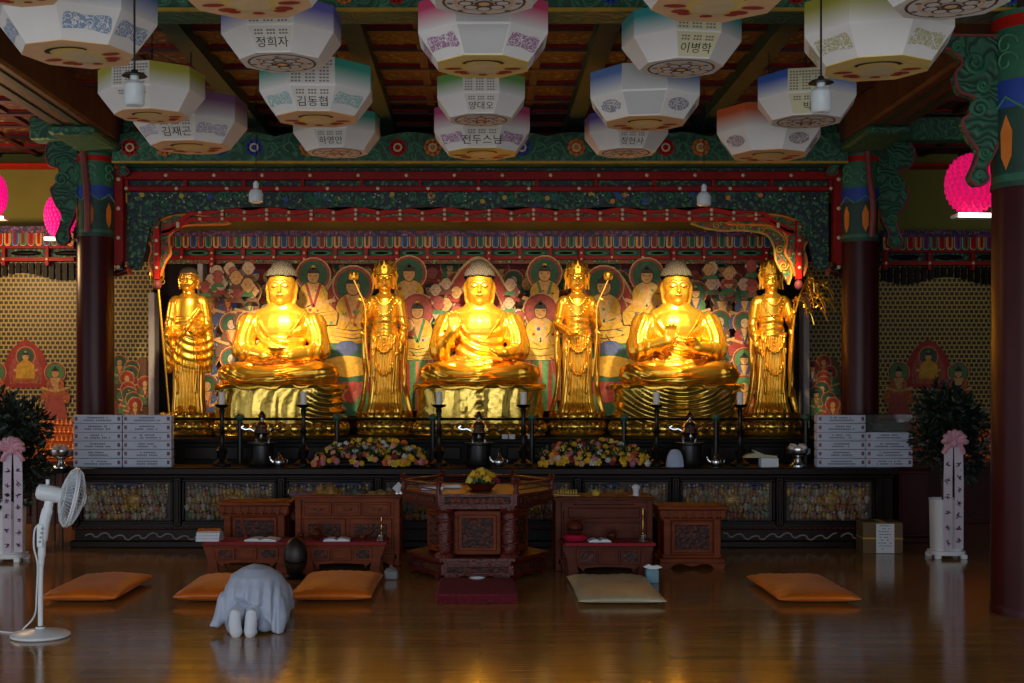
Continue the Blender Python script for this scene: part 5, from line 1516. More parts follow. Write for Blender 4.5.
flower_bed(315, 428, 'long low arrangement of yellow, white and orange flowers left of the middle statue', 3)
flower_bed(537, 648, 'long low arrangement of yellow, white and pink flowers right of the middle statue', 8)
# ================================================================ hexagonal offering table
def hexpts(r, ry=None, a0=0): return [(r*cos(pi/3*k+a0), (ry or r)*sin(pi/3*k+a0)) for k in range(6)]
YH = 11.95
t = thing('hexagonal_table', 'carved redwood hexagonal offering table in the middle before the altar', 'table', (PX(477.5, YH), YH, 0)); t.scale = (1, 1, .875)
Ro = .66
b = MB()
b.zprism(hexpts(.60), .16, .2, 0); b.zprism(hexpts(.64), .06, .16, 0); b.zprism(hexpts(.67), .2, .23, 0)
for k in range(6):
    a = pi/3*k+pi/6; Mx = Matrix.Rotation(a+pi/2, 4, 'Z') @ Matrix.Translation((0, -.64*cos(pi/6), 0))
    b.box(-.27, .27, -.012, 0, .085, .145, 1, .006, Mx)
    b.prism(sm2([(-.3, .06), (-.26, .0), (-.2, .03), (-.1, .05), (0, .03), (.1, .05), (.2, .03), (.26, .0), (.3, .06)], 3), -.01, .03, 0, Mx)
b.build('base', [M['redwood'], M['carvewood']], t)
b = MB(); b.zprism(hexpts(.34), .23, .74, 0); b.build('core', M['redwood'], t)
for k in range(6):
    a = pi/3*k+pi/6; Mx = Matrix.Rotation(a+pi/2, 4, 'Z')
    b = MB(); b.box(-.215, .215, -.42, -.3, .245, .70, 0, .01, Mx); b.box(-.175, .175, -.432, -.41, .285, .66, 0, .008, Mx); b.box(-.14, .14, -.438, -.43, .32, .625, 1, .004, Mx)
    b.build('carved_panel', [M['rosewood'], M['carvewood']], t)
for k in range(6):
    a = pi/3*k
    x, y = .58*cos(a), .58*sin(a)
    if k in (0, 3): continue
    b = MB(); b.lathe([(.085, .23), (.085, .26), (.06, .29), (.07, .33), (.065, .4), (.075, .5), (.065, .6), (.075, .66), (.06, .69), (.085, .72), (.085, .74)], (x, y, 0), 20, 0, fold=lambda a, z: .007*sin(5*a+40*z)); 
    pts = [(x+.073*cos(q*.55), y+.073*sin(q*.55), .28+.43*q/40) for q in range(41)]; b.tube(pts, .016, 6)
    b.build('carved_column', M['redwood'], t)
b = MB(); b.zprism(hexpts(.66), .735, .77, 0); b.zprism(hexpts(.7), .77, .87, 0); b.zprism(hexpts(.72), .87, .89, 0)
for k in range(6):
    a = pi/3*k+pi/6; Mx = Matrix.Rotation(a+pi/2, 4, 'Z') @ Matrix.Translation((0, -.7*cos(pi/6), 0))
    b.box(-.29, .29, -.012, 0, .785, .86, 1, .005, Mx)
    for q in range(9): b.ell((-.22+.055*q, -.012, .8225), (.018, .008, .02), 0, 8, 5) if False else b.add([Mx @ Vector((-.22+.055*q + .018*cos(u*pi/3), -.016, .8225+.02*sin(u*pi/3))) for u in range(6)], [tuple(range(6))], 2)
b.build('frieze_top', [M['redwood'], M['carvewood'], M['rosewood']], t)
for k in range(6):
    a = pi/3*k; x, y = .69*cos(a), .69*sin(a)
    b = MB(); b.lathe([(.022, .88), (.028, .9), (.018, .93), (.024, .985), (.03, 1.0), (.02, 1.015), (.03, 1.035), (.004, 1.06)], (x, y, 0), 14); b.build('rail_post', M['redwood'], t)
    a2 = pi/3*(k+1); p, q = Vector((x, y, .985)), Vector((.69*cos(a2), .69*sin(a2), .985))
    if k in (4,): continue    # open towards the front
    b = MB(); b.tube([p+Vector((0,0,.0)), p.lerp(q, .25), p.lerp(q, .4)] if k in () else [p, q], .014, 8); b.tube([p-Vector((0,0,.055)), q-Vector((0,0,.055))], .009, 6); b.build('rail_bar', M['redwood'], t)
HZ = .89*.875+.002
# things on the hexagonal table
tb = thing('flower_bowl', 'brown bowl of yellow flowers standing on the hexagonal table', 'flowers', (PX(482, YH), YH-.1, HZ))
b = MB(); b.lathe([(.09, 0), (.1, .01), (.14, .05), (.16, .06), (.15, .05), (.05, .02)], seg=24); b.build('bowl', M['rosewood2'], tb)
b = MB(); rr = random.Random(2)
leaves(b, 90, lambda r: ((r.uniform(-.1, .1), r.uniform(-.1, .1), r.uniform(.03, .12)), (0, 0, 1)), .06, rr); b.build('foliage', M['foliage2'], tb, recalc=False)
for i in range(15):
    a = i*2.4; q = sqrt(i/15)*.14; bloom(tb, (q*cos(a), q*sin(a)*.7, .17-.1*(q/.14)**2), (q*cos(a)*4, -.5, .8), 'crimson' if i in (9, 13) else ('yellow' if i % 3 else 'lemon'), .045, i % 2)
for px, c, lab in ((432, '6a6f98', 'blue covered book lying on the left of the hexagonal table'), (449, 'c08a3a', 'ochre covered book lying left of the flower bowl')):
    o = thing('sutra_book', lab, 'book', (PX(px, YH), YH-.12+(.22 if px > 440 else 0), HZ), R(8))
    b = MB(); b.box(-.1, .1, -.08, .08, .004, .03); b.build('pages', M['paper'], o); b = MB(); b.box(-.105, .105, -.085, .085, .03, .036); b.box(-.105, .105, -.085, .085, 0, .004); b.box(-.105, -.101, -.085, .085, 0, .036); b.build('cover', mat('cover_'+c, c, .6), o)
# ================================================================ cabinets, lectern stands and low desks
def panelled(b, x0, x1, y, z0, z1, m0=0, m1=1):
    b.box(x0, x1, y-.012, y, z0, z1, m0, .005); b.box(x0+.03, x1-.03, y-.018, y-.01, z0+.03, z1-.03, m1, .004)
def drawer_chest(label, px0, px1, pytop, pybot, Y, wood, drawers):
    x0, x1 = PX(px0, Y), PX(px1, Y); w = (x1-x0)/2; zt = PZ(pytop, Y)
    t = thing('temple_cabinet', label, 'cabinet', ((x0+x1)/2, Y, 0))
    b = MB(); b.box(-w, w, -.02, .5, zt-.03, zt, 0, .008); b.box(-w+.02, w-.02, 0, .48, zt-.045, zt-.03); b.build('top', wood, t)
    b = MB()
    for s in (-1, 1): b.box(s*w-s*.02, s*w-s*.08, 0, .48, 0, zt-.04, 0, .008)
    b.box(-w+.05, w-.05, .03, .47, .1, zt-.045, 0); b.box(-w+.05, w-.05, .0, .04, .06, .12, 0, .006)
    b.prism(sm2([(-w+.08, .07), (-w+.1, .0), (-w+.2, .05), (0, .065), (w-.2, .05), (w-.1, .0), (w-.08, .07)], 4), 0, .03)
    b.build('carcass', wood, t)
    if drawers:
        n = 3; dw = (2*w-.2)/n
        for k in range(n):
            u0 = -w+.1+k*dw; d = MB(); d.box(u0+.012, u0+dw-.012, .005, .035, zt-.2, zt-.07, 0, .006); d.box(u0+.035, u0+dw-.035, -.002, .01, zt-.18, zt-.09, 0, .004); dd = d.build('drawer', wood, t)
            h = MB(); h.tube(smooth_path([(u0+dw/2-.04, -.004, zt-.13), (u0+dw/2-.02, -.02, zt-.145), (u0+dw/2+.02, -.02, zt-.145), (u0+dw/2+.04, -.004, zt-.13)], 3), .005, 6); h.build('handle', M['brass'], dd)
        for s in (-1, 1):
            d = MB(); d.box(s*.02, s*(w-.1), .005, .035, .14, zt-.23, 0, .006); d.box(s*.07, s*(w-.15), -.004, .01, .19, zt-.28, 1, .004); d.build('door', [wood, M['carvewood']], t)
    else:
        d = MB(); d.box(-w+.1, w-.1, .005, .035, .14, zt-.07, 0, .006); d.box(-w+.14, w-.14, -.006, .012, zt-.2, zt-.1, 0, .01); d.box(-w+.14, w-.14, -.002, .012, .18, zt-.24, 0, .006); d.build('front_panel', wood, t)
        for s in (-1, 1):
            d = MB(); d.prism([(s*(w-.08), zt-.05), (s*(w-.22), zt-.05), (s*(w-.16), zt-.09), (s*(w-.1), zt-.12), (s*(w-.08), zt-.2)], -.015, .01); d.build('corner_bracket', wood, t)
    return t, zt
dl, zdl = drawer_chest('large rosewood cabinet with three drawers, left of the hexagonal table', 293, 402, 495, 570, 12.35, M['rosewood'], True)
drr, zdr = drawer_chest('dark rosewood cabinet without drawers, right of the hexagonal table', 553, 655, 497, 575, 12.0, M['rosewood2'], False)
def podium(label, px0, px1, pytop, Y, wood):
    x0, x1 = PX(px0, Y), PX(px1, Y); w = (x1-x0)/2; zt = PZ(pytop, Y)
    t = thing('lectern_stand', label, 'stand', ((x0+x1)/2, Y, 0))
    b = MB(); b.box(-w, w, -.05, .42, zt-.035, zt, 0, .008); b.box(-w+.015, w-.015, -.04, .41, zt-.11, zt-.035, 0, .008); b.box(-w+.03, w-.03, -.02, .4, zt-.14, zt-.11, 0, .012); 
    n = int(2*w/.075)
    for k in range(n):
        x = -w+.05+(2*w-.1)*k/(n-1); b.prism(sm2([(x-.028, zt-.04), (x-.02, zt-.09), (x, zt-.115), (x+.02, zt-.09), (x+.028, zt-.04)], 3), -.058, -.035)
    b.build('cornice', wood, t)
    b = MB()
    for s in (-1, 1): b.box(s*(w-.06), s*(w-.13), -.015, .38, .05, zt-.12, 0, .008)
    b.box(-w+.07, w-.07, .02, .37, .08, zt-.12); b.box(-w+.02, w-.02, -.03, .4, .05, .1, 0, .01); b.box(-w+.05, w-.05, -.02, .39, .1, .13, 0, .008)
    b.prism(sm2([(-w+.02, .055), (-w+.04, .0), (-w+.12, .0), (-w+.16, .035), (-.1, .045), (0, .02), (.1, .045), (w-.16, .035), (w-.12, .0), (w-.04, .0), (w-.02, .055)], 3), -.02, .02); b.box(-w+.03, w-.03, .3, .4, 0, .06)
    b.build('carcass', wood, t)
    b = MB(); b.box(-w+.14, w-.14, .0, .03, .15, zt-.15, 0, .006); b.box(-w+.17, w-.17, -.008, .01, .18, zt-.18, 1, .004); b.build('carved_panel', [wood, M['carvewood']], t)
    return t, zt
podium('carved rosewood lectern stand at the right, on the open floor right of the low desk', 657, 727, 506, 12.2, M['rosewood'])
podium('carved rosewood lectern stand behind the left low desk with white book pile', 218, 291, 502, 12.55, M['rosewood'])
def low_desk(label, px0, px1, pytop, Y, wood, cloth):
    x0, x1 = PX(px0, Y), PX(px1, Y); w = (x1-x0)/2; zt = PZ(pytop, Y)
    t = thing('low_sutra_desk', label, 'desk', ((x0+x1)/2, Y, 0), 0, 'low red-topped sutra desks')
    b = MB(); b.box(-w, w, 0, .42, zt-.03, zt, 0, .008); b.build('desk_top', wood, t)
    b = MB(); b.box(-w+.06, w-.06, .03, .4, .11, zt-.03, 0)
    b.prism([(-w+.01, zt-.03), (-w+.1, zt-.03), (-w+.14, .1), (-w+.16, .0), (-w+.05, .0), (-w+.06, .06), (-w+.05, .15)], .02, .06); b.prism([(w-.01, zt-.03), (w-.1, zt-.03), (w-.14, .1), (w-.16, .0), (w-.05, .0), (w-.06, .06), (w-.05, .15)], .02, .06)
    b.prism([(-w+.01, zt-.03), (-w+.1, zt-.03), (-w+.14, .1), (-w+.16, .0), (-w+.05, .0), (-w+.06, .06), (-w+.05, .15)], .36, .4); b.prism([(w-.01, zt-.03), (w-.1, zt-.03), (w-.14, .1), (w-.16, .0), (w-.05, .0), (w-.06, .06), (w-.05, .15)], .36, .4)
    b.prism(sm2([(-w+.14, .11), (-w+.2, .06), (-.2, .09), (0, .1), (.2, .09), (w-.2, .06), (w-.14, .11)], 4), .02, .04)
    b.build('carcass', wood, t)
    n = 3
    for k in range(n):
        u0 = -w+.12+k*(2*w-.24)/n; u1 = u0+(2*w-.24)/n
        d = MB(); d.box(u0+.01, u1-.01, .012, .04, .125, zt-.045, 0, .004); d.box(u0+.035, u1-.035, .006, .02, .145, zt-.065, 1 if k != 1 else 0, .003); d.build('drawer_front', [wood, M['carvewood']], t)
    cl = thing('desk_cloth', cloth, 'cloth', ((x0+x1)/2, Y, zt), 0, 'crimson cloths on the low desks')
    c = MB(); c.box(-w+.03, w+.005, -.004, .4, .001, .008, 0, .003); c.prism([(-w+.03, .008), (w+.005, .008), (w+.005, -.018), (-w+.03, -.014)], -.009, -.003); c.build('cloth_sheet', M['redcloth'], cl)
    return t, zt+.008
d1, zd1 = low_desk('low rosewood sutra desk at the left, holding the white book pile', 201, 292, 543, 11.85, M['rosewood'], 'crimson cloth on the leftmost low desk')
d2, zd2 = low_desk('low rosewood sutra desk in front of the three-drawer cabinet', 297, 386, 543, 11.8, M['rosewood'], 'crimson cloth on the low desk before the drawer cabinet')
d3, zd3 = low_desk('low rosewood sutra desk behind the cream cushion', 562, 655, 544, 11.55, M['rosewood2'], 'crimson cloth on the low desk behind the cream cushion')
# things lying on desks and cabinets
def book(px, Y, z, w, d, h, col, label, rz=0, cat='book', name='book'):
    o = thing(name, label, cat, (PX(px, Y), Y, z), rz)
    b = MB(); b.box(-w/2+.004, w/2, -d/2+.003, d/2-.003, .003, h-.003); b.build('pages', M['paper'], o)
    b = MB(); b.box(-w/2, w/2, -d/2, d/2, h-.003, h); b.box(-w/2, w/2, -d/2, d/2, 0, .003); b.box(-w/2, -w/2+.004, -d/2, d/2, 0, h); b.build('cover', col, o)
    return o
M['covw'] = mat('white_cover', 'c9ccd2', .5, var=.03); M['covo'] = mat('orange_cover', 'b5622c', .5); M['covg'] = mat('grey_cover', '8f949a', .5)
for k, c in enumerate(('covw', 'covw', 'covw', 'covo')):
    book(210-k*.3, 12.02, zd1+.028*k, .215, .26, .026 if k < 3 else .012, M[c], 'closed %s book, %s of the pile on the leftmost low desk' % ('orange' if c == 'covo' else 'white', ('lowest', 'second', 'third', 'topmost')[k]), R(3*k))
def open_book(px, Y, z, w, d, label, rz=0):
    o = thing('open_book', label, 'book', (PX(px, Y), Y, z), rz)
    b = MB()
    for s in (-1, 1):
        top = [(0, .012), (s*w*.12, .028), (s*w*.3, .026), (s*w*.5, .014), (s*w*.5, .002), (0, .002)]; b.prism(top, -d/2, d/2)
    b.build('pages', M['paper'], o)
    b = MB(); b.box(-w*.52, w*.52, -d*.52, d*.52, 0, .002); b.build('cover', M['covg'], o)
open_book(263, 11.98, zd1, .3, .2, 'open grey-white sutra book on the leftmost low desk', R(-6))
open_book(337, 11.92, zd2, .24, .16, 'open white sutra book on the low desk before the drawer cabinet', R(2))
open_book(599, 11.68, zd3, .2, .16, 'open white sutra book on the low desk behind the cream cushion', R(2))
def moktak(px, Y, z, s, label, m=None):
    o = thing('wooden_fish', label, 'wooden gong', (PX(px, Y), Y, z))
    b = MB(); b.ell((0, 0, s*.55), (s*.62, s*.55, s*.55), 0, 18, 12); b.build('hollow_body', m or M['rosewood2'], o)
    b = MB(); b.tube([(-s*.5, -s*.36, s*.5), (-s*.2, -s*.53, s*.42), (s*.2, -s*.53, s*.42), (s*.5, -s*.36, s*.5)], s*.05, 6); b.build('slit', M['black'], o)
    b = MB(); b.tube(smooth_path([(s*.4, 0, s*.8), (s*.7, 0, s*1.1), (s*.2, 0, s*1.25), (-s*.1, 0, s*1.02)], 4), s*.1, 8); b.build('handle', m or M['rosewood2'], o)
def striker(px, Y, z, label, dx=.2, dz=.0):
    o = thing('wooden_striker', label, 'stick', (PX(px, Y), Y, z))
    b = MB(); b.tube([(0, 0, .012), (-dx, 0, .012+dz)], [.008, .008], 8); b.build('shaft', M['rosewood'], o); b = MB(); b.ell((0, 0, .018), (.025, .018, .018)); b.build('knob', M['rosewood'], o)
def handbell(px, Y, z, label, tall=1, m='silver'):
    o = thing('hand_bell', label, 'bell', (PX(px, Y), Y, z))
    b = MB(); b.lathe([(.05, 0), (.046, .012), (.036, .03), (.03, .055), (.012, .066)], seg=20); b.build('bell_cup', M[m], o)
    b = MB(); b.lathe([(.01, .064), (.008, .09), (.014, .1), (.007, .115), (.007, .15*tall), (.012, .16*tall), (.003, .2*tall)], seg=12); b.build('grip', M['brass'], o)
moktak(316, 12.0, zd2, .1, 'dark wooden fish drum on the low desk before the drawer cabinet'); handbell(381.5, 11.95, zd2, 'steel hand bell with looped grip on the low desk before the drawer cabinet', 1.1)
striker(246, 12.05, zd1, 'wooden striker leaning up on the leftmost low desk', .06, .26); moktak(300.5, 12.1, zd2, .055, 'small dark wooden fish drum at the desk corner left of the bigger one')
striker(330, 12.08, zd2, 'short wooden striker lying beside the dark fish drum', .1, .06); striker(362, 12.08, zd2, 'short wooden striker propped left of the steel hand bell', -.09, .1)
handbell(643, 11.72, zd3, 'steel hand bell with tall thin grip on the low desk behind the cream cushion', 1.5); moktak(612, 11.82, zd3, .07, 'small dark wooden fish drum on the desk behind the cream cushion')
o = thing('ring_cushion', 'crimson ring cushion under a fish drum on the right low desk', 'cushion', (PX(575, 11.75), 11.75, zd3))
b = MB(); b.lathe([(.06, 0), (.1, .005), (.12, .03), (.1, .055), (.06, .05), (.05, .03)], seg=28, fold=lambda a, z: .003*sin(14*a)); b.build('pad', mat('rose_silk', 'b0183c', .5, var=.1), o)
moktak(575, 11.75, zd3+.05, .125, 'large wooden fish drum sitting on the crimson ring cushion')
# cloths, papers and fans on the drawer cabinet
def rumpled(name, label, px, Y, z, w, d, h, m, seed, cat='cloth'):
    o = thing(name, label, cat, (PX(px, Y), Y, z)); r = random.Random(seed); ph = [r.uniform(0, 6) for _ in range(6)]
    b = MB(); n = 26; mm = 10; vs = []; fs = []
    for i in range(n+1):
        for j in range(mm+1):
            u = i/n*2-1; v = j/mm*2-1; e = (1-abs(u)**4)*(1-abs(v)**4)
            zz = .004 + h*e*(.55+.25*sin(7*u+ph[0]+2*v)+.2*sin(13*u+ph[1]-3*v))
            vs.append((u*w/2*(1+.06*sin(5*v+ph[2])), v*d/2*(1+.1*sin(4*u+ph[3])), max(.003, zz)))
    for i in range(n):
        for j in range(mm): a = i*(mm+1)+j; fs.append((a, a+mm+1, a+mm+2, a+1))
    base = len(vs); vs += [(x, y, 0) for x, y, _ in vs[:base]]
    fs += [tuple(base+q for q in f[::-1]) for f in fs]
    rim = [i*(mm+1) for i in range(n+1)] + [n*(mm+1)+j for j in range(1, mm+1)] + [i*(mm+1)+mm for i in range(n-1, -1, -1)] + [j for j in range(mm-1, 0, -1)]
    for k in range(len(rim)): a, c = rim[k], rim[(k+1) % len(rim)]; fs.append((a, c, base+c, base+a))
    b.add(vs, fs); b.build('folded_cloth', m, o, 60)
rumpled('purple_cloth', 'flat lavender cloth on the left of the drawer cabinet', 302, 12.5, zdl, .22, .3, .03, mat('lavender_cloth', '6a5478', .8, var=.15), 1)
rumpled('tan_cloth', 'rumpled ochre cloth bundle on the drawer cabinet', 327, 12.6, zdl, .24, .24, .1, mat('ochre_cloth', '8a6a34', .8, var=.3, scale=20), 2)
rumpled('green_cloth', 'grey-green folded cloth in the middle of the drawer cabinet', 354, 12.55, zdl, .24, .26, .07, mat('grey_green_cloth', '3f4f4a', .8, var=.3, scale=20), 3)
rumpled('brown_cloth', 'folded tan cloth on the right of the drawer cabinet', 381, 12.5, zdl, .25, .22, .045, mat('tan_cloth', '7a6238', .8, var=.2, scale=20), 4)
o = thing('desk_ornament', 'small white diamond-shaped ornament at the right corner of the drawer cabinet', 'ornament', (PX(398.5, 12.45), 12.45, zdl))
b = MB(); b.prism([(0, 0), (.06, .06), (0, .12), (-.06, .06)], 0, .03); b.build('plate', M['covw'], o); b = MB(); b.prism([(-.03, 0), (.03, 0), (.01, .05), (-.01, .05)], .03, .06); b.build('stand', M['silver'], o)
o = thing('wire_loop', 'bent wire loop resting on the left corner of the drawer cabinet', 'wire', (PX(294.5, 12.5), 12.5, zdl))
b = MB(); b.tube(smooth_path([(-.06, 0, .004), (-.05, 0, .05), (0, 0, .075), (.05, 0, .05), (.06, 0, .004)], 4), .006, 6); b.build('bent_wire', M['brass'], o)
for k in range(8):
    o = thing('figurine', 'tiny yellow figure on the pale tray, %s from the left' % ('first','second','third','fourth','fifth','sixth','seventh','eighth')[k], 'figurine', (PX(558+2.6*k, 12.15), 12.15, zdr+.012), 0, 'tiny yellow figures on a tray')
    b = MB(); b.ell((0, 0, .016), (.011, .009, .016), 0, 8, 5); b.ell((0, 0, .038), .009, 0, 8, 5); b.build('figure', M['ochre'], o)
o = thing('figure_tray', 'thin pale tray of tiny yellow figures on the dark cabinet', 'tray', (PX(567, 12.15), 12.15, zdr)); b = MB(); b.box(-.12, .12, -.05, .05, 0, .012, 0, .003); b.build('tray_board', mat('pale_tray', 'a08a5a', .6), o)
o = thing('yellow_pot', 'small yellow pot on the dark cabinet beside the tray', 'pot', (PX(596, 12.15), 12.15, zdr)); b = MB(); b.lathe([(.03, 0), (.04, .02), (.035, .045), (.02, .05)], seg=18); b.build('pot_body', M['ochre'], o); b = MB(); b.lathe([(.024, .05), (.01, .062), (.004, .07)], seg=12); b.build('lid', M['ochre'], o)
o = thing('white_figurine', 'small white rounded figurine on the right of the dark cabinet', 'figurine', (PX(636, 12.15), 12.15, zdr)); b = MB(); b.ell((0, 0, .05), (.03, .03, .03), 0, 12, 8); b.ell((0, 0, .08), (.042, .035, .03), 0, 14, 8); b.lathe([(.03, 0), (.028, .03), (.02, .04)], seg=14); b.build('body', M['covw'], o)
# ================================================================ floor cushions
def silk(name, col, sheen=.35):
    m = mat(name, col, .42, var=.12, scale=4, bump=.25, bscale=18); b = m.node_tree.nodes['Principled BSDF']
    b.inputs['Sheen Weight'].default_value = sheen; b.inputs['Sheen Roughness'].default_value = .4
    b.inputs['Sheen Tint'].default_value = lin('ffd9a0')
    return m
M['orangesilk'] = silk('orange_silk', 'd2660e', .12); M['creamsilk'] = silk('cream_silk', 'b8b194', .08)
def pillow(name, w, d, h, m, parent, seed, pinch=.05):
    r = random.Random(seed); ph = [r.uniform(0, 6) for _ in range(8)]
    b = MB(); n, k_ = 34, 44; top = []
    def pt(i, j, s):
        u = i/n*2-1; v = j/k_*2-1
        u = sin(u*pi/2); v = sin(v*pi/2)
        x = u*w/2*(1-pinch*(1-v*v)); y = v*d/2*(1-pinch*.6*(1-u*u))
        e = max(0, (1-abs(u)**3.2)*(1-abs(v)**4.5))**.42
        wr = .006*sin(26*u+ph[0]+3*v)*(abs(v)**3) + .006*sin(22*v+ph[1])*(abs(u)**3) + .006*sin(5*u+ph[2])*sin(4*v+ph[3])
        z = h*.42 + s*(h*(.58 if s > 0 else .42)*e) + wr*e*(1 if s > 0 else 0)
        return (x, y, max(.001, z))
    vs = []; fs = []
    for s in (1, -1):
        o = len(vs)
        for i in range(n+1):
            for j in range(k_+1): vs.append(pt(i, j, s))
        for i in range(n):
            for j in range(k_):
                a = o+i*(k_+1)+j; f = (a, a+k_+1, a+k_+2, a+1); fs.append(f if s > 0 else f[::-1])
    b.add(vs, fs); ob = b.build(name, m, parent, 80)
    bm = bmesh.new(); bm.from_mesh(ob.data); bmesh.ops.remove_doubles(bm, verts=bm.verts, dist=1e-4); bmesh.ops.recalc_face_normals(bm, faces=bm.faces); bm.to_mesh(ob.data); bm.free()
    ob.data.polygons.foreach_set('use_smooth', [True]*len(ob.data.polygons))
    return ob
def cushion(x0, x1, Y0, Y1, h, m, label, seed, group=None):
    t = thing('floor_cushion', label, 'cushion', ((x0+x1)/2, (Y0+Y1)/2, 0), 0, group)
    w, d = x1-x0, Y1-Y0
    pillow('pad', w, d, h, m, t, seed)
    b = MB(); pts = []
    for k in range(61):
        a = 2*pi*k/60; u, v = cos(a), sin(a); p = 6; rr = (abs(u)**p+abs(v)**p)**(-1/p); u *= rr; v *= rr
        pts.append((u*w/2*(1-.05*(1-v*v))*1.0, v*d/2*(1-.03*(1-u*u)), h*.42))
    b.tube(pts, .006, 5, caps=False); b.build('piped_seam', m, t)
    return t
cushion(-3.50, -2.89, 10.16, 11.35, .115, M['orangesilk'], 'orange silk floor cushion alone at the left, behind the fan pole', 1)
cushion(-2.44, -1.8, 10.16, 11.2, .13, M['orangesilk'], 'orange silk floor cushion left of the bowing person', 2)
cushion(-1.53, -.86, 10.18, 11.4, .125, M['orangesilk'], 'orange silk floor cushion right of the bowing person', 3)
cushion(.77, 1.47, 10.06, 11.4, .09, M['creamsilk'], 'cream silk floor cushion before the right low desk', 4)
cushion(2.36, 3.02, 10.12, 11.35, .105, M['orangesilk'], 'orange silk floor cushion alone at the right', 5)
t = thing('red_mat', 'thick dark red pile mat on the floor before the hexagonal table', 'mat', (PX(477, 10.7), 10.72, 0))
M['redpile'] = mat('dark_red_pile', '741428', .85, var=.35, scale=60, bump=.6, bscale=90)
b = MB(); b.box(-.33, .33, -.5, .42, 0, .07, 0, .02); b.build('mat_pad', M['redpile'], t)
b = MB(); r = random.Random(9)
for k in range(110):
    x = -.32+.64*k/109; b.tube([(x, -.5, .05), (x+r.uniform(-.008, .008), -.525, .025), (x+r.uniform(-.01, .01), -.535, .003)], .005, 4)
b.build('fringe', M['redpile'], t)
t = thing('oval_dish', 'small white oval dish at the back edge of the red mat', 'dish', (PX(477, 11.0), 11.03, .07))
b = MB(); b.lathe([(.03, 0), (.05, .004), (.062, .016), (.058, .016), (.045, .006), (.004, .006)], seg=24, sx=1.15, sy=.7); b.build('dish_body', M['white'], t)
# ================================================================ bowing person
PY = 9.08
t = thing('person', 'person in loose grey clothes and white socks kneeling in a full bow, seen from behind', 'person', (PX(252.5, PY), PY-.05, 0)); t.scale = (.87, 1, 1)
M['skin'] = mat('skin', 'c09070', .55, var=.06); M['greycloth'] = mat('grey_cotton', 'b2bcd0', .85, var=.06, scale=14, bump=.12, bscale=30)
M['greytrouser'] = mat('darker_grey_cotton', '96a0b6', .85, var=.06, scale=14, bump=.12, bscale=30)
M['sock'] = mat('white_sock', 'd6dce6', .8, var=.04, bump=.1, bscale=80); M['blackhair'] = mat('black_hair', '14110f', .45, var=.2, scale=40, stretch=(6, 1, 1), bump=.3)
b = MB()
b.ell((0, .06, .27), (.155, .15, .13)); b.tube([(0, .08, .27), (0, .28, .23), (0, .48, .2), (0, .6, .17)], [.14, .12, .13, .11], 16, round_=True)
b.cap((-.16, .54, .18), (.16, .54, .18), .07); b.tube([(0, .6, .19), (0, .68, .155), (0, .73, .14)], [.07, .06, .06], 12, round_=True)
b.ell((0, .80, .145), (.078, .105, .1)); b.ell((0, .78, .09), (.06, .075, .07)); b.ell((0, .775, .025), (.014, .03, .022)); b.ell((0, .735, .045), (.03, .018, .012))
for q in (-1, 1):
    b.ell((q*.078, .79, .13), (.012, .022, .03)); b.ell((q*.03, .815, .048), (.014, .012, .01))
    b.cap((q*.15, .54, .18), (q*.17, .66, .08), .05, .045); b.cap((q*.17, .66, .075), (q*.14, .84, .035), .043, .028)
    hand(b, (q*.14, .84, .03), (-q*.25, 1, -.05), (0, 0, -1), .17, -q, .08)
    b.cap((q*.1, .05, .26), (q*.13, .38, .1), .095, .07); b.cap((q*.13, .38, .075), (q*.055-.022, -.06, .11), .062, .036)
    b.tube([(q*.055-.022, -.06, .11), (q*.055-.022, -.13, .14), (q*.055-.022, -.19, .13), (q*.055-.022, -.195, .05)], [.03, .034, .03, .026], 10, round_=True)
me = remesh(b, .009, 3); mesh_obj('body', me, M['skin'], t)
# jacket: rump, back and sleeves in one cloth shell
b = MB()
b.lathe([(.25, .03), (.272, .09), (.282, .16), (.272, .24), (.245, .31), (.195, .38), (.12, .432), (.03, .452)], (.015, .13, 0), 48, sy=1.08)
b.tube([(0.01, .15, .24), (0, .3, .21), (0, .5, .19), (0, .58, .17)], [.2, .17, .16, .13], 20, round_=True)
b.cap((-.16, .54, .18), (.16, .54, .18), .095)
for q in (-1, 1): b.cap((q*.15, .54, .18), (q*.17, .66, .09), .08, .07); b.cap((q*.17, .66, .085), (q*.15, .8, .06), .068, .058)
b.tube([(.2, .0, .2), (.235, -.05, .1), (.235, -.08, .03)], [.08, .07, .05], 14, round_=True)
b.tube([(-.2, .0, .2), (-.235, -.05, .11), (-.27, -.1, .075), (-.3, -.12, .06)], [.08, .06, .032, .012], 12, round_=True)
me = remesh(b, .0085, 6)
def sst(a_, b_, v): v = max(0, min(1, (v-a_)/(b_-a_))); return v*v*(3-2*v)
def jd(p, n):
    x, y, z = p.x, p.y, p.z
    back = sst(.12, -.06, y) if False else 1-sst(-.06, .12, y)
    d = 0
    # the parted hem over the heels
    d -= .075*back*(1-sst(.2, .245, z + .03*sin(20*x)))*(1-sst(.10, .15, abs(x+.01)))
    # hanging folds
    hang = back*(1-sst(.27, .40, z))
    for c, w, h in ((-.085, .02, .02), (.0, .018, .018), (.08, .022, .014), (.165, .02, .020), (.225, .018, .014), (-.17, .022, .016), (-.235, .02, .012)):
        u = (x - c - .22*(.3-z)*c)/w; d += h*math.exp(-u*u)*hang
    for c in (-.045, .04, .125, .2, -.13): u = (x-c-.2*(.3-z)*c)/.018; d -= .010*math.exp(-u*u)*hang
    d += (1-back)*.006*sin(24*y+10*x)*sst(.1, .25, y)
    d += .004*sin(30*x+18*z)*(1-back)
    return d
displace(me, jd)
for v in me.vertices: v.co.z = max(.004, v.co.z)
mesh_obj('jacket', me, M['greycloth'], t)
b = MB()
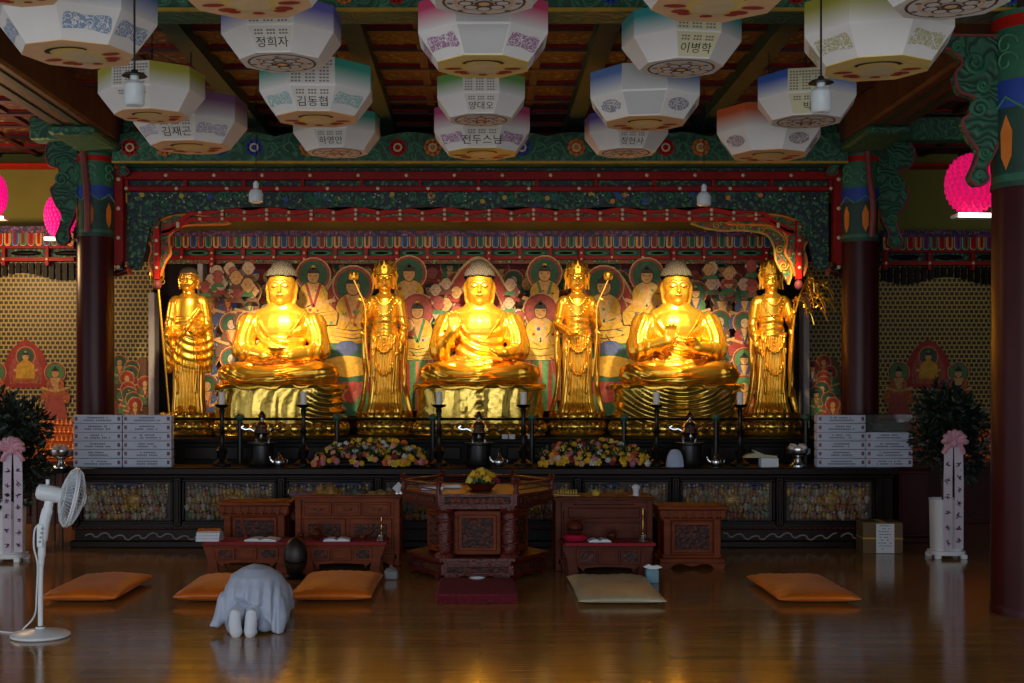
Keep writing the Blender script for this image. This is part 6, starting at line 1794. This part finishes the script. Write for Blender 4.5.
for q in (-1, 1):
    b.cap((q*.1, .06, .22), (q*.15, .38, .11), .13, .1); b.cap((q*.15, .38, .1), (q*.11, -.06, .09), .1, .075)
b.ell((0, .03, .19), (.16, .16, .08)); b.ell((-.13, -.1, .05), (.05, .07, .048)); b.ell((.12, -.1, .06), (.06, .06, .055))
me = remesh(b, .009, 4)
displace(me, lambda p, n: .006*sin(40*p.x+22*p.z)); mesh_obj('trousers', me, M['greytrouser'], t)
for q, nx in ((-1, -.06), (1, .06)):
    x = nx - .022
    b = MB(); b.tube([(x, -.06, .12), (x, -.13, .15), (x+q*.004, -.2, .15), (x+q*.004, -.215, .09), (x-q*.004, -.205, .035)], [.05, .056, .046, .05, .05], 16, round_=True); b.ell((x, -.19, .03), (.052, .055, .03))
    me = remesh(b, .006, 3); mesh_obj('sock', me, M['sock'], t)
b = MB(); b.ell((0, .815, .165), (.088, .108, .1)); b.ell((0, .76, .17), (.07, .06, .07)); me = remesh(b, .008, 2)
displace(me, lambda p, n: .003*sin(160*p.x)); mesh_obj('hair', me, M['blackhair'], t)
# ================================================================ pedestal fan
FY = 8.82
t = thing('pedestal_fan', 'white pedestal fan turned to the right, standing on the floor at the left', 'fan', (PX(40.5, FY), FY, 0))
b = MB(); b.lathe([(.19, 0), (.2, .008), (.2, .02), (.185, .03), (.1, .042), (.035, .055), (.03, .07)], seg=40); b.build('base', M['whiteplastic'], t)
b = MB(); b.lathe([(.036, .055), (.03, .062), (.026, .075)], seg=20); b.build('collar', M['iron'], t)
b = MB(); b.tube([(0, 0, .05), (.0, 0, .35), (.006, 0, .56)], .017, 14); b.build('pole', M['whiteplastic'], t)
b = MB(); b.tube(smooth_path([(.004, 0, .5), (.008, 0, .56), (.014, 0, .68), (.03, 0, .8), (.052, 0, .89), (.062, 0, .95)], 4), [.021]*4+[.026]*4+[.036]*4+[.037]*4+[.03]*4+[.022], 16, round_=True); b.box(-.012, .03, -.045, -.03, .62, .78, 0, .005); sp = b.build('control_stem', M['whiteplastic'], t)
b = MB()
for k in range(4): b.lathe([(.008, 0), (.008, .008)], (.0+.0, 0, 0), 10, M=Matrix.Translation((.012+.006*k, -.047, .66+.03*k)) @ Matrix.Rotation(pi/2, 4, 'X'))
b.build('speed_button', M['covg'], sp)
ax = Matrix.Translation((.072, 0, .985)) @ Matrix.Rotation(R(14), 4, 'Y') @ Matrix.Rotation(R(24), 4, 'Z') @ Matrix.Rotation(pi/2, 4, 'Y')   # local z = blowing direction
b = MB(); b.lathe([(.028, -.1), (.052, -.085), (.058, -.05), (.056, .04), (.048, .07), (.04, .085)], seg=26, M=ax); b.ell((.06, 0, .955), (.035, .03, .035)); b.build('motor_housing', M['whiteplastic'], t)
b = MB(); b.lathe([(.012, 0), (.014, .03), (.01, .035)], (.05, 0, 1.05), 12); b.build('swing_knob', M['whiteplastic'], t)
b = MB(); RG = .205
def ringpts(r, z, n=40): return [(r*cos(2*pi*k/n), r*sin(2*pi*k/n), z) for k in range(n+1)]
for r_, z_ in ((RG, .13), (RG*.995, .145)): b.tube([ax @ Vector(p) for p in ringpts(r_, z_)], .007, 6, caps=False)
for (zc, zr, rc) in ((.06, .125, .05), (.225, .15, .045)):
    b.tube([ax @ Vector(p) for p in ringpts(rc, zc)], .004, 5, caps=False); b.tube([ax @ Vector(p) for p in ringpts(RG*.6, zc+(zr-zc)*.3)], .003, 5, caps=False)
    for k in range(48):
        a = 2*pi*k/48
        pts = [(rc, zc), (RG*.6, zc+(zr-zc)*.3), (RG*.88, zc+(zr-zc)*.62), (RG, zr)]
        b.tube([ax @ Vector((q*cos(a), q*sin(a), z)) for q, z in pts], .0018, 4, caps=False)
b.build('wire_cage', M['whiteplastic'], t)
b = MB(); b.lathe([(.048, .22), (.048, .232), (.03, .238), (.004, .24)], seg=22, M=ax); b.build('cage_badge', M['whiteplastic'], t)
M['blade'] = mat('pale_grey_blade', 'aeb8c2', .35, alpha=1, var=0)
b = MB(); b.lathe([(.035, .09), (.035, .16), (.02, .175)], seg=18, M=ax); b.build('hub', M['blade'], t)
for k in range(3):
    a0 = 2*pi*k/3; vs = []; fs = []
    n = 10
    for i in range(n+1):
        u = i/n; rr_ = .03+.145*u
        for j in range(7):
            v = j/6-.5; a = a0 + v*(1.3-.3*u) + .3*u; vs.append(ax @ Vector((rr_*cos(a), rr_*sin(a), .125 + v*.06)))
    for i in range(n):
        for j in range(6): p = i*7+j; fs.append((p, p+7, p+8, p+1))
    o_ = len(vs); nn = (ax.to_3x3() @ Vector((0, 0, 1)))*.003
    vs2 = vs + [v+nn for v in vs]; fs2 = fs + [tuple(i+o_ for i in f[::-1]) for f in fs]
    edge = [i*7 for i in range(n+1)] + [n*7+j for j in range(1, 7)] + [i*7+6 for i in range(n-1, -1, -1)] + [j for j in range(5, 0, -1)]
    for q in range(len(edge)): e1, e2 = edge[q], edge[(q+1) % len(edge)]; fs2.append((e1, e2, e2+o_, e1+o_))
    b = MB(); b.add(vs2, fs2); b.build('blade', M['blade'], t)
b = MB(); b.tube(smooth_path([(.0, -.02, .78), (-.03, -.03, .74), (-.035, -.03, .62), (-.01, -.03, .5), (-.02, -.02, .3), (-.06, .06, .14), (-.14, .1, .05), (-.21, .1, .008), (-.5, .25, .008), (-.9, .5, .008)], 6), .006, 6); b.build('power_cord', M['whiteplastic'], t)
# ================================================================ potted bushes with ribbons
M['potwhite'] = mat('white_planter', 'eef2f4', .4, var=.03); M['ribbon'] = mat('pale_pink_ribbon', 'd2c4d2', .6, var=.06); M['bowpink'] = mat('pink_bow', 'd39aaa', .55, var=.15, scale=20)
M['bushleaf'] = mat('bush_leaf', '14241a', .5, var=.35, scale=20); M['bushleaf2'] = mat('bush_leaf_light', '243a2a', .5, var=.3, scale=20); M['ribtext'] = mat('violet_ribbon_lettering', '5a3a68', .7, var=0)
def potted(px, Y, label, pxr, rx, rz, cz, seed, chars):
    t = thing('potted_bush', label, 'potted plant', (PX(px, Y), Y, 0)); X0 = PX(px, Y)
    r = random.Random(seed)
    b = MB()
    def sq(a, z): p = 4; return ((abs(cos(a))**p+abs(sin(a))**p)**(-1/p)-1)*.165*.8
    b.lathe([(.135, .06), (.14, .1), (.15, .58), (.156, .6), (.145, .6), (.135, .5), (.02, .5)], seg=40, fold=lambda a, z: sq(a, z)); b.build('pot', M['potwhite'], t)
    b = MB(); b.lathe([(.165, .035), (.172, .05), (.172, .075), (.15, .08)], seg=40, fold=lambda a, z: sq(a, z))
    for q in (-1, 1):
        for s in (-1, 1): b.box(q*.13-.03, q*.13+.03, s*.13-.03, s*.13+.03, 0, .045, 0, .006)
    b.build('saucer', M['potwhite'], t)
    b = MB()
    for k in range(5): a = k*1.3; b.tube(smooth_path([(.03*cos(a), .03*sin(a), .5), (.05*cos(a+1), .05*sin(a+1), .85), (.12*cos(a+.5), .12*sin(a+.5), cz)], 4), [.014]*4+[.01]*5, 7)
    b.build('stem', M['beambrown'], t)
    b = MB()
    lobes = [(Vector((r.uniform(-.55, .55)*rx, r.uniform(-.5, .5)*rx, cz + r.uniform(-.6, .6)*rz)), r.uniform(.4, .6)) for _ in range(15)]
    def fn(r):
        c, s = r.choice(lobes); d = Vector((r.gauss(0, 1), r.gauss(0, 1), r.gauss(0, 1))).normalized()
        return c + Vector((d.x*rx*s, d.y*rx*s, d.z*rz*s))*r.random()**.35, d
    leaves(b, 3000, fn, .085, r, 0); leaves(b, 700, fn, .08, r, 1); b.build('foliage', [M['bushleaf'], M['bushleaf2']], t, recalc=False)
    # two ribbons falling from the bow
    zb = 1.18 if px > 500 else 1.12; ry_ = lambda u: -.26 - .2*max(0, 1-u*1.1)**.8
    for q, (xx, zlow, lab) in enumerate(((-.055, .1, 0), (.055, .12, 1))):
        x0 = xx + pxr; rb = MB(); n = 12; vs = []; fs = []
        for k in range(n+1):
            u = k/n; z = zb + (zlow-zb)*u; y = ry_(u)-.012*q; xo = pxr + xx*(.85+.15*min(1, u*3)) + X0*(y+.2)/Y
            vs += [(xo-.042, y, z), (xo+.042, y-.006, z), (xo+.042, y-.009, z), (xo-.042, y-.003, z)]
        for k in range(n):
            for j in range(4): a = k*4+j; c = k*4+(j+1) % 4; fs.append((a, c, c+4, a+4))
        fs += [(0, 1, 2, 3), (n*4+3, n*4+2, n*4+1, n*4)]
        rb.add(vs, fs); ro = rb.build('ribbon', M['ribbon'], t)
        tx = MB()
        s_ = chars[q]
        for i in range(s_):     # each character too small to read: a knot of short strokes
            u = .2 + .72*i/(s_-1); z = zb+(zlow-zb)*u; y = ry_(u)-.012*q-.011; xx_ = pxr + xx*(.85+.15*min(1, u*3)) + X0*(y+.2)/Y
            for k in range(4):
                a_ = r.choice([0, 0, pi/2, .9, -.9]); l_ = r.uniform(.014, .024); cx_ = xx_+r.uniform(-.014, .014); cz_ = z+r.uniform(-.018, .018)
                dx_, dz_ = cos(a_)*l_, sin(a_)*l_; tx.box(-l_, l_, -.002, .002, -.004, .004, 0, 0, Matrix.Translation((cx_, y, cz_)) @ Matrix.Rotation(a_, 4, 'Y'))
        tx.build('ribbon_lettering', M['ribtext'], ro, recalc=False)
    b = MB(); yb = -.47
    for k in range(7):
        a = pi*(k+.2)/6.5; R_ = .115; cx_ = pxr - X0*.27/Y
        pts = [(cx_+.02*cos(a), yb, zb), (cx_+R_*cos(a)*.7-.02*sin(a), yb-.05, zb+R_*sin(a)*.7+.02), (cx_+R_*cos(a), yb-.04, zb+R_*sin(a)), (cx_+R_*cos(a)*.7+.03*sin(a), yb, zb+R_*sin(a)*.7), (cx_, yb, zb)]
        b.tube(smooth_path(pts, 4), .024, 6)
    for q in (-1, 1): b.tube(smooth_path([(cx_, yb, zb), (cx_+q*.07, yb-.02, zb-.04), (cx_+q*.1, yb, zb-.1)], 4), .022, 6)
    b.ell((cx_, yb-.02, zb), (.035, .035, .04)); b.build('bow', M['bowpink'], t)
potted(946, 13.0, 'white planter with pink bow and two lettered ribbons at the right, tall dark bush', .0, .40, .46, 1.28, 3, (6, 7))
potted(9, 12.75, 'white planter with pink bow and ribbons cut by the left edge, tall dark bush', .11, .44, .54, 1.12, 5, (6, 7))
# ================================================================ carton, jars, dark drum, maroon chest
M['carton'] = mat('brown_cardboard', '6b5335', .75, var=.1, scale=6)
t = thing('cardboard_box', 'brown carton with white paper sheet and yellow strap by the right end of the altar', 'box', (PX(883, 13.3), 13.3, 0), R(-4))
b = MB(); b.box(-.205, .205, 0, .32, 0, .325, 0, .006); b.build('carton_body', M['carton'], t)
b = MB(); b.box(-.206, .206, -.001, .321, .15, .165); b.build('strap', M['ochre'], t)
b = MB(); b.box(-.07, .115, -.004, -.001, .005, .31); sh = b.build('paper_sheet', M['paper'], t)
b = MB(); r = random.Random(3)
for k in range(9):
    w = r.uniform(.05, .075); z = .29-.03*k
    for q in range(5):
        if r.random() < .8: b.box(.022-w+q*w*.4, .022-w+q*w*.4+w*.3, -.006, -.003, z-.004, z+.004)
b.build('print', M['textgrey'], sh)
b = MB(); b.box(-.03, .03, -.001, .321, .3255, .327); b.build('tape', M['sand'], t)
t = thing('white_jar', 'small grey-white lidded jar on the floor left of the hexagonal table', 'jar', (PX(391, 11.45), 11.5, 0))
b = MB(); b.box(-.06, .06, -.05, .05, 0, .085, 0, .012); b.build('jar_body', mat('grey_white_ceramic', '77777a', .4, var=.05), t); b = MB(); b.lathe([(.05, .085), (.045, .1), (.015, .105), (.018, .12), (.004, .125)], seg=18); b.build('lid', mat('grey_ceramic', '66666a', .4), t)
t = thing('tissue_box', 'small pale blue box with tissue sticking out, behind the cream cushion corner', 'box', (PX(652, 11.3), 11.3, 0))
b = MB(); b.box(-.055, .055, -.05, .05, 0, .12, 0, .006); b.build('carton', mat('pale_blue_card', '6d98a8', .6, var=.1), t); b = MB(); b.prism([(-.08, .14), (-.02, .118), (.03, .118), (.09, .135), (.05, .155), (0, .15), (-.03, .165)], -.02, .02); b.build('tissue', M['paper'], t)
t = thing('floor_gong', 'dark brown oval wooden drum on the floor between the two left low desks', 'drum', (PX(294, 11.45), 11.55, 0))
b = MB(); b.lathe([(.09, 0), (.1, .02), (.08, .04)], seg=22); b.build('stand', M['black'], t); b = MB(); b.ell((0, 0, .2), (.108, .1, .175), 0, 22, 14); b.build('drum_body', mat('dark_brown_wood', '1d110c', .45, var=.2), t); b = MB(); b.tube([(-.09, -.06, .17), (-.04, -.098, .15), (.04, -.098, .15), (.09, -.06, .17)], .008, 6); b.build('slit', M['black'], t)
t = thing('maroon_chest', 'plain maroon chest standing between the altar end and the right planter', 'chest', (PX(914, 14.25), 14.25, 0))
w = 15.5*14.25/F; h = PZ(470, 14.25)
b = MB(); b.box(-w, w, 0, .5, .06, h, 0, .01); b.box(-w-.02, w+.02, -.015, .51, 0, .06, 0, .008); b.box(-w-.01, w+.01, -.01, .51, h, h+.025, 0, .008); b.build('chest_body', M['maroon'], t)
b = MB(); b.box(-w+.03, w-.03, -.008, .01, .1, h-.04, 0, .006); b.build('door', M['maroon'], t)
# ================================================================ light and camera
def area(name, loc, rot, sx, sy, power, col, spread=pi):
    l = bpy.data.lights.new(name, 'AREA'); l.shape = 'RECTANGLE'; l.size = sx; l.size_y = sy; l.energy = power; l.color = col; l.spread = spread
    o = bpy.data.objects.new(name, l); C.objects.link(o); o.location = loc; o.rotation_euler = rot; return o
def aim(o, p):
    o.rotation_euler = (Vector(p)-o.location).to_track_quat('-Z', 'Y').to_euler()
def spot(name, loc, tgt, power, col, ang=40, blend=.6, rad=.06):
    l = bpy.data.lights.new(name, 'SPOT'); l.energy = power; l.color = col; l.spot_size = R(ang); l.spot_blend = blend; l.shadow_soft_size = rad
    o = bpy.data.objects.new(name, l); C.objects.link(o); o.location = loc; aim(o, tgt); return o
DAY = (.86, .93, 1.0); WARM = (1, .77, .44)
area('door_daylight', (-1.2, -1.4, 1.9), (R(90), 0, 0), 13, 3.4, 470, DAY)
area('left_door_daylight', (-9.6, 5.5, 1.7), (R(90), 0, R(-90)), 13, 3.2, 150, DAY)
area('right_door_daylight', (9.6, 4.5, 1.7), (R(90), 0, R(90)), 11, 3.2, 45, DAY)
# warm lamps tucked under the canopy, one for each statue
for px, p, z in ((189, 80, 2.7), (282, 240, 2.6), (385, 62, 2.7), (479.5, 240, 2.6), (577, 95, 2.7), (676, 190, 2.6), (771, 90, 2.7)):
    x = PX(px, 15.7)
    spot('canopy_spot', (x*(.95 if abs(x) < 3 else .86), 13.75, 3.78), (x, 15.45, z), p*(7.6 if p > 100 else 5.2), WARM, 42 if p > 100 else 34, 1.0)
for px in (235, 333, 432, 528, 625, 725):
    x = PX(px, 16.4); l = spot('painting_spot', (x, 15.2, 3.6), (x, 16.9, 2.75), 14, WARM, 92, .8)
# glow over the tiny statues and lamps of the side aisles
for x, p in ((PX(20, 16.3), 30), (PX(975, 16.3), 4)):
    spot('side_altar_spot', (x, 15.9, 3.6), (x, 17.1, 2.2), p, WARM, 110, .8)
spot('side_shelf_spot', (PX(52, 16.4), 15.9, 2.3), (PX(52, 16.6), 16.7, 1.2), 14, (1, .6, .25), 60)
spot('side_shelf_spot', (PX(976, 16.4), 15.9, 2.3), (PX(976, 16.6), 16.7, 1.2), 10, (1, .55, .2), 60)
l = bpy.data.lights.new('aisle_lamp', 'POINT'); l.energy = 120; l.color = (1, .62, .3); l.shadow_soft_size = .2
o = bpy.data.objects.new('aisle_lamp', l); C.objects.link(o); o.location = (-6.4, 15.3, 3.3)
w = bpy.data.worlds.new('overcast_sky'); bpy.context.scene.world = w; w.use_nodes = True
w.node_tree.nodes['Background'].inputs[0].default_value = (.6, .75, 1, 1); w.node_tree.nodes['Background'].inputs[1].default_value = .05
cam = bpy.data.cameras.new('camera'); co = bpy.data.objects.new('camera', cam); C.objects.link(co)
co.location = (0, 0, 1.7); co.rotation_euler = (R(90), 0, 0); cam.sensor_width = 36; cam.lens = 45
cam.shift_x = (512-480)/1024; cam.shift_y = (390-341.5)/1024; cam.clip_start = .05
s = bpy.context.scene; s.camera = co
s.view_settings.view_transform = 'Standard'; s.view_settings.look = 'None'; s.view_settings.gamma = 1; s.view_settings.exposure = 0
s.view_settings.use_curve_mapping = False
